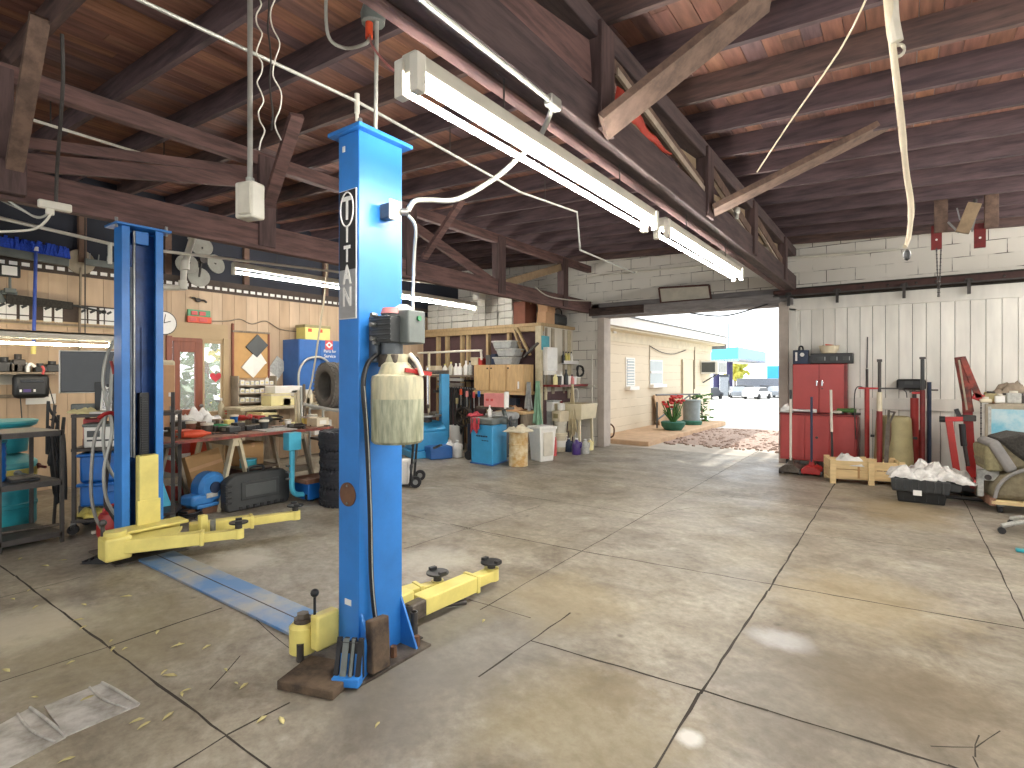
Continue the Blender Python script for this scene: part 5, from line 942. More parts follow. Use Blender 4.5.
for a in ((226,424,'case','yellow topped case behind the green tool','yellow',.3,.8),(234,423,'tub','blue pot behind the charcoal case','bin_blue',0,.9),(257,420,'case','red case at the back of the bench','red',.2,.9),(267,423,'gun','black cordless tool at the back right of the bench','charcoal',1.9),(288,426,'tub','white pot between the chrome wrenches and the card sheet','white',0,.7),(199,430,'vise','rusty clamp block behind the orange tools','rust',.5),(191,431,'tub','brown pot behind the orange tool box','card_brown',0,.9),(225,434,'wrench','dark wrench on the bench edge by the charcoal case','dark_steel',.9),(300,429,'coil','small dark wire coil on the right half of the bench','dark_steel',0,.6),(172,436,'vise','grey clamp block at the left end of the bench','grease_steel',.3),(180,428,'case','flat black case at the back left of the bench','black_plastic',.2,1.2),(196,438,'gun','orange red cordless tool on the front of the bench','orange',1.2),(186,437,'case','orange red tool box at the bench front edge','orange',.0,1.0),(207,434,'tub','grey lidded tub between the orange tools','grease_steel',0,1.0),(213,431,'case','dark tool case at the bench middle','dark_steel',.4,.9),
          (221,431,'gun','green bodied cordless tool in the middle of the bench','green',.9),(230,432,'case','charcoal case beside the green tool','charcoal',.1,.9),(238,431,'vise','dark clamp block beside two battery cases','dark_steel',.2),(247,430,'case','left of two black battery cases on the bench front','black_plastic',.1,.75),(256,429,'case','right of two black battery cases on the bench front','black_plastic',0,.75),(264,429,'tub','charcoal pot at the right of the battery cases','charcoal',0,.9),
          (241,421,'gun','red cordless tool lying behind the battery cases','red',.3),(250,420,'gun','second red cordless tool right of the first','jack_red',-.4),(231,416,'coil','orange cord coil at the back of the bench','orange',0,.8),(272,427,'wrench','left chrome wrench on the bench beside the yellow file','steel',1.0),(282,427,'wrench','right chrome wrench on the bench beside the yellow file','steel',1.4),(276,422,'coil','thin steel wire coil at the back right of the bench','grease_steel',0,.9),
          (312,425,'tub','red tub at the right end of the bench','red',0,1.1),(305,424,'tub','small yellow pot left of the red tub','yellow',0,.8),(219,424,'case','brown box behind the green tool','wood_worn',.2,.9),(240,413,'tub','white and blue can standing at the back of the bench','white',0,1.3),(245,412,'tub','grey can beside the white and blue can','steel',0,1.3),(212,421,'wrench','steel bar tool in front of the paper pile','steel',.2),(295,428,'case','small steel tray case near the right end of the bench','grease_steel',.3,.7),(320,426,'wrench','long dark wrench at the far right of the bench','dark_steel',.6)):
    tool(*a)
crumple(fl(200,424,BZ),(.2,.24,0),.12,'bag','plastic_bag_heap','big heap of crumpled white plastic on the bench','plastic sheeting',11,16,.5); crumple(fl(176,422,BZ),(.16,.14,0),.09,'bag','plastic_bag_heap','smaller white plastic heap beside the rear post','plastic sheeting',12,12,.5)
bottle(fl(221,417,BZ),.3,.045,'wood_cream','cream squeeze bottle standing behind the white plastic heap')
t = T('yellow_file','yellow box file lying open on the bench','box file',fl(262,419,BZ),.3); B().box(-.14,.14,-.16,.16,0,.09).o('body','yellow_paper',t,bev=.004); B().box(-.14,.14,-.01,.16,0,.012).ro(-.5,'X').tr(0,-.14,.1).o('lid','yellow_paper',t)
o = B().box(-.16,.16,-.2,.2,0,.012).o('newspaper','paper_grey',bev=.002,loc=fl(275,430,BZ)); tag(o,'flat grey newspaper on the bench front','newspaper'); o = B().box(-.12,.1,-.16,.18,0,.02).o('card_sheet','yellow_paper',bev=.002,loc=fl(298,424,BZ)); tag(o,'yellow card sheet at the right of the bench','card')
t = T('roll_bundle','bundle of pale rolled tubes leaning behind the bench end','bundle',(-6.65,4.25,BZ)); 
for k in range(4): B().cyl((.02*k,.03*k,0),(.02*k-.05,.03*k+.02,.42+.04*k),.018).o('roll',['wood_cream','cream','galv','wood_worn'][k],t)
o = B().box(-.14,.14,-.14,.14,0,.2).o('white_box','paper',bev=.006,loc=(-6.9,4.75,.632)); tag(o,'white box on the shelf under the dusty tyres','box')
for o in ():
    pass
t = T('clip_lamp','cream box file standing on the far end of the bench','box file',(-6.2,4.28,BZ)); B().box(-.12,.1,-.09,.09,0,.11).o('body','cream',t,bev=.004); B().box(.1,.103,-.05,.05,.03,.08).o('label_patch','paper',t); t.name = 'box_file'
t = T('hand_truck','black two wheel hand truck with a white load behind the near post','hand truck',fl(412,484),-.9)
B().tube([(-.2,0,.02),(-.2,.05,.6),(-.2,.1,1.05),(.2,.1,1.05),(.2,.05,.6),(.2,0,.02)],.016,8,3).o('frame','black_plastic',t)
for z in (.3,.55): B().cyl((-.2,.03,z),(.2,.03,z),.013).o('cross_bar','black_plastic',t)
B().box(-.2,.2,-.2,0,.01,.025).o('toe_plate','dark_steel',t)
for x in (-.24,.24): b = B(); wheel(b,(x,.08,.075),.075,.045,'x'); w_ = b.o('wheel','rubber',t); b = B(); wheel(b,(x,.08,.075),.035,.05,'x'); b.o('wheel_hub','steel',w_)
B().tube([(.2,.03,.3),(.3,.02,.28),(.3,.05,.1)],.014,8,3).o('side_bow','black_plastic',t)
t = T('white_carton_load','white carton strapped on the hand truck','box',fl(409,484)+V((.05,.0,.03)),-.9); B().box(-.15,.15,-.2,-.03,0,.3).o('body','white',t,bev=.008); B().box(-.152,.152,-.203,-.2,.18,.24).o('print_band','pink',t)
# ================= tyre machines and closet front
t = T('tyre_changer','blue tyre changing machine with tall post and round table','tyre changer',(-7.15,7.2,0),-.45)
B().box(-.42,.36,-.36,.36,0,.12).o('foot_tray','changer_blue',t,bev=.01); B().box(-.3,.3,-.3,.34,.12,.46).o('cabinet','changer_blue',t,bev=.03); B().box(.28,.6,-.12,.3,0,.22).o('pedal_box','cab_blue',t,bev=.02)
B().prism([(-.34,.3),(.2,.3),(.3,.5),(.1,.62),(-.3,.62)],-.2,.3,'y').o('upper_housing','changer_blue',t,bev=.02); B().cyl((0,0,.46),(0,0,.72),.12,n=20).o('spindle','dark_steel',t)
tb = B().cyl((0,0,.72),(0,0,.75),.3,n=32).o('turntable','steel',t)
for k in range(4): a = k*PI/2+.3; B().bx((.2*math.cos(a),.2*math.sin(a),.775),(.12,.05,.05),a).o('jaw','grease_steel',tb,bev=.006)
B().box(-.1,.05,.3,.46,.3,1.5).o('tower','changer_blue',t,bev=.015); B().box(-.08,.03,.0,.46,1.5,1.57).o('swing_arm','grease_steel',t,bev=.01); B().cyl((-.02,.05,.92),(-.02,.05,1.62),.022).o('hex_shaft','chrome',t); B().bx((-.02,.05,.9),(.09,.05,.07)).o('mount_head','grease_steel',t,bev=.01)
B().box(-.45,.05,-.44,-.37,.5,.58).o('bead_arm','offwhite',t,bev=.01); B().bx((-.2,-.34,.4),(.24,.03,.14),.2).o('bead_shovel','steel',t,bev=.01); B().box(.02,.12,.25,.31,.35,.46).o('gauge_plate','white',t); B().beam((.35,-.1,.12),(.8,.0,.28),.05,.03).o('lever','grease_steel',t)
t = T('wheel_balancer','blue wheel balancer with grey tray top and pink display','wheel balancer',(0,0,0)); a, c = fl(471,463), fl(492.5,466); e = fl(507,461)
o1, o2 = c, (a-c); X1 = V((a.x,a.y,0)); 
Q = [V((a.x,a.y,0)),V((c.x,c.y,0)),V((e.x,e.y,0)),V((a.x+e.x-c.x,a.y+e.y-c.y,0))]
b = B().add([q for q in Q]+[q+V((0,0,.66)) for q in Q],[(0,3,2,1),(4,5,6,7),(0,1,5,4),(1,2,6,5),(2,3,7,6),(3,0,4,7)]); b.o('cabinet','changer_blue',t,bev=.02)
m = sum(Q,V())/4; B().add([m+(q-m)*1.06+V((0,0,z)) for z in (0,.025) for q in Q],[(0,3,2,1),(4,5,6,7),(0,1,5,4),(1,2,6,5),(2,3,7,6),(3,0,4,7)]).o('base_flange','cab_blue',t,bev=.006)
B().add([m+(q-m)*1.08+V((0,0,z)) for z in (.66,.77) for q in Q],[(0,3,2,1),(4,5,6,7),(0,1,5,4),(1,2,6,5),(2,3,7,6),(3,0,4,7)]).o('weight_tray','box_grey',t,bev=.025)
ang = math.atan2(c.y-a.y,c.x-a.x); nrm = V((math.sin(ang),-math.cos(ang),0)); mid = (Q[0]+Q[1])/2
for k, (z, w) in enumerate(((.47,.26),(.40,.13))):
    for j in range(5 if k == 0 else 3): B().bx(mid+nrm*.004+(Q[1]-Q[0]).normalized()*(-w/2+.03+j*.052+(.06 if k else 0))+V((0,0,z)),(.04,.004,.022 if k == 0 else .014),ang,0,.12*(-1)**j).o('printed_mark','navy',t)
sh = m+V((.3,.12,.7)); B().cyl(m+V((.1,.05,.7)),sh,.055).o('spindle_housing','box_grey',t); B().cyl(sh,sh+V((.12,.05,0)),.02).o('spindle_shaft','steel',t); B().lathe([(.085,0),(.09,.02),(.05,.03),(0,.03)],(0,0,0),20).ro(PI/2,'Y').rz(.35).tr(*(sh+V((.04,.02,0)))).o('wing_cone','black_plastic',t)
pp = pY(502,404,7.4); B().beam(m+V((.2,.2,.76)),(pp.x,pp.y,pp.z),.05,.05).o('display_post','box_grey',t)
a, c = pY(484.5,393,7.3), pY(505,407.5,7.3); ds = B().box(a.x,c.x,7.28,7.36,c.z,a.z).o('display_panel','pink',t,bev=.008); B().box(c.x,c.x+.03,7.27,7.37,c.z-.02,a.z+.03).o('panel_end','white_plastic',ds); B().box(a.x+.05,a.x+.11,7.275,7.28,c.z+.1,c.z+.14).o('readout','pink_red',ds); B().box(a.x+.15,a.x+.2,7.275,7.28,c.z+.1,c.z+.14).o('readout','pink_red',ds); B().box(a.x-.2,c.x+.05,7.3,7.5,c.z-.04,c.z).o('panel_shelf','grease_steel',ds)
bottle(m+V((.05,-.05,.77)),.2,.035,'white','white spray bottle standing on the wheel balancer tray')
crumple(m+V((-.26,-.05,.773)),(.1,.12,0),.05,'red_rag','red_rag','red rag hanging over the left corner of the balancer','rag',21,10,.4)
t = T('hanging_red_rag','lower tail of red rag on the balancer front','rag',(0,0,0)); o = B().surf(lambda a_,b_: V((Q[0].x+.02+.2*a_, Q[0].y-.03+.02*math.sin(a_*12)-.01*b_, .77-.28*b_*(1-.35*abs(math.sin(a_*5)))+.0)),10,6).o('cloth','red_rag',t,thick=.006)
tg = tool(497,420,'wrench','small clamp tool on the balancer tray','steel',.4,1,.772); tg.location = m+V((.12,.12,.773)); tg = tool(490,420,'tub','dark pot of weights on the balancer tray','dark_steel',0,.8,.772); tg.location = m+V((-.1,.14,.773))
t = T('small_drum','cream and rust stained steel drum right of the wheel balancer','drum',fl(518,467)+V((-.07,.11,0))); r = .155
pr = [(0,0),(r,0),(r+.006,.012),(r,.024),(r,.17),(r+.008,.18),(r,.19),(r,.35),(r+.008,.36),(r,.37),(r,.53),(r+.006,.54),(r,.55),(r*.9,.545),(0,.54)]
B().lathe(pr,(0,0,0),28).o('shell','drum_rust',t); B().cyl((.06,0,.545),(.06,0,.56),.03).o('bung','dark_steel',t)
o = crumple(fl(518,467)+V((-.07,.11,.555)),(.2,.17,0),.07,'cloth_cream','cream_towel','cream and grey towel heap on the small stained drum','towel',31,14,.4)
# bin, buckets, sink
t = T('waste_bin','tall white plastic waste bin beside the small drum','bin',fl(541,462)+V((-.08,.16,0)),-.35)
def frust(w0, d0, w1, d1, h, z=0): return B().add([(-w0,-d0,z),(w0,-d0,z),(w0,d0,z),(-w0,d0,z),(-w1,-d1,z+h),(w1,-d1,z+h),(w1,d1,z+h),(-w1,d1,z+h)],[(0,3,2,1),(0,1,5,4),(1,2,6,5),(2,3,7,6),(3,0,4,7),(4,5,6,7)])
frust(.14,.14,.175,.175,.56).o('body','white_plastic',t,bev=.015); B().box(-.19,.19,-.19,.19,.55,.6).o('rim','white_plastic',t,bev=.012); B().box(-.16,.16,-.16,.16,.6,.603).o('bag_top','bag',t); B().box(.165,.18,-.1,.1,.1,.5).o('side_panel','offwhite',t,bev=.006)
bz = fl(561,452)+V((-.07,.1,0))
bucket(bz,.36,.135,'cream','lowest cream bucket of the stack beside the sink',lid=True,lab='paper'); bucket(bz+V((0,0,.362)),.22,.13,'offwhite','middle cream bucket of the stack beside the sink',lid=True)
t = carton(bz+V((0,0,.584)),(.24,.24,.2),'cream carton with a printed panel on the bucket stack','cream',-.35,tape=False,band=None); B().box(-.07,.07,-.124,-.12,.06,.15).o('printed_panel','khaki',t)
t = T('white_canister','white jug with dark cap on the bucket stack','jug',bz+V((.03,-.02,.786))); B().box(-.065,.065,-.06,.06,0,.15).o('body','white_plastic',t,bev=.03); B().cyl((0,0,.14),(0,0,.19),.025).o('cap','red_dark',t); B().tube([(-.04,0,.14),(-.03,0,.19),(.0,0,.2)],.01,6,3).o('handle','white_plastic',t)
t = T('storage_bin','pale blue square bin on a grey box behind the waste bin','bin',bz+V((-.3,.12,.76))); B().box(-.13,.13,-.12,.12,0,.22).o('body','white',t,bev=.02); B().box(-.14,.14,-.13,.13,.19,.22).o('rim','cloth_grey',t,bev=.008)
carton(bz+V((-.3,.12,0)),(.26,.24,.757),'tall grey carton behind the white waste bin','cloth_grey',0,tape=False)
t = T('gas_cylinder','slim pink red cylinder between the bin and buckets','cylinder',fl(556,456)+V((-.05,.02,0))); B().lathe([(0,0),(.045,0),(.045,.3),(.035,.34),(.015,.36),(0,.36)],(0,0,0),16).o('body','pink_red',t); B().cyl((0,0,.36),(0,0,.4),.012).o('valve','steel',t)
t = T('utility_sink','cream plastic utility sink on four legs by the bay opening','sink',(-5.29,9.5,0),0)
b = B(); w, d = .34, .34; z0, z1 = .62, .92
b.lathe([],(0,0,0)) if False else None
B().add([(-w,-d,z1),(w,-d,z1),(w,d,z1),(-w,d,z1),(-w*.9,-d*.9,z0),(w*.9,-d*.9,z0),(w*.9,d*.9,z0),(-w*.9,d*.9,z0),(-w*.88,-d*.88,z1),(w*.88,-d*.88,z1),(w*.88,d*.88,z1),(-w*.88,d*.88,z1),(-w*.8,-d*.8,z0+.03),(w*.8,-d*.8,z0+.03),(w*.8,d*.8,z0+.03),(-w*.8,d*.8,z0+.03)],
  [(0,1,5,4),(1,2,6,5),(2,3,7,6),(3,0,4,7),(4,5,6,7),(0,8,9,1),(1,9,10,2),(2,10,11,3),(3,11,8,0),(8,12,13,9),(9,13,14,10),(10,14,15,11),(11,15,12,8),(12,15,14,13)]).o('basin','sink',t,bev=.01)
for x in (-.24,.24):
    for y in (-.25,.25): B().beam((x*1.05,y*1.05,0),(x,y,z0+.02),.045,.045).o('leg','sink',t)
B().cyl((0,0,z0),(0,0,.2),.02).o('drain_pipe','white_pipe',t); B().tube([(-.1,.3,z1),(-.1,.3,z1+.25),(-.1,.16,z1+.28),(-.1,.12,z1+.2)],.012,8,4).o('tap','white_pipe',t)
t = T('supply_pipe','white pipe with valve rising behind the utility sink','pipe',(0,0,0)); a = pY(592,410,YF-.1); B().cyl((a.x,a.y,.5),(a.x,a.y,1.9),.018).o('riser','white_pipe',t); B().bx(pY(591,386,YF-.1),(.16,.05,.05)).o('valve','white_pipe',t)
jug(fl(578,455)+V((-.06,.05,0)),.3,.085,'purple','purple labelled jug on the floor under the sink',0,'white'); jug(fl(586,454)+V((-.04,.04,0)),.27,.08,'paper_grey','pale jug on the floor right of the purple one',0); jug(fl(593,451)+V((-.12,.1,0)),.22,.07,'yellow_paper','yellowish jug far under the sink',0); jug(fl(573,453)+V((-.16,.12,0)),.26,.07,'navy','dark blue jug left of the purple one',0)
def drape(u0, u1, v0, v1, Y, mat, name, label, taper=.3):
    a, c = pY((u0+u1)/2,v0,Y), pY((u0+u1)/2,v1,Y); w = (pY(u1,v1,Y).x-pY(u0,v1,Y).x)/2
    o = B().surf(lambda i,j: V((a.x+(i*2-1)*w*(taper+(1-taper)*j), Y+.025*math.sin(i*17+j*2)+.01*math.sin(i*31), a.z+(c.z-a.z)*j*(1-.06*math.sin(i*9)))),26,10).o(name,mat,thick=.005,ang=60); return tag(o,label,'cloth')
drape(532,543,381,426,8.75,'green_cloth','hanging_cloth','pale green cloth hanging at the closet corner',.35); drape(567,577.5,384,434,9.2,'cloth_beige','hanging_cloth','beige cloth hanging from the shelf beside the sink',.15); drape(524,533,382,410,8.6,'cloth_grey','hanging_cloth','grey cloth hanging beside the beige wall cabinet',.4)
# sink shelf with clutter
t = T('sink_shelf','dark red wooden shelf of bottles over the sink','shelf',(0,0,0)); a = pX(572,384,-5.45); zS = 1.29
B().box(-5.69,-5.3,8.95,10.1,zS-.04,zS).o('board','red_dark',t,bev=.004); B().box(-5.69,-5.66,9.0,9.06,zS-.3,zS-.04).o('bracket','wood_cream',t); B().box(-5.69,-5.66,9.9,9.96,zS-.3,zS-.04).o('bracket','wood_cream',t)
for i, (y, h, m, k, lab) in enumerate(((9.02,.24,'yellow_paper','b','yellow labelled bottle at the near end of the sink shelf'),(9.14,.2,'dark_steel','t','dark can beside the yellow labelled bottle'),(9.24,.26,'paper','b','tall white bottle on the sink shelf'),(9.38,.3,'charcoal','b','tall dark spray bottle on the sink shelf'),(9.5,.17,'paper','t','left of two white tubs on the sink shelf'),(9.62,.2,'pink','b','pale pink bottle on the sink shelf'),(9.74,.16,'white','t','right of two white tubs on the sink shelf'),(9.9,.15,'offwhite','t','cream tub at the far end of the sink shelf'))):
    if k == 'b': bottle((-5.45+.03*(i%2),y,zS),h,.045,m,lab,'charcoal' if i%2 else 'white')
    else: 
        q = T('tub',lab,'tub',(-5.45,y,zS)); B().lathe([(0,0),(.055,0),(.065,h*.9),(0,h*.9)],(0,0,0),16).o('body',m,q); B().lathe([(.07,h*.85),(.07,h),(0,h)],(0,0,0),16).o('lid','white',q)
t = T('black_hose_coil','black cable coil on the far end of the sink shelf','cable coil',(-5.42,9.95,zS+.18)); B().tube([(.02*math.sin(k),.13*math.cos(k*.45),.09+.11*math.sin(k*.45)) for k in range(30)],.018,7).o('coil','black_plastic',t)
t = T('towel_dispenser','white paper towel dispenser on the closet side wall','dispenser',(cx+.0,0,0)); a, c = pX(546,347,cx+.1), pX(556,371,cx+.1); B().box(.025,.14,a.y,c.y,c.z,a.z).o('case','white',t,bev=.012); B().box(.14,.15,a.y+.03,c.y-.03,c.z+.05,c.z+.25).o('front_cover','white_plastic',t,bev=.006); B().box(.03,.12,a.y+.02,c.y-.02,c.z-.08,c.z).o('paper_end','paper',t)
o = B().box(.0,.006,pX(540,340,cx).y,pX(548,340,cx).y,pX(544,350,cx).z,pX(544,336,cx).z).o('notice_sheet','teal',loc=(cx+.027,0,0)); tag(o,'teal notice sheet on the closet side wall','notice')
t = T('wire_shelf','small white wall shelf of yellow bottles','shelf',(cx+.03,0,0)); a, c = pX(562,363,cx+.1), pX(575,350,cx+.1); B().box(0,.12,a.y,c.y+.1,a.z-.02,a.z).o('tray','white',t,bev=.004); B().box(.115,.12,a.y,c.y+.1,a.z,a.z+.05).o('front_lip','white',t)
for k, (m, lab) in enumerate((('charcoal','dark bottle on the small white wall shelf'),('yellow','left yellow bottle on the small white wall shelf'),('yellow','right yellow bottle on the small white wall shelf'),('white','white bottle on the small white wall shelf'))): bottle((cx+.09,a.y+.07+k*.11,a.z),.24,.035,m,lab,'charcoal')
# closet top: white cartons, brown boxes
first = None
for j, (u0, u1, n) in enumerate(((427,437,4),(437,451,4),(451,463,4),(463,472.5,4),(472.5,485,5),(485,497,5),(497.5,512,5))):
    xa, xb = pY(u0,330,cy).x, pY(u1,330,cy).x
    for k in range(n):
        p = ((xa+xb)/2,cy+.2+random.uniform(0,.03),2.502+k*.142)
        if first is None:
            first = T('wrapped_bundle','white wrapped bundle stacked on the closet top','bundle',p,0,'white bundles on the closet top'); B().box(-.5,.5,-.2,.2,0,.138).o('wrap','bundle',first,bev=.012); B().box(-.06,-.03,-.203,.203,-.0,.139).o('strap','paper_grey',first); o = first
        else: o = dup(first,p)
        o.scale = ((xb-xa)*.97,1,1)
carton((pY(522,310,9.1).x,9.15,2.502),(.36,.4,.46),'dark brown carton on the closet corner','card_brown'); carton((-5.86,9.32,2.502),(.22,.34,.24),'lower tan carton at the closet edge','card_tan'); carton((-5.85,9.34,2.744),(.22,.36,.2),'upper tan carton at the closet edge','card_tan',.1)
t = T('dark_bag','dark grey holdall on the closet top','bag',(-5.98,9.85,2.502)); B().box(-.2,.2,-.28,.25,0,.26).o('body','charcoal',t,bev=.07); B().tube([(.1,-.15,.24),(.1,-.1,.36),(.1,.1,.36),(.1,.15,.24)],.014,7,3).o('handle','black_plastic',t)
# beige cupboards and shelf of bottles on the closet front
t = T('wall_cupboard','tan wall cupboard of three doors above the wheel balancer','cupboard',(0,0,0)); a, c = pY(473.5,365,8.55), pY(523.5,392,8.55); B().box(a.x,c.x,8.57,8.9,c.z,a.z).o('body','wood_tan',t,bev=.004); B().box(a.x-.03,c.x+.03,8.53,8.9,c.z-.06,c.z).o('bottom_rail','wood_tan',t)
w = (c.x-a.x)/3
for k in range(3):
    d = B().box(a.x+k*w+.012,a.x+(k+1)*w-.012,8.55,8.57,c.z+.01,a.z-.01).o('door','wood_tan',t,bev=.004); B().cyl((a.x+(k+.12+(.76 if k == 0 else 0))*w,8.55,a.z-.07),(a.x+(k+.12+(.76 if k == 0 else 0))*w,8.53,a.z-.07),.014).o('knob','dark_steel',d)
B().box(c.x-.13,c.x-.1,8.535,8.55,c.z+.06,c.z+.2).o('pull_handle','white',t)
zc = a.z
for k, (u, w, h, m, lab) in enumerate(((477,.2,.16,'wood_cream','cream box on the left of the tan cupboard'),(483,.09,.14,'red','small red box on top of the tan cupboard'),(491,.12,.2,'slate','left dark book shaped box on the tan cupboard'),(496,.1,.22,'navy','right dark book shaped box on the tan cupboard'))):
    carton((pY(u,360,8.72).x,8.72,zc),(w,.2,h),lab,m,0,tape=False)
for k, (x, z, lab) in enumerate(((507,.005,'lower grey plastic bin on the tan cupboard'),(510,.165,'middle grey plastic bin on the tan cupboard'),(506,.325,'upper grey plastic bin on the tan cupboard'))):
    t = T('plastic_bin',lab,'bin',(pY(x,360,8.72).x,8.72,zc+z)); frust(.2,.13,.24,.15,.13).o('body','cloth_grey',t,bev=.012); B().box(-.255,.255,-.165,.165,.12,.15).o('lid','paper_grey',t,bev=.01)
t = T('bottle_shelf','wooden shelf of white bottles left of the tan cupboard','shelf',(0,0,0)); a, c = pY(424,375,8.6), pY(473,375,8.6); B().box(a.x,c.x,8.5,8.9,a.z-.04,a.z).o('board','wood_worn',t); zb2 = a.z
for k, (u, h, m, cp, lab) in enumerate(((445,.24,'white','yellow','white bottle with yellow cap at the left of the bottle shelf'),(451,.28,'offwhite','yellow','tall cream bottle with yellow cap on the bottle shelf'),(456,.25,'white','white','left of two plain white bottles on the bottle shelf'),(460,.25,'white','white','right of two plain white bottles on the bottle shelf'),(466,.3,'white','white','tall white bottle at the right of the bottle shelf'),(470,.3,'paper_grey','charcoal','white and black labelled bottle at the right end of the bottle shelf'))): bottle((pY(u,375,8.62).x,8.62,zb2),h,.055,m,lab,cp)
carton((pY(434,370,8.65).x,8.65,zb2),(.3,.2,.2),'cream carton at the left of the bottle shelf','cream',0,tape=False); carton((pY(426,373,8.65).x,8.65,zb2),(.16,.2,.1),'dark carton at the far left of the bottle shelf','dark_steel',0,tape=False)
t = T('pipe_rail','white pipe rail standing over the bottle shelf','pipe rail',(0,0,0)); B().tube([pY(418,353,8.3),pY(445,352,8.3),pY(478,350.5,8.3),pY(481,352,8.3),pY(481.5,360,8.3)],.022,8,2).o('rail','white_pipe',t); a = pY(429,353,8.3); B().cyl(a,(a.x,a.y,.2),.028).o('upright','wood_cream',t)
for k in range(3): 
    a, c = pY(438,379+k*5,8.4), pY(463,380+k*4.5,8.4); o = B().beam(a,c,.06,.06).o('metal_channel',['galv','steel','grease_steel'][k],bev=.004); tag(o,['top','middle','bottom'][k]+' of three metal channels racked under the bottle shelf','channel')
t = T('channel_rack','dark rack arms holding metal channels and belts','rack',(0,0,0)); 
for u in (440,462): a = pY(u,376,8.5); B().box(a.x-.02,a.x+.02,8.3,8.9,a.z-.35,a.z-.3).box(a.x-.02,a.x+.02,8.45,8.9,a.z-.12,a.z-.08).o('arm','dark_steel',t)
a, c = pY(443,386,8.35), pY(475,389,8.35); B().cyl(a,c,.02).o('hang_bar','steel',t)
for k in range(13):
    u = 443+k*2.4; L = random.uniform(28,58); p = pY(u,387,8.35); q = pY(u+random.uniform(-2,2),387+L,8.33)
    o = B().tube([p+V((.0,.02,0)),p.lerp(q,.5)+V((-.045,0,0)),q,p.lerp(q,.5)+V((.045,0,0)),p+V((.0,-.02,0))],.014,6,5).o('drive_belt','black_plastic' if k%4 else 'rubber'); tag(o,'black drive belt hanging in the row left of the balancer','belt','black belts hanging by the closet front')
for k, (u, v, m, lab) in enumerate(((446,398,'dark_steel','dark plate tool hung at the left of the belts'),(461,394,'orange','left orange handled tool hung among the belts'),(467,396,'pink','pink handled tool hung among the belts'),(474,397,'pink_red','red handled tool hung right of the belts'),(479,396,'bin_blue','blue topped can by the red handled tool'),(457,403,'khaki','khaki tool hung low among the belts'))):
    p = pY(u,v,8.28); t = T('hung_tool',lab,'tool',p); B().box(-.03,.03,-.015,.015,-.02,.1).o('grip',m,t,bev=.01); B().cyl((0,0,-.22),(0,0,-.02),.01).o('shaft','steel',t)
t = T('spoked_pulley','dark spoked wheel rim leaning by the belts','wheel rim',(pY(464,415,8.2).x,8.2,pY(464,417,8.2).z)); B().lathe([(.17,-.06),(.2,-.06),(.2,.06),(.17,.06),(.17,-.06)],(0,0,0),30,'y').o('rim','dark_steel',t)
for k in range(5): a = k*2*PI/5; B().beam((0,0,0),(.18*math.cos(a),0,.18*math.sin(a)),.03,.03).o('spoke','grease_steel',t)
B().cyl((0,-.02,-.2),(0,-.02,-.9),.02).o('stand_leg','dark_steel',t)
jug(fl(450,456),.30,.095,'white','left of two white jugs on the floor by the balancer',0,name='jug'); jug(fl(457.5,457),.30,.095,'white','right of two white jugs on the floor by the balancer',0)
bucket(fl(459,450)+V((-.35,.3,0)),.45,.16,'white','big white bucket behind the two white jugs',lid=True)
t = T('wheeled_tank','black wheeled tank between the jugs and the balancer','tank',fl(467,460)+V((-.0,.15,0))); B().cyl((0,0,.12),(0,0,.62),.09,n=18).o('shell','navy_dark',t); b = B(); wheel(b,(.02,-.12,.08),.08,.05); b.o('wheel','rubber',t); B().cyl((0,0,.62),(0,0,.7),.03).o('valve','jack_red',t); B().box(-.1,.1,-.1,.1,.04,.12).o('cradle','dark_steel',t)
t = T('lower_shelf','wooden bench shelf under the tan cupboard','shelf',(0,0,0)); a = pY(515,411,8.5); B().box(-6.4,-5.75,8.35,8.9,a.z-.05,a.z).o('board','wood_tan',t,bev=.004); B().box(-6.38,-6.33,8.4,8.88,0,a.z-.05).box(-5.84,-5.79,8.4,8.88,0,a.z-.05).o('leg','wood_worn',t)
crumple((-6.1,8.6,a.z),(.16,.14,0),.06,'card_tan','paper_bag','crumpled tan paper bag under the tan cupboard','paper bag',41,10); carton((-6.2,8.68,a.z+.1),(.2,.16,.14),'dark purple box behind the tan paper bag','navy_dark',0,tape=False)
t = T('grey_machine','grey cloth covered machine behind the small drum','covered machine',(-5.95,8.0,0)); B().box(-.25,.2,-.2,.2,0,.72).o('body','slate',t,bev=.03); B().box(-.28,.23,-.23,.23,.66,.8).o('cover','cloth_grey',t,bev=.06)
for k, (p, q, lab) in enumerate(((pY(514,330,8.8),pY(522,352,8.8),'upper wooden strut leaning at the closet corner'),(pY(524,357,8.75),pY(538,343,8.75),'short dark strut crossing at the closet corner'),(pY(517,328,8.8),pY(530,355,8.8),'lower wooden strut leaning at the closet corner'))):
    o = B().beam(p,q,.06,.04).o('wooden_strut','stud_pale' if k != 1 else 'dark_steel',bev=.003); tag(o,lab,'strut')
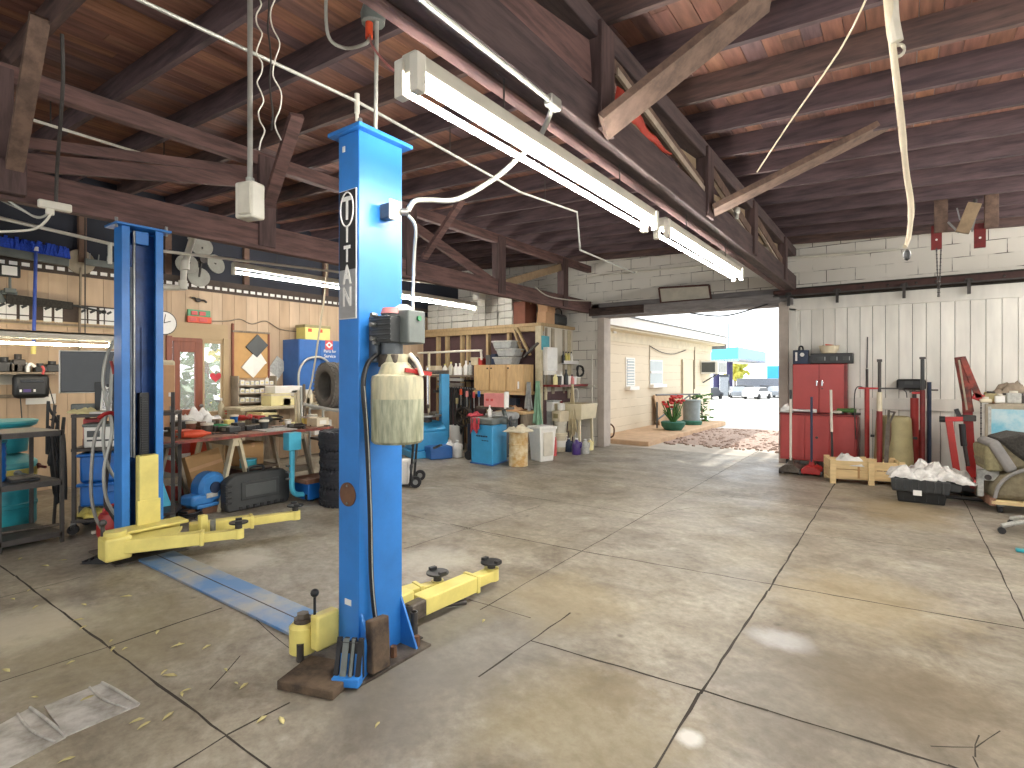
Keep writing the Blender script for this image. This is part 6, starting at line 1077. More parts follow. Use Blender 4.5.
# ================= right side: red cabinets, jacks, crate, hoist, car seat
yf = 9.74
a, c = pY(780,413,yf), pY(857,413,yf); ztop = a.z
t = T('tool_chest','wide low red rolling tool chest beside the bay opening','tool chest',((a.x+c.x)/2,yf,0)); w = (c.x-a.x)/2
B().box(-w,w,0,.39,.12,ztop).o('body','red_cab',t,bev=.012); B().box(-w-.01,w+.01,-.012,.40,ztop-.02,ztop+.012).o('top_tray','red_dark',t,bev=.006)
for k in range(3):
    x0, x1 = -w+.02+k*(2*w-.04)/3, -w+.02+(k+1)*(2*w-.04)/3-.008; d = B().box(x0,x1,-.012,0,.15,ztop-.03).o('door','red_cab',t,bev=.006)
    if k == 1: B().cyl(((x0+x1)/2,-.012,.5),((x0+x1)/2,-.03,.5),.02).o('lock','dark_steel',d)
B().box(w-.002,w+.012,0,.39,.12,ztop-.03).o('side_panel','red_dark',t,bev=.004)  # darker red sheet: shade on the right side put into the colour
for x in (-w+.1,w-.1):
    for y in (.08,.33): b = B(); wheel(b,(x,y,.055),.055,.04,'x'); b.o('caster','rubber',t); 
yu = 9.85; a2, c2 = pY(792.5,364,yu), pY(847,364,yu); w2 = (c2.x-a2.x)/2; zu = a2.z
t = T('tool_cabinet','tall red two door cabinet standing on the low red tool chest','cabinet',((a2.x+c2.x)/2,yu,ztop+.013)); H = zu-ztop-.013
B().box(-w2,w2,0,.27,0,H).o('body','red_dark',t,bev=.006)  # body redder-dark than its doors: the shaded side is in the colour
for s in (0,1):
    d = B().box(-w2+.008 if not s else .003,-.003 if not s else w2-.04,-.015,0,.01,H-.01).o('door','red_cab',t,bev=.005); x = -.03 if not s else .045
    B().box(x-.012,x+.012,-.035,-.015,H*.55,H*.55+.09).o('handle','chrome',d,bev=.004)
B().cyl((.045,-.016,H*.5),(.045,-.025,H*.5),.012).o('lock','dark_steel',t)
def on(u, Y): return pY(u,380,Y).x
t = T('radio','navy blue box with a white dial on the red cabinet','charger',(on(801,9.94),9.94,zu)); B().box(-.11,.11,-.06,.08,0,.225).o('case','navy',t,bev=.008); B().cyl((.025,-.061,.15),(.025,-.07,.15),.032,n=20).o('dial','white',t); B().box(-.075,-.045,-.066,-.06,.05,.19).o('scale_strip','white',t); B().tube([(-.03,0,.22),(-.02,0,.28),(.02,0,.28),(.03,0,.22)],.014,8,3).o('handle','black_plastic',t); t.name = 'battery_tester'
t = T('stereo_case','long black stereo case on the red cabinet','stereo',(on(832,9.96),9.96,zu)); B().box(-.29,.29,-.08,.12,0,.165).o('case','black_plastic',t,bev=.012)
for x, ww in ((-.15,.09),(.02,.08),(.19,.07)): B().box(x-ww/2,x+ww/2,-.086,-.08,.05,.12).o('front_panel','charcoal',t,bev=.003); B().box(x+ww/2+.01,x+ww/2+.02,-.088,-.08,.05,.11).o('trim_bar','steel',t)
t = T('knob_box','small navy knob box between the tester and the stereo case','control box',(on(811.5,9.93),9.93,zu)); B().box(-.045,.045,-.04,.06,0,.13).o('case','navy_dark',t,bev=.006); B().cyl((0,-.04,.07),(0,-.06,.07),.028,n=16).o('knob','black_plastic',t)
t = T('basket','cream woven basket with orange bits on the stereo case','basket',(on(829,9.97),9.97,zu+.166)); B().lathe([(0,0),(.10,0),(.13,.05),(.14,.11),(.15,.12),(.13,.11),(.11,.03),(0,.03)],(0,0,0),24).o('bowl','cream',t); 
for k in range(7): a_ = k*.9; B().ball((.09*math.cos(a_),.07*math.sin(a_),.11),(.03,.03,.02),8).o('filling',['khaki','orange','yellow_paper','offwhite'][k%4],t)
B().beam((-.05,0,.14),(.06,0,.125),.03,.02).o('orange_strip','orange',t)
crumple((on(787,9.8),9.79,ztop+.013),(.1,.08,0),.09,'bag','white_rag','white rag heap on the left end of the low red chest','rag',51,10,.3)
t = T('white_spray_gun','white lying tube tool beside the white rag heap','tool',(on(803,9.79),9.79,ztop+.013)); B().lathe([(0,-.16),(.02,-.14),(.02,.12),(.035,.14),(.03,.19),(0,.2)],(0,0,.036),12,'x').o('barrel','white',t)
t = T('green_grinder','green and black angle grinder at the right end of the low red chest','grinder',(on(850,9.8)-.02,9.80,ztop+.013)); B().lathe([(0,-.16),(.03,-.15),(.035,.02),(.045,.08),(.03,.1),(0,.1)],(0,0,.06),14,'x').o('body','plant',t); B().cyl((.1,0,0),(.1,0,.03),.06,n=20).o('guard','black_plastic',t); B().box(-.2,-.06,-.04,.04,0,.04).o('grip','black_plastic',t,bev=.01)
t = T('grey_rag_box','pale rag bundle left of the green grinder','rag',(on(838,9.79),9.79,ztop+.013)); B().ball((0,0,.03),(.08,.05,.03),10,.15).o('cloth','offwhite',t)
# floor jacks with handles
def jack(u, v, label, mb, mh, htop, grip=None, h2=None, lean=0):
    p = fl(u,v); t = T('floor_jack',label,'floor jack',p)
    B().prism([(-.12,.03),(.12,.03),(.13,.09),(.06,.14),(-.06,.14),(-.13,.09)],-.05,.3,'y').o('frame',mb,t,bev=.008); B().prism([(-.05,.1),(.05,.1),(.02,.24),(-.02,.24)],.05,.1,'y').o('handle_yoke',mb,t,bev=.006)
    for x in (-.13,.13):
        for y in (.0,.25): b = B(); wheel(b,(x,y,.04),.04,.035,'x'); b.o('wheel','dark_steel',t)
    B().cyl((0,.22,.12),(0,.22,.17),.045,n=16).o('saddle','grease_steel',t)
    z = pY(u,htop,p.y).z; m = z if h2 is None else pY(u,h2,p.y).z
    B().cyl((0,.06,.2),(lean*.5,.06,m),.017,n=10).o('handle',mh,t)
    if h2 is not None: B().cyl((lean*.5,.06,m),(lean,.06,z),.018,n=10).o('handle_grip',grip,t)
    return t
jack(790,474,'floor jack with a white handle at the left of the red chest','grease_steel','white_pipe',390,'charcoal',399); jack(811,476,'red floor jack with a navy handle before the red chest','jack_red','navy',397); jack(832,474,'floor jack with a half white handle before the red chest','dark_steel','charcoal',390,'white_pipe',432,-.02)
t = T('pole_stand','tan wooden pole leaning at the right side of the red chest','pole',fl(855,466)); t.name='wooden_pole'; z = pY(855,411,t.location.y).z; B().cyl((0,0,0),(.0,.03,z),.02).o('shaft','wood_tan',t); B().cyl((0,0,0),(0,0,.06),.03).o('ferrule','dark_steel',t)
t = T('side_post','dark steel upright on the right of the red chest','post',fl(862,465)); t.name = 'steel_upright'; z = pY(862,412,t.location.y).z; B().box(-.03,.03,-.03,.03,.012,z).o('shaft','red_dark',t,bev=.004); B().box(-.12,.12,-.12,.12,0,.012).o('foot_plate','dark_steel',t); B().box(-.06,.06,-.05,.05,z,z+.05).o('head','dark_steel',t,bev=.006)
# pole jacks along the boarded wall
def polejack(u, Y, label, r, segs, base=.09):
    """segs: (v0, v1, material, radius factor)"""
    x = pY(u,400,Y).x; t = T('pole_jack',label,'pole jack',(x,Y,0)); B().lathe([(0,0),(base,0),(base,.02),(.05,.05),(0,.05)],(0,0,0),20).o('base_plate','dark_steel',t)
    for i, (v0, v1, m, k) in enumerate(segs):
        z1 = pY(u,v0,Y).z; z0 = pY(u,v1,Y).z if v1 else .05; B().cyl((0,0,z0),(0,0,z1),r*k,n=16).o(['top_rod','tube','lower_tube','foot_tube'][i],m,t)
    return t
YP = 9.75
t = polejack(867,YP,'red pole jack with a thin dark rod, nearest the red chest',.032,[(369,388,'dark_steel',.55),(388,None,'red',1)]); B().tube([(0,-.03,pY(867,389,YP).z),(-.12,-.03,pY(867,387,YP).z),(-.16,-.03,pY(867,400,YP).z),(-.14,-.02,pY(867,440,YP).z)],.008,7,4).o('hose','dark_steel',t)
t = polejack(879.5,9.17,'red pole jack with a cream sleeve and tall dark rod',.036,[(360,392,'dark_steel',.6),(392,411,'cream',.9),(411,None,'red_dark',1)]); B().box(-.03,.03,-.03,.03,pY(879,362,9.17).z,pY(879,360,9.17).z+.01).o('rod_cap','dark_steel',t); z = pY(879,388.5,9.17).z; B().box(-.25,.0,-.015,.015,z-.012,z+.014).o('cross_bar','jack_red',t,bev=.003); B().box(.0,.27,-.012,.012,z-.008,z+.014).tube([(.25,0,z),(.3,0,z-.04),(.31,0,z-.12)],.008,6,3).o('cross_rod','dark_steel',t)
t = polejack(914.5,YP,'fat red hydraulic ram standing beside the khaki barrel',.05,[(392,398,'dark_steel',.5),(398,None,'red',1)]); z = pY(914,392,YP).z; B().box(-.06,.07,-.03,.03,z-.01,z+.02).o('top_clamp','dark_steel',t,bev=.004); B().cyl((.07,.02,.05),(.07,.02,pY(919,430,YP).z),.02).o('side_tube','red_dark',t)
t = polejack(922.5,YP-.17,'maroon pole jack with the tallest dark rod',.032,[(357,390,'charcoal',.75),(390,None,'red_dark',1)]); z = pY(922,357,YP-.17).z; B().box(-.035,.035,-.035,.035,z-.03,z).o('rod_cap','dark_steel',t); z = pY(922,392,YP-.17).z; B().box(-.12,.0,-.015,.015,z-.03,z).o('side_handle','jack_red',t)
t = polejack(929.2,YP,'dark navy steel pole right of the maroon pole jack',.026,[(382,None,'navy',1)],.08); z = pY(929,390,YP).z; B().cyl((0,0,z),(.1,0,z),.01).o('side_pin','dark_steel',t)
t = T('wall_heater','black lamp housing box on the boarded wall behind the pole jacks','wall box',(0,0,0)); a, c = pY(896.5,379,YF-.1), pY(926,390,YF-.1); B().box(a.x,c.x,YF-.16,YF-.05,c.z,a.z).o('case','black_plastic',t,bev=.03); B().box(a.x+.1,a.x+.2,YF-.165,YF-.16,a.z-.08,a.z-.03).o('front_window','charcoal',t); B().cyl((a.x+.22,YF-.1,c.z-.08),(a.x+.22,YF-.1,c.z),.014).o('toggle','steel',t); t.name = 'wall_box'
t = T('khaki_barrel','khaki plastic trash barrel behind the pine crate','barrel',(pY(893.5,400,9.5).x,9.5,0)); r = .245
B().lathe([(0,0),(r*1.05,0),(r*1.07,.03),(r*1.0,.06),(r*.86,.82),(r*.84,.87),(r*.76,.895),(r*.72,.88),(0,.875)],(0,0,0),32).o('shell','khaki',t)
for s in (-1,1): B().bx((s*r*1.02,-.02,.6),(.05,.1,.03)).o('handle','black_plastic',t,bev=.006)
for k, (du, lab) in enumerate(((0,'dark forked bar leaning before the khaki barrel'),(1,'thin dark bar leaning on the front of the khaki barrel'))):
    if k == 0:
        t = T('forked_bar',lab,'bar',(pY(888,430,9.17).x,9.17,0)); B().beam((-.03,-.06,0),(.0,.0,.8),.05,.03).beam((0,.0,.78),(.08,.0,.98),.03,.025).beam((0,.0,.78),(.01,.0,1.0),.03,.025).beam((.0,.0,.98),(.085,.0,.97),.018,.02).o('fork','grease_steel',t)
    else:
        p, q = pY(890,420,9.22), pY(884,459,9.2); o = B().tube([p,p.lerp(q,.5)+V((.03,0,0)),q],.014,8,4).o('pry_bar','rust'); tag(o,lab,'bar')
# pine crate with bag
p0, p1 = fl(830,483), fl(905,487.5); d = p1-p0; W = d.length; an = math.atan2(d.y,d.x)
t = T('pine_crate','low open crate of pale pine slats before the pole jacks','crate',p0,an)
for x in (.035,W*.56,W-.035):
    for y in (.0,.42): B().box(x-.035,x+.035,y-.02,y+.02,0,.33).o('post','wood_pale',t,bev=.003)
for z0, z1 in ((.08,.19),(.2,.31)):
    for y in (.02,.38): B().box(0,W,y,y+.02,z0,z1).o('slat','wood_pale',t,bev=.003)
    B().box(0,.02,.02,.4,z0,z1).o('end_slat','wood_pale',t,bev=.003); B().box(W-.02,W,.02,.4,z0,z1).o('end_slat','wood_pale',t,bev=.003)
for k in range(3): B().box(0,W,.03+k*.12,.13+k*.12,.06,.08).o('floor_slat','wood_pale',t)
crumple(p0+V((.2,.22,.3-.06)),(.16,.12,0),.12,'bag','white_bag','white plastic bag in the left end of the pine crate','bag',61,12,.2)
B().box(-.14,.14,-.11,.11,0,.16).o('carton_under_bag','cardboard',loc=p0+V((.2,.22,.08))); o = C.objects['carton_under_bag']; tag(o,'brown carton under the white bag in the pine crate','box')
# black tote and foil
p0, p1 = fl(898,501), fl(945,506); d = p1-p0; W = d.length; an = math.atan2(d.y,d.x)
t = T('black_tote','black ribbed plastic tote with crumpled foil before the pine crate','tote',p0,an)
def fr(x0,x1,y0,y1,z0,z1,e): return B().add([(x0,y0,z0),(x1,y0,z0),(x1,y1,z0),(x0,y1,z0),(x0-e,y0-e,z1),(x1+e,y0-e,z1),(x1+e,y1+e,z1),(x0-e,y1+e,z1)],[(0,3,2,1),(4,5,6,7),(0,1,5,4),(1,2,6,5),(2,3,7,6),(3,0,4,7)])
fr(0,W,0,.34,0,.15,.02).o('lower_body','black_plastic',t,bev=.012); fr(-.06,W+.04,-.05,.38,.13,.28,.012).o('upper_collar','charcoal',t,bev=.012)
for k in range(7): B().box(-.02+k*W/6-.008,-.02+k*W/6+.008,-.075,-.05,.14,.27).o('collar_rib','charcoal',t,bev=.003)
for k in range(4): B().box(.05+k*W/4,.06+k*W/4,-.015,.0,.02,.13).o('body_rib','black_plastic',t)
B().box(.14,.22,-.078,-.07,.1,.16).o('paper_label','white',t); fr(W*.72,W+.14,-.03,.12,.17,.26,.01).o('side_lid','charcoal',t,bev=.01)
def foil():
    rnd = random.Random(9)
    def fn(i, j):
        x = -.1+i*(W+.36); y = -.06+j*.48; e = 1-max(abs(i*2-1),abs(j*2-1))**4
        z = .285+e*(.10+.05*math.sin(i*11+j*4)+.035*math.sin(j*17-i*7)+.03*math.sin(i*29+j*13))+rnd.uniform(-.014,.014)-(.08*(i-.75) if i > .75 else 0)
        return V((x+rnd.uniform(-.01,.01)+.02*math.sin(j*9), y+.02*math.sin(i*12), z))
    return B().surf(fn,30,20)
o = foil().o('crumpled_foil','foil',thick=.003,ang=25); o.location = p0; o.rotation_euler = (0,0,an); tag(o,'big crumpled heap of silver white plastic on the black tote','plastic sheeting')
c = fl(962,494); t = T('black_bag_heap','low black bag heap right of the black tote','bag',c+V((.02,-.06,0))); B().ball((0,0,.1),(.28,.14,.1),14,.12).o('sack','black_plastic',t); B().ball((.1,-.08,.15),(.06,.04,.06),8,.1).o('magenta_patch','pink_red',t); 
o = B().cyl((-.28,0,.02),(.3,.03,.02),.02).o('steel_pipe','dark_steel',loc=fl(962,500)); tag(o,'dark pipe lying on the floor beside the black tote','pipe')
# engine hoist
t = T('engine_hoist','red engine hoist with folded boom by the boarded wall','engine hoist',(0,0,0)); Yh = 9.35
g = lambda u,v,y=Yh: pY(u,v,y)
B().beam(V((g(972,470).x,Yh,.03)),g(966,386),.1,.09,(0,1,0)).o('mast','jack_red',t,bev=.006); B().beam(g(959,357,Yh-.05),g(969,412,Yh-.05),.1,.08,(0,1,0)).o('boom','red_worn',t,bev=.006); B().beam(g(962,357,Yh-.06),g(979,398,Yh-.06),.07,.08,(0,1,0)).o('boom_extension','red_worn',t,bev=.006); B().beam(g(959,360,Yh-.12),g(967,410,Yh-.12),.02,.02,(0,1,0)).o('boom_edge','wood_grey',t)
B().cyl(g(968.5,386,Yh-.13),g(968.5,386,Yh-.05),.045,n=18).o('pivot_plate','red_worn',t); B().bx(g(978,397,Yh-.06),(.11,.08,.09),0,0,.4).o('boom_tip','jack_red',t,bev=.006)
a, c = g(949,421,Yh-.2), V((g(958,466,Yh-.2).x,Yh-.2,.1)); B().beam(a,c,.075,.075,(0,1,0)).o('folded_leg','red',t,bev=.006); B().beam(a+V((-.07,0,.02)),a+V((.14,.05,.03)),.06,.06).o('leg_bracket','jack_red',t,bev=.006); B().cyl(a+V((-.1,0,.02)),a+V((-.04,0,.02)),.04).o('leg_caster','black_plastic',t)
x0, x1 = g(941,470).x, g(976,470).x; B().box(x0,x1,Yh-.3,Yh-.22,.06,.15).box(x0+.1,x1,Yh-.05,Yh+.05,.06,.15).o('base_frame','red_dark',t,bev=.006); B().box(x1-.12,x1-.03,Yh-.75,Yh,.06,.15).o('base_leg','red_dark',t,bev=.006)
for x in (x0+.1,x1-.08):
    for y in (Yh-.3,Yh+.02): b = B(); wheel(b,(x,y,.035),.035,.035,'x'); b.o('caster','black_plastic',t)
B().cyl(g(961,424,Yh-.12),g(968,466,Yh-.12),.022).o('ram_rod','dark_steel',t); B().cyl(g(962,424,Yh-.16),g(964,446,Yh-.16),.035).o('ram','black_plastic',t); B().bx(g(966,418,Yh-.1),(.2,.08,.08)).o('pump_block','dark_steel',t,bev=.01); B().beam(g(956,409,Yh-.15),g(961,420,Yh-.15),.05,.05).o('pump_handle','black_plastic',t)
b = B(); 
for k in range(16): b.bx(g(981,400+k*2.6,Yh-.1),(.012,.012,.03),(k%2)*PI/4)
b.o('chain','dark_steel',t)
# framed print, clutter, seat on dolly
Yp = 9.1
t = T('framed_print','pale blue framed print leaning behind the car seat','framed picture',(0,0,0)); a, c = pY(985,404,Yp), pY(1050,450,Yp); B().box(a.x,c.x,Yp,Yp+.04,.32,a.z).o('frame','wood_grey',t,bev=.006); B().box(a.x+.06,c.x-.05,Yp-.004,Yp,.36,a.z-.06).o('picture','aqua_print',t); B().box(a.x+.03,a.x+.06,Yp-.008,Yp,.36,a.z-.03).o('inner_edge','paper_grey',t)
t = T('junk_table','low bench behind the framed print holding small parts','bench',(0,0,0)); B().box(a.x+.1,c.x,Yp+.06,Yp+.7,a.z-.03,a.z+.01).o('bench_top','wood_grey',t,bev=.004)
for x in (a.x+.1,c.x-.05): B().box(x,x+.05,Yp+.08,Yp+.13,0,a.z-.03).box(x,x+.05,Yp+.6,Yp+.65,0,a.z-.03).o('leg','wood_grey',t)
zc = a.z+.012
for k, (u, m, d, lab) in enumerate(((985,'cream',(.12,.12,.05),'cream dish part at the left end of the clutter bench'),(991,'khaki',(.14,.12,.12),'khaki metal part on the clutter bench'),(999,'white',(.1,.1,.09),'left small white block on the clutter bench'),(1006,'offwhite',(.12,.12,.1),'cream block on the clutter bench'),(1013,'paper_grey',(.14,.1,.13),'grey box on the clutter bench'),(1020,'dark_steel',(.12,.12,.1),'dark box at the right of the clutter bench'))):
    p = pY(u,400,Yp+.2); q = T('small_part',lab,'part',(p.x,Yp+.16+.05*(k%2),zc)); B().box(-d[0]/2,d[0]/2,-d[1]/2,d[1]/2,0,d[2]).o('body',m,q,bev=.014); B().cyl((0,0,d[2]),(0,0,d[2]+.025),d[0]*.3,n=12).o('cap','dark_steel' if k%2 else 'offwhite',q)
crumple((pY(1013,394,Yp+.45).x,Yp+.5,zc),(.26,.14,0),.18,'wood_worn','rag_heap','brown rag heap at the back of the clutter bench','rag',71,12,.3); tag(B().cyl((0,0,0),(0,0,.13),.04).o('brass_fitting','yellow_worn',loc=(pY(988,395,Yp+.4).x,Yp+.42,zc)),'yellow brass fitting at the back left of the clutter bench','fitting')
D0 = fl(991,513); t = T('furniture_dolly','low wooden dolly on casters under the old car seat','dolly',D0,.12); B().box(0,.8,0,.62,.095,.14).o('deck','wood_pale',t,bev=.005); B().box(-.01,.04,.0,.62,.08,.16).o('edge_rail','plank_edge',t,bev=.004)
for x in (.09,.7):
    for y in (.07,.55): b = B(); wheel(b,(x,y,.04),.04,.035,'x'); k = b.o('caster','rubber',t); B().box(x-.03,x+.03,y-.03,y+.03,.07,.095).o('caster_plate','steel',k)
S0 = D0+V((.0,.05,.142)); t = T('car_seat_unit','old torn car seat with fur cover tipped on the dolly','car seat',S0,.12)
def pad(pts, y0, y1, name, mat, bev=.05, sub=0): return B().prism(pts,y0,y1,'y').o(name,mat,t,bev=bev)
pad([(.0,.0),(.55,-.0),(.75,.1),(.78,.3),(.6,.42),(.3,.36),(.1,.26),(.02,.14)],-.02,.5,'seat_cushion','upholstery',.06)
B().prism([(-.05,.40),(.05,.62),(.25,.70),(.5,.66),(.62,.5),(.5,.36),(.2,.3),(.0,.28)],.05,.55,'y').o('seat_back','upholstery',t,bev=.06)
B().prism([(.07,.645),(.25,.715),(.47,.69),(.63,.52),(.5,.42),(.36,.36),(.2,.5)],.02,.53,'y').o('fur_cover','fur_dark',t,bev=.03); B().prism([(-.02,.6),(.07,.65),(.24,.33),(.15,.28)],.015,.54,'y').o('grey_bolster','seat_grey',t,bev=.03)
B().prism([(-.05,.55),(-.01,.58),(.12,.3),(-.02,.29)],.03,.52,'y').o('foam_side','foam',t,bev=.03); B().ball((.62,.03,.34),(.22,.07,.12),12,.04).o('scorched_patch','burnt',t)
B().tube([(.6,-.03,.40),(.35,-.035,.37),(.16,-.035,.28),(.06,-.035,.15),(.03,-.035,.02)],.018,8,5).o('piping','seat_grey',t); B().box(-.09,-.03,.1,.16,-.0,.3).box(-.09,.1,.1,.16,.18,.3).o('seat_frame','paper_grey',t,bev=.01); B().cyl((-.0,.08,.22),(-.0,.1,.22),.03).o('frame_bolt','dark_steel',t)
t = T('office_chair','grey office chair base with casters at the right edge','office chair',fl(1049,537)); c = t.location
for k in range(5):
    a_ = PI+.35+k*2*PI/5; e = V((.36*math.cos(a_),.36*math.sin(a_),.075)); B().tube([(0,0,.13),(e.x*.6,e.y*.6,.12),e],.022,8,3).o('base_leg','paper_grey',t); b = B(); wheel(b,e-V((0,0,.042)),.03,.04); b.o('caster','black_plastic',t)
B().cyl((0,0,.1),(0,0,.42),.028).o('gas_post','black_plastic',t); B().box(-.1,.34,-.2,.22,.42,.5).o('seat','charcoal',t,bev=.03); B().box(.32,.38,-.2,.22,.55,1.0).o('backrest','charcoal',t,bev=.03); B().beam((.33,0,.45),(.35,0,.6),.02,.06).o('back_support','black_plastic',t)
o = B().box(-.04,.12,-.03,.03,0,.025).o('teal_bottle_scrap','teal',bev=.008,loc=fl(1022,552)); tag(o,'small teal plastic scrap on the floor at the right edge','scrap')
t = T('iron_bracket','small black iron hook on the white block wall','hook',(0,0,0)); a = pY(803,302,YF); b_ = pY(797,304.5,YF-.02); B().box(b_.x,pY(806,304,YF).x,YF-.03,YF,pY(800,306,YF).z,pY(800,303,YF).z).o('bar','black_plastic',t)
wire('crack_rod',[pY(867.5,337,YF-.06),pY(867.5,350,YF-.06),pY(867,368,YF-.06)],.008,'dark_steel','thin dark vertical rod on the boarded wall over the first pole jack','rod',1)
# ================= outside the bay
def zg(y): return -.03 if y < 16 else -.03-1.45*min(1,(y-16)/44)
S(B().prism([(10.5,-.03),(16,-.03),(60,-1.48),(150,-1.48),(150,-2.2),(10.5,-2.2)],-90,60,'x').o('ground','road'))
S(B().box(-9.3,6,10.2,11.6,-.2,-.001).o('ground_apron','apron'))
rnd = random.Random(5)
gb = B().surf(lambda i,j: V((-4.3+i*4.9, 11.2+j*4.3+.4*math.sin(i*5), -.004+.022*(1-abs(2*j-1)**3)*(1-abs(2*i-1)**5)*(1+.5*math.sin(i*31+j*17)))),40,30)
for k in range(700):
    x, y = rnd.uniform(-4.2,.4), rnd.uniform(11.3,15.4); r = rnd.uniform(.02,.055); n0 = 5
    gb.add(B().ball((x,y,.01),(r,r*.8,r*.6),5).v, B().ball((0,0,0),1,5).f)
tag(gb.o('gravel','gravel_mat'),'pinkish gravel patch on the ground outside the bay opening','gravel',kind='stuff')
XB = -5.6
t = T('block_building','long low cream block building with a white roof edge outside','building',(0,0,0))
B().box(XB-6,XB,10.9,20.1,0,2.5).o('wall','out_block',t); B().box(XB-6,XB+.02,10.9,20.15,2.28,2.52).o('frieze_board','cream',t)
B().box(XB-6.3,XB+.42,10.7,20.5,2.60,2.64).o('roof_deck','out_trim',t); B().box(XB+.40,XB+.44,10.7,20.5,2.58,2.82).o('fascia','out_trim',t); B().box(XB+.36,XB+.47,10.7,20.52,2.82,2.85).o('drip_edge','slate',t); B().box(XB+.39,XB+.46,10.7,20.5,2.56,2.58).o('lower_edge','wood_grey',t); B().box(XB-6.3,XB+.44,20.46,20.5,2.4,2.82).o('end_fascia','roof_grey',t); B().box(XB-6.3,XB+.40,10.7,20.46,2.52,2.6).o('soffit','cream',t)
def outwin(u0, u1, v0, v1, slats, bars):
    a, c = pX(u0,v0,XB), pX(u1,v1,XB); w = B().box(XB-.0,XB+.02,a.y-.05,c.y+.05,c.z-.04,a.z+.04).o('window_frame','out_trim',t); B().box(XB+.02,XB+.024,a.y,c.y,c.z,a.z).o('window_glass','dim_glass',w)
    b = B()
    for k in range(slats): z = c.z+(a.z-c.z)*(k+.5)/slats; b.bx((XB+.035,(a.y+c.y)/2,z),(.02,c.y-a.y,.025))
    b.o('louvre_slats','out_trim',w)
    for k in bars: z = c.z+(a.z-c.z)*k; B().box(XB+.02,XB+.045,a.y,c.y,z-.03,z+.03).o('glazing_rail','white',w)
    B().box(XB,XB+.14,a.y-.06,c.y+.06,c.z-.12,c.z-.03).o('window_sill','out_trim',w)
outwin(626,633.5,359,385,9,[]); outwin(649.5,661.5,361,383,0,[.5])
a, c = pX(682,362,XB), pX(691.5,412,XB); d = B().box(XB,XB+.03,a.y-.1,c.y+.1,0,a.z+.08).o('door_frame','cream',t); B().box(XB+.03,XB+.04,a.y,c.y,.0,a.z).o('door','out_wall',d)
for y in (a.y-.1,c.y+.07): B().box(XB+.03,XB+.05,y,y+.03,0,a.z+.08).o('door_edge','wood_worn',d)
B().cyl((XB+.02,pX(649,340,XB).y,1.2),(XB+.02,pX(649,340,XB).y,2.3),.012).o('conduit','wood_grey',t); y = pX(694,350,XB).y; B().cyl((XB+.02,y,1.0),(XB+.02,y,2.4),.02).o('drain_pipe','wood_grey',t)
B().tube([(XB+.03,pX(649,342,XB).y,2.26),(XB+.05,pX(660,346,XB).y,2.12),(XB+.05,pX(672,347,XB).y,2.1),(XB+.03,pX(685,345,XB).y,2.26)],.012,6,4).o('slack_cable','dark_steel',t); a = pX(613,330,XB); B().box(XB,XB+.06,a.y-.08,a.y+.08,a.z-.08,a.z+.02).o('meter_box','out_trim',t)
a, c = pX(700,361,XB), pX(711,374,XB); t2 = T('window_cooler','white window cooler unit sticking out of the cream building','air conditioner',(0,0,0)); B().box(XB+.01,XB+.6,a.y,c.y-.2,c.z,a.z).o('case','white_plastic',t2,bev=.02); B().box(XB+.6,XB+.61,a.y+.06,c.y-.28,c.z+.06,a.z-.06).o('grille','cloth_grey',t2); B().box(XB+.05,XB+.5,a.y-.006,a.y,c.z+.06,a.z-.05).o('side_grille','slate',t2); B().beam((XB+.01,a.y+.3,c.z-.3),(XB+.5,a.y+.3,c.z),.04,.04).o('bracket','slate',t2)
S(B().box(XB,XB+1.35,10.75,16.8,-.03,.1).o('path_stoop','stoop',bev=.02))
t = T('plywood_panel','tan plywood panel propped against the cream building','panel',(0,0,0)); a, c = pX(655,395,XB+.1), pX(681,428,XB+.1); B().add([(XB+.08,a.y,a.z),(XB+.08,c.y,a.z),(XB+.25,c.y,.1),(XB+.25,a.y,.1),(XB+.05,a.y,a.z),(XB+.05,c.y,a.z),(XB+.22,c.y,.1),(XB+.22,a.y,.1)],[(0,1,2,3),(7,6,5,4),(0,4,5,1),(1,5,6,2),(2,6,7,3),(3,7,4,0)]).o('sheet','stoop',t)
t = T('bike_rack','thin grey steel frame of slanting bars outside the building','steel frame',(0,0,0)); X2 = XB+.6; r = lambda u,v: pX(u,v,X2)
for p, q in (((656,395),(700,394)),((657,420),(690,395)),((690,405),(700,395)),((657,402),(657,428))): B().cyl(r(*p),r(*q),.022).o('bar','slate',t)
B().cyl(V((X2,r(690,405).y,.1)),r(690,395),.02).o('bar','slate',t); t.name = 'folding_rack'
p = pX(673,423,XB+.95); t = T('potted_plant','red flowered plant in a dark green pot by the building','potted plant',(XB+.95,p.y,.1)); B().lathe([(0,0),(.2,0),(.28,.1),(.3,.2),(.26,.22),(0,.2)],(0,0,0),22).o('pot','tarp_green',t)
b = B(); f = B()
for k in range(36): a_ = rnd.uniform(0,6.3); e = rnd.uniform(.05,.28); z = rnd.uniform(.35,.75); b.beam((e*.2*math.cos(a_),e*.2*math.sin(a_),.2),(e*math.cos(a_),e*math.sin(a_),z),.04,.015)
for k in range(26): a_ = rnd.uniform(0,6.3); e = rnd.uniform(.0,.28); f.ball((e*math.cos(a_),e*math.sin(a_),rnd.uniform(.55,.85)),(.06,.06,.035),6)
b.o('stems','plant',t); f.o('flowers','flower',t)
p = pX(688,421,XB+.85); t = T('trash_can','grey ribbed trash can outside beside the flower pot','trash can',(XB+.85,p.y+.3,.1)); t.scale = (.9,.9,.9); B().lathe([(0,0),(.24,0),(.27,.7),(.29,.72),(.29,.76),(0,.77)],(0,0,0),24).o('body','trash_grey',t); B().lathe([(.3,.0),(.32,.1),(.26,.13),(.24,.1)],(0,0,0),24).o('base_tray','tarp_green',t,thick=.004)
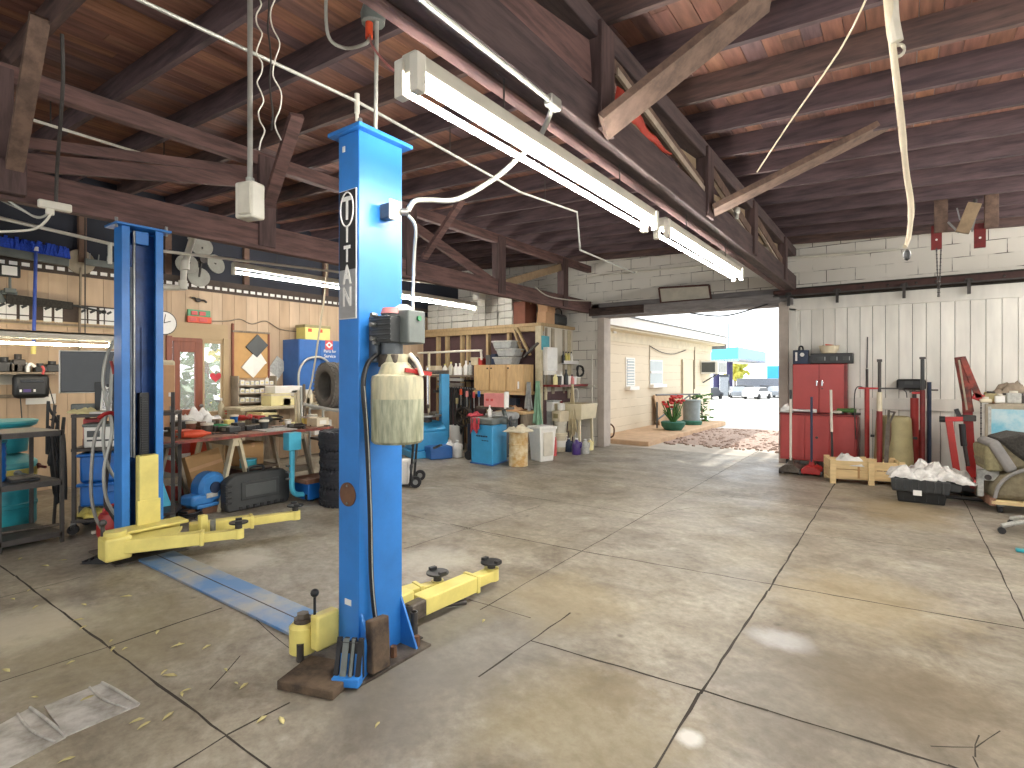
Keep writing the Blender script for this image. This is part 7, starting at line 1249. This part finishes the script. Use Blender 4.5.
p = pX(702,420,XB+.75); t = T('green_shrub','small green shrub behind the grey trash can','shrub',(XB+.75,p.y,.0)); b = B()
for k in range(60): a_ = rnd.uniform(0,6.3); e = rnd.uniform(.05,.3); z = rnd.uniform(.1,.9); c = V((e*math.cos(a_),e*math.sin(a_),z)); b.bx(c,(.13,.08,.02),a_,rnd.uniform(-.6,.6),rnd.uniform(-.6,.6))
b.o('leaves','plant',t); B().cyl((0,0,0),(0,0,.5),.02).o('stem','stud',t)
t = T('garden_hose','dark hose loop on the wall by the bay jamb','hose',(0,0,0)); B().tube([pY(607,438,10.6),pY(613,436,10.6),pY(614,428,10.6),pY(610,424,10.6),pY(607,426,10.6)],.018,8,4).o('loop','rust',t)
# petrol station canopy across the road
def far(u, v, Y): return pY(u,v,Y)
t = T('station_canopy','blue edged petrol station canopy across the bright road','canopy',(0,0,0)); Y0, Y1 = 75, 96
a, c, e = far(711,363,Y0+4), far(738,362,Y0), far(766,363,Y1); za, zb_ = far(738,347,Y0).z, far(738,361,Y0).z
B().add([(a.x,a.y,zb_),(c.x,c.y,zb_),(c.x,c.y,za),(a.x,a.y,za),(a.x+.2,a.y+.4,zb_),(c.x,c.y+.4,zb_),(c.x,c.y+.4,za),(a.x+.2,a.y+.4,za)],[(0,1,2,3),(7,6,5,4),(0,4,5,1),(1,5,6,2),(2,6,7,3),(3,7,4,0)]).o('front_fascia','canopy_blue',t)
B().add([(c.x,c.y,zb_),(e.x,e.y,zb_),(e.x,e.y,za),(c.x,c.y,za),(c.x-.4,c.y+.4,zb_),(e.x-.4,e.y,zb_),(e.x-.4,e.y,za),(c.x-.4,c.y+.4,za)],[(0,1,2,3),(7,6,5,4),(0,4,5,1),(1,5,6,2),(2,6,7,3),(3,7,4,0)]).o('side_fascia','canopy_side',t)
B().prism([(a.x,a.y),(c.x,c.y),(e.x,e.y),(a.x+e.x-c.x,a.y+e.y-c.y)],zb_,zb_+.3,'z').o('deck','out_trim',t)
for u in (716.3,729.5): p = far(u,397,Y0+6); B().cyl((p.x,p.y,zg(p.y)),(p.x,p.y,zb_+.1),.45,n=12).o('column','pole_navy',t)
p = far(724.5,395,Y0+2); t = T('fuel_pump','pale grey fuel pump under the blue canopy','fuel pump',(p.x,p.y,zg(p.y))); B().box(-.55,.55,-.3,.3,0,2.6).o('cabinet','car_grey',t,bev=.05); B().box(-.58,.58,-.33,.33,2.6,2.9).o('header','car_dark',t); B().tube([(.5,0,2.2),(.8,-.3,1.2),(.6,-.3,.6)],.06,6,3).o('hose','car_dark',t)
p = far(728.4,345,118); t = T('antenna_mast','thin tall mast rising behind the blue canopy','mast',(p.x,118,0)); B().cyl((0,0,-1.48),(0,0,far(728,323,118).z),.15,n=8).o('pole','car_grey',t)
S(B().box(far(767,370,100).x,far(800,370,100).x,100,110,-1.48,far(770,366,100).z).o('wall_far','sky_blue_wall'))
t = T('low_shop','low pale shop with a grey roof across the road','shop',(0,0,0)); a, c = far(741,392,88), far(800,379,88); B().box(a.x,c.x,88,96,-1.48,c.z-1.3).o('walls','out_trim',t); B().box(a.x-.5,c.x,87.5,96.5,c.z-1.3,c.z-.0).o('roof','roof_grey',t)
for k in range(7): B().box(a.x+1+k*1.2,a.x+1.8+k*1.2,87.9,88,-.6,.3).o('window','car_dark',t)
p = far(735,380,102); t = T('yellow_tree','small yellow green tree beside the far canopy','tree',(p.x,102,-1.48)); b = B()
for k in range(90): a_ = rnd.uniform(0,6.3); e = abs(rnd.gauss(0,1.1)); b.ball((e*math.cos(a_),e*math.sin(a_),rnd.uniform(2.0,4.9)),rnd.uniform(.3,.6),5,.2)
b.o('crown','plant_yellow',t); B().cyl((0,0,0),(0,0,2.6),.15).o('trunk','stud',t)
def car(u, Y, mat, label, L=4.3, rz=.1):
    p = far(u,395,Y); t = T('parked_car',label,'car',(p.x,Y,zg(Y)),rz); h = L/2
    B().prism([(-h,.3),(h,.3),(h,.75),(h*.62,.9),(h*.3,1.4),(-h*.55,1.4),(-h*.85,.95),(-h,.85)],-.85,.85,'y').o('body',mat,t,bev=.08); B().prism([(h*.54,.92),(h*.27,1.34),(-h*.5,1.34),(-h*.72,.95)],-.87,.87,'y').o('windows','car_dark',t)
    for x in (-h*.62,h*.62):
        for y in (-.8,.8): b = B(); wheel(b,(x,y,.32),.32,.22); b.o('wheel','rubber',t)
car(737,72,'car_grey','silver car at the left of the far car row',4.3,1.9); car(745,80,'car_dark','dark car between the silver and the white car far away',4.3,1.2); car(757,70,'car_white','white car in the middle of the far car row',4.4,1.35); car(767,84,'car_dark','dark car right of the white car by the far shop',4.2,1.7); car(778,76,'car_grey','silver car at the right end of the far car row',4.3,1.5)
car(709,66,'car_dark','dark car just past the corner of the cream building',4.2,1.4)
# foliage beyond the glazed door on the left
S(B().box(-40,-9.31,-10,30,-.25,-.03).o('ground_yard','road'))
for k, (x, y, s, m, lab) in enumerate(((-13,6.0,1.5,'plant','leafy bush seen through the side light'),(-14.5,8.4,1.9,'plant_yellow','pale leafy tree crown seen past the glazed door'),(-11.0,4.4,.8,'plant','leafy bush seen through the glazed door'))):
    t = T('garden_bush',lab,'bush',(x,y,-.03)); b = B()
    for j in range(240): a_ = rnd.uniform(0,6.3); e = s*math.sqrt(rnd.random()); z = rnd.uniform(.15,1)*s*1.7; b.bx((e*math.cos(a_),e*math.sin(a_),z),(.22,.14,.02),a_,rnd.uniform(-.8,.8),rnd.uniform(-.8,.8))
    b.o('leaves',m,t); B().cyl((0,0,0),(0,0,s*1.2),.08).o('stem','stud',t)
# ================= daylight and camera
w = bpy.data.worlds.new('World'); SC.world = w; w.use_nodes = True
bg = w.node_tree.nodes['Background']; bg.inputs[0].default_value = (.93,.97,1,1); bg.inputs[1].default_value = 1.75
sun = bpy.data.lights.new('sun','SUN'); sun.energy = 3.2; sun.angle = .02; sun.color = (1,.96,.9)
so = bpy.data.objects.new('sun', sun); C.objects.link(so); so.rotation_euler = (math.radians(-22),math.radians(-38),0)
cam = bpy.data.cameras.new('camera'); co = bpy.data.objects.new('camera', cam); C.objects.link(co)
co.location = (0,0,EYE); co.rotation_euler = (PI/2,0,YAW)
cam.sensor_width = 36; cam.lens = FPX/1024*36; cam.shift_y = -(384-HOR)/1024; cam.clip_start = .05; cam.clip_end = 500
SC.camera = co
vs = SC.view_settings; vs.view_transform = 'Standard'; vs.look = 'None'; vs.gamma = 1; vs.exposure = .62; vs.use_curve_mapping = False
SC.cycles.use_denoising = True; SC.cycles.max_bounces = 8; SC.cycles.diffuse_bounces = 5; SC.cycles.caustics_reflective = False; SC.cycles.caustics_refractive = False
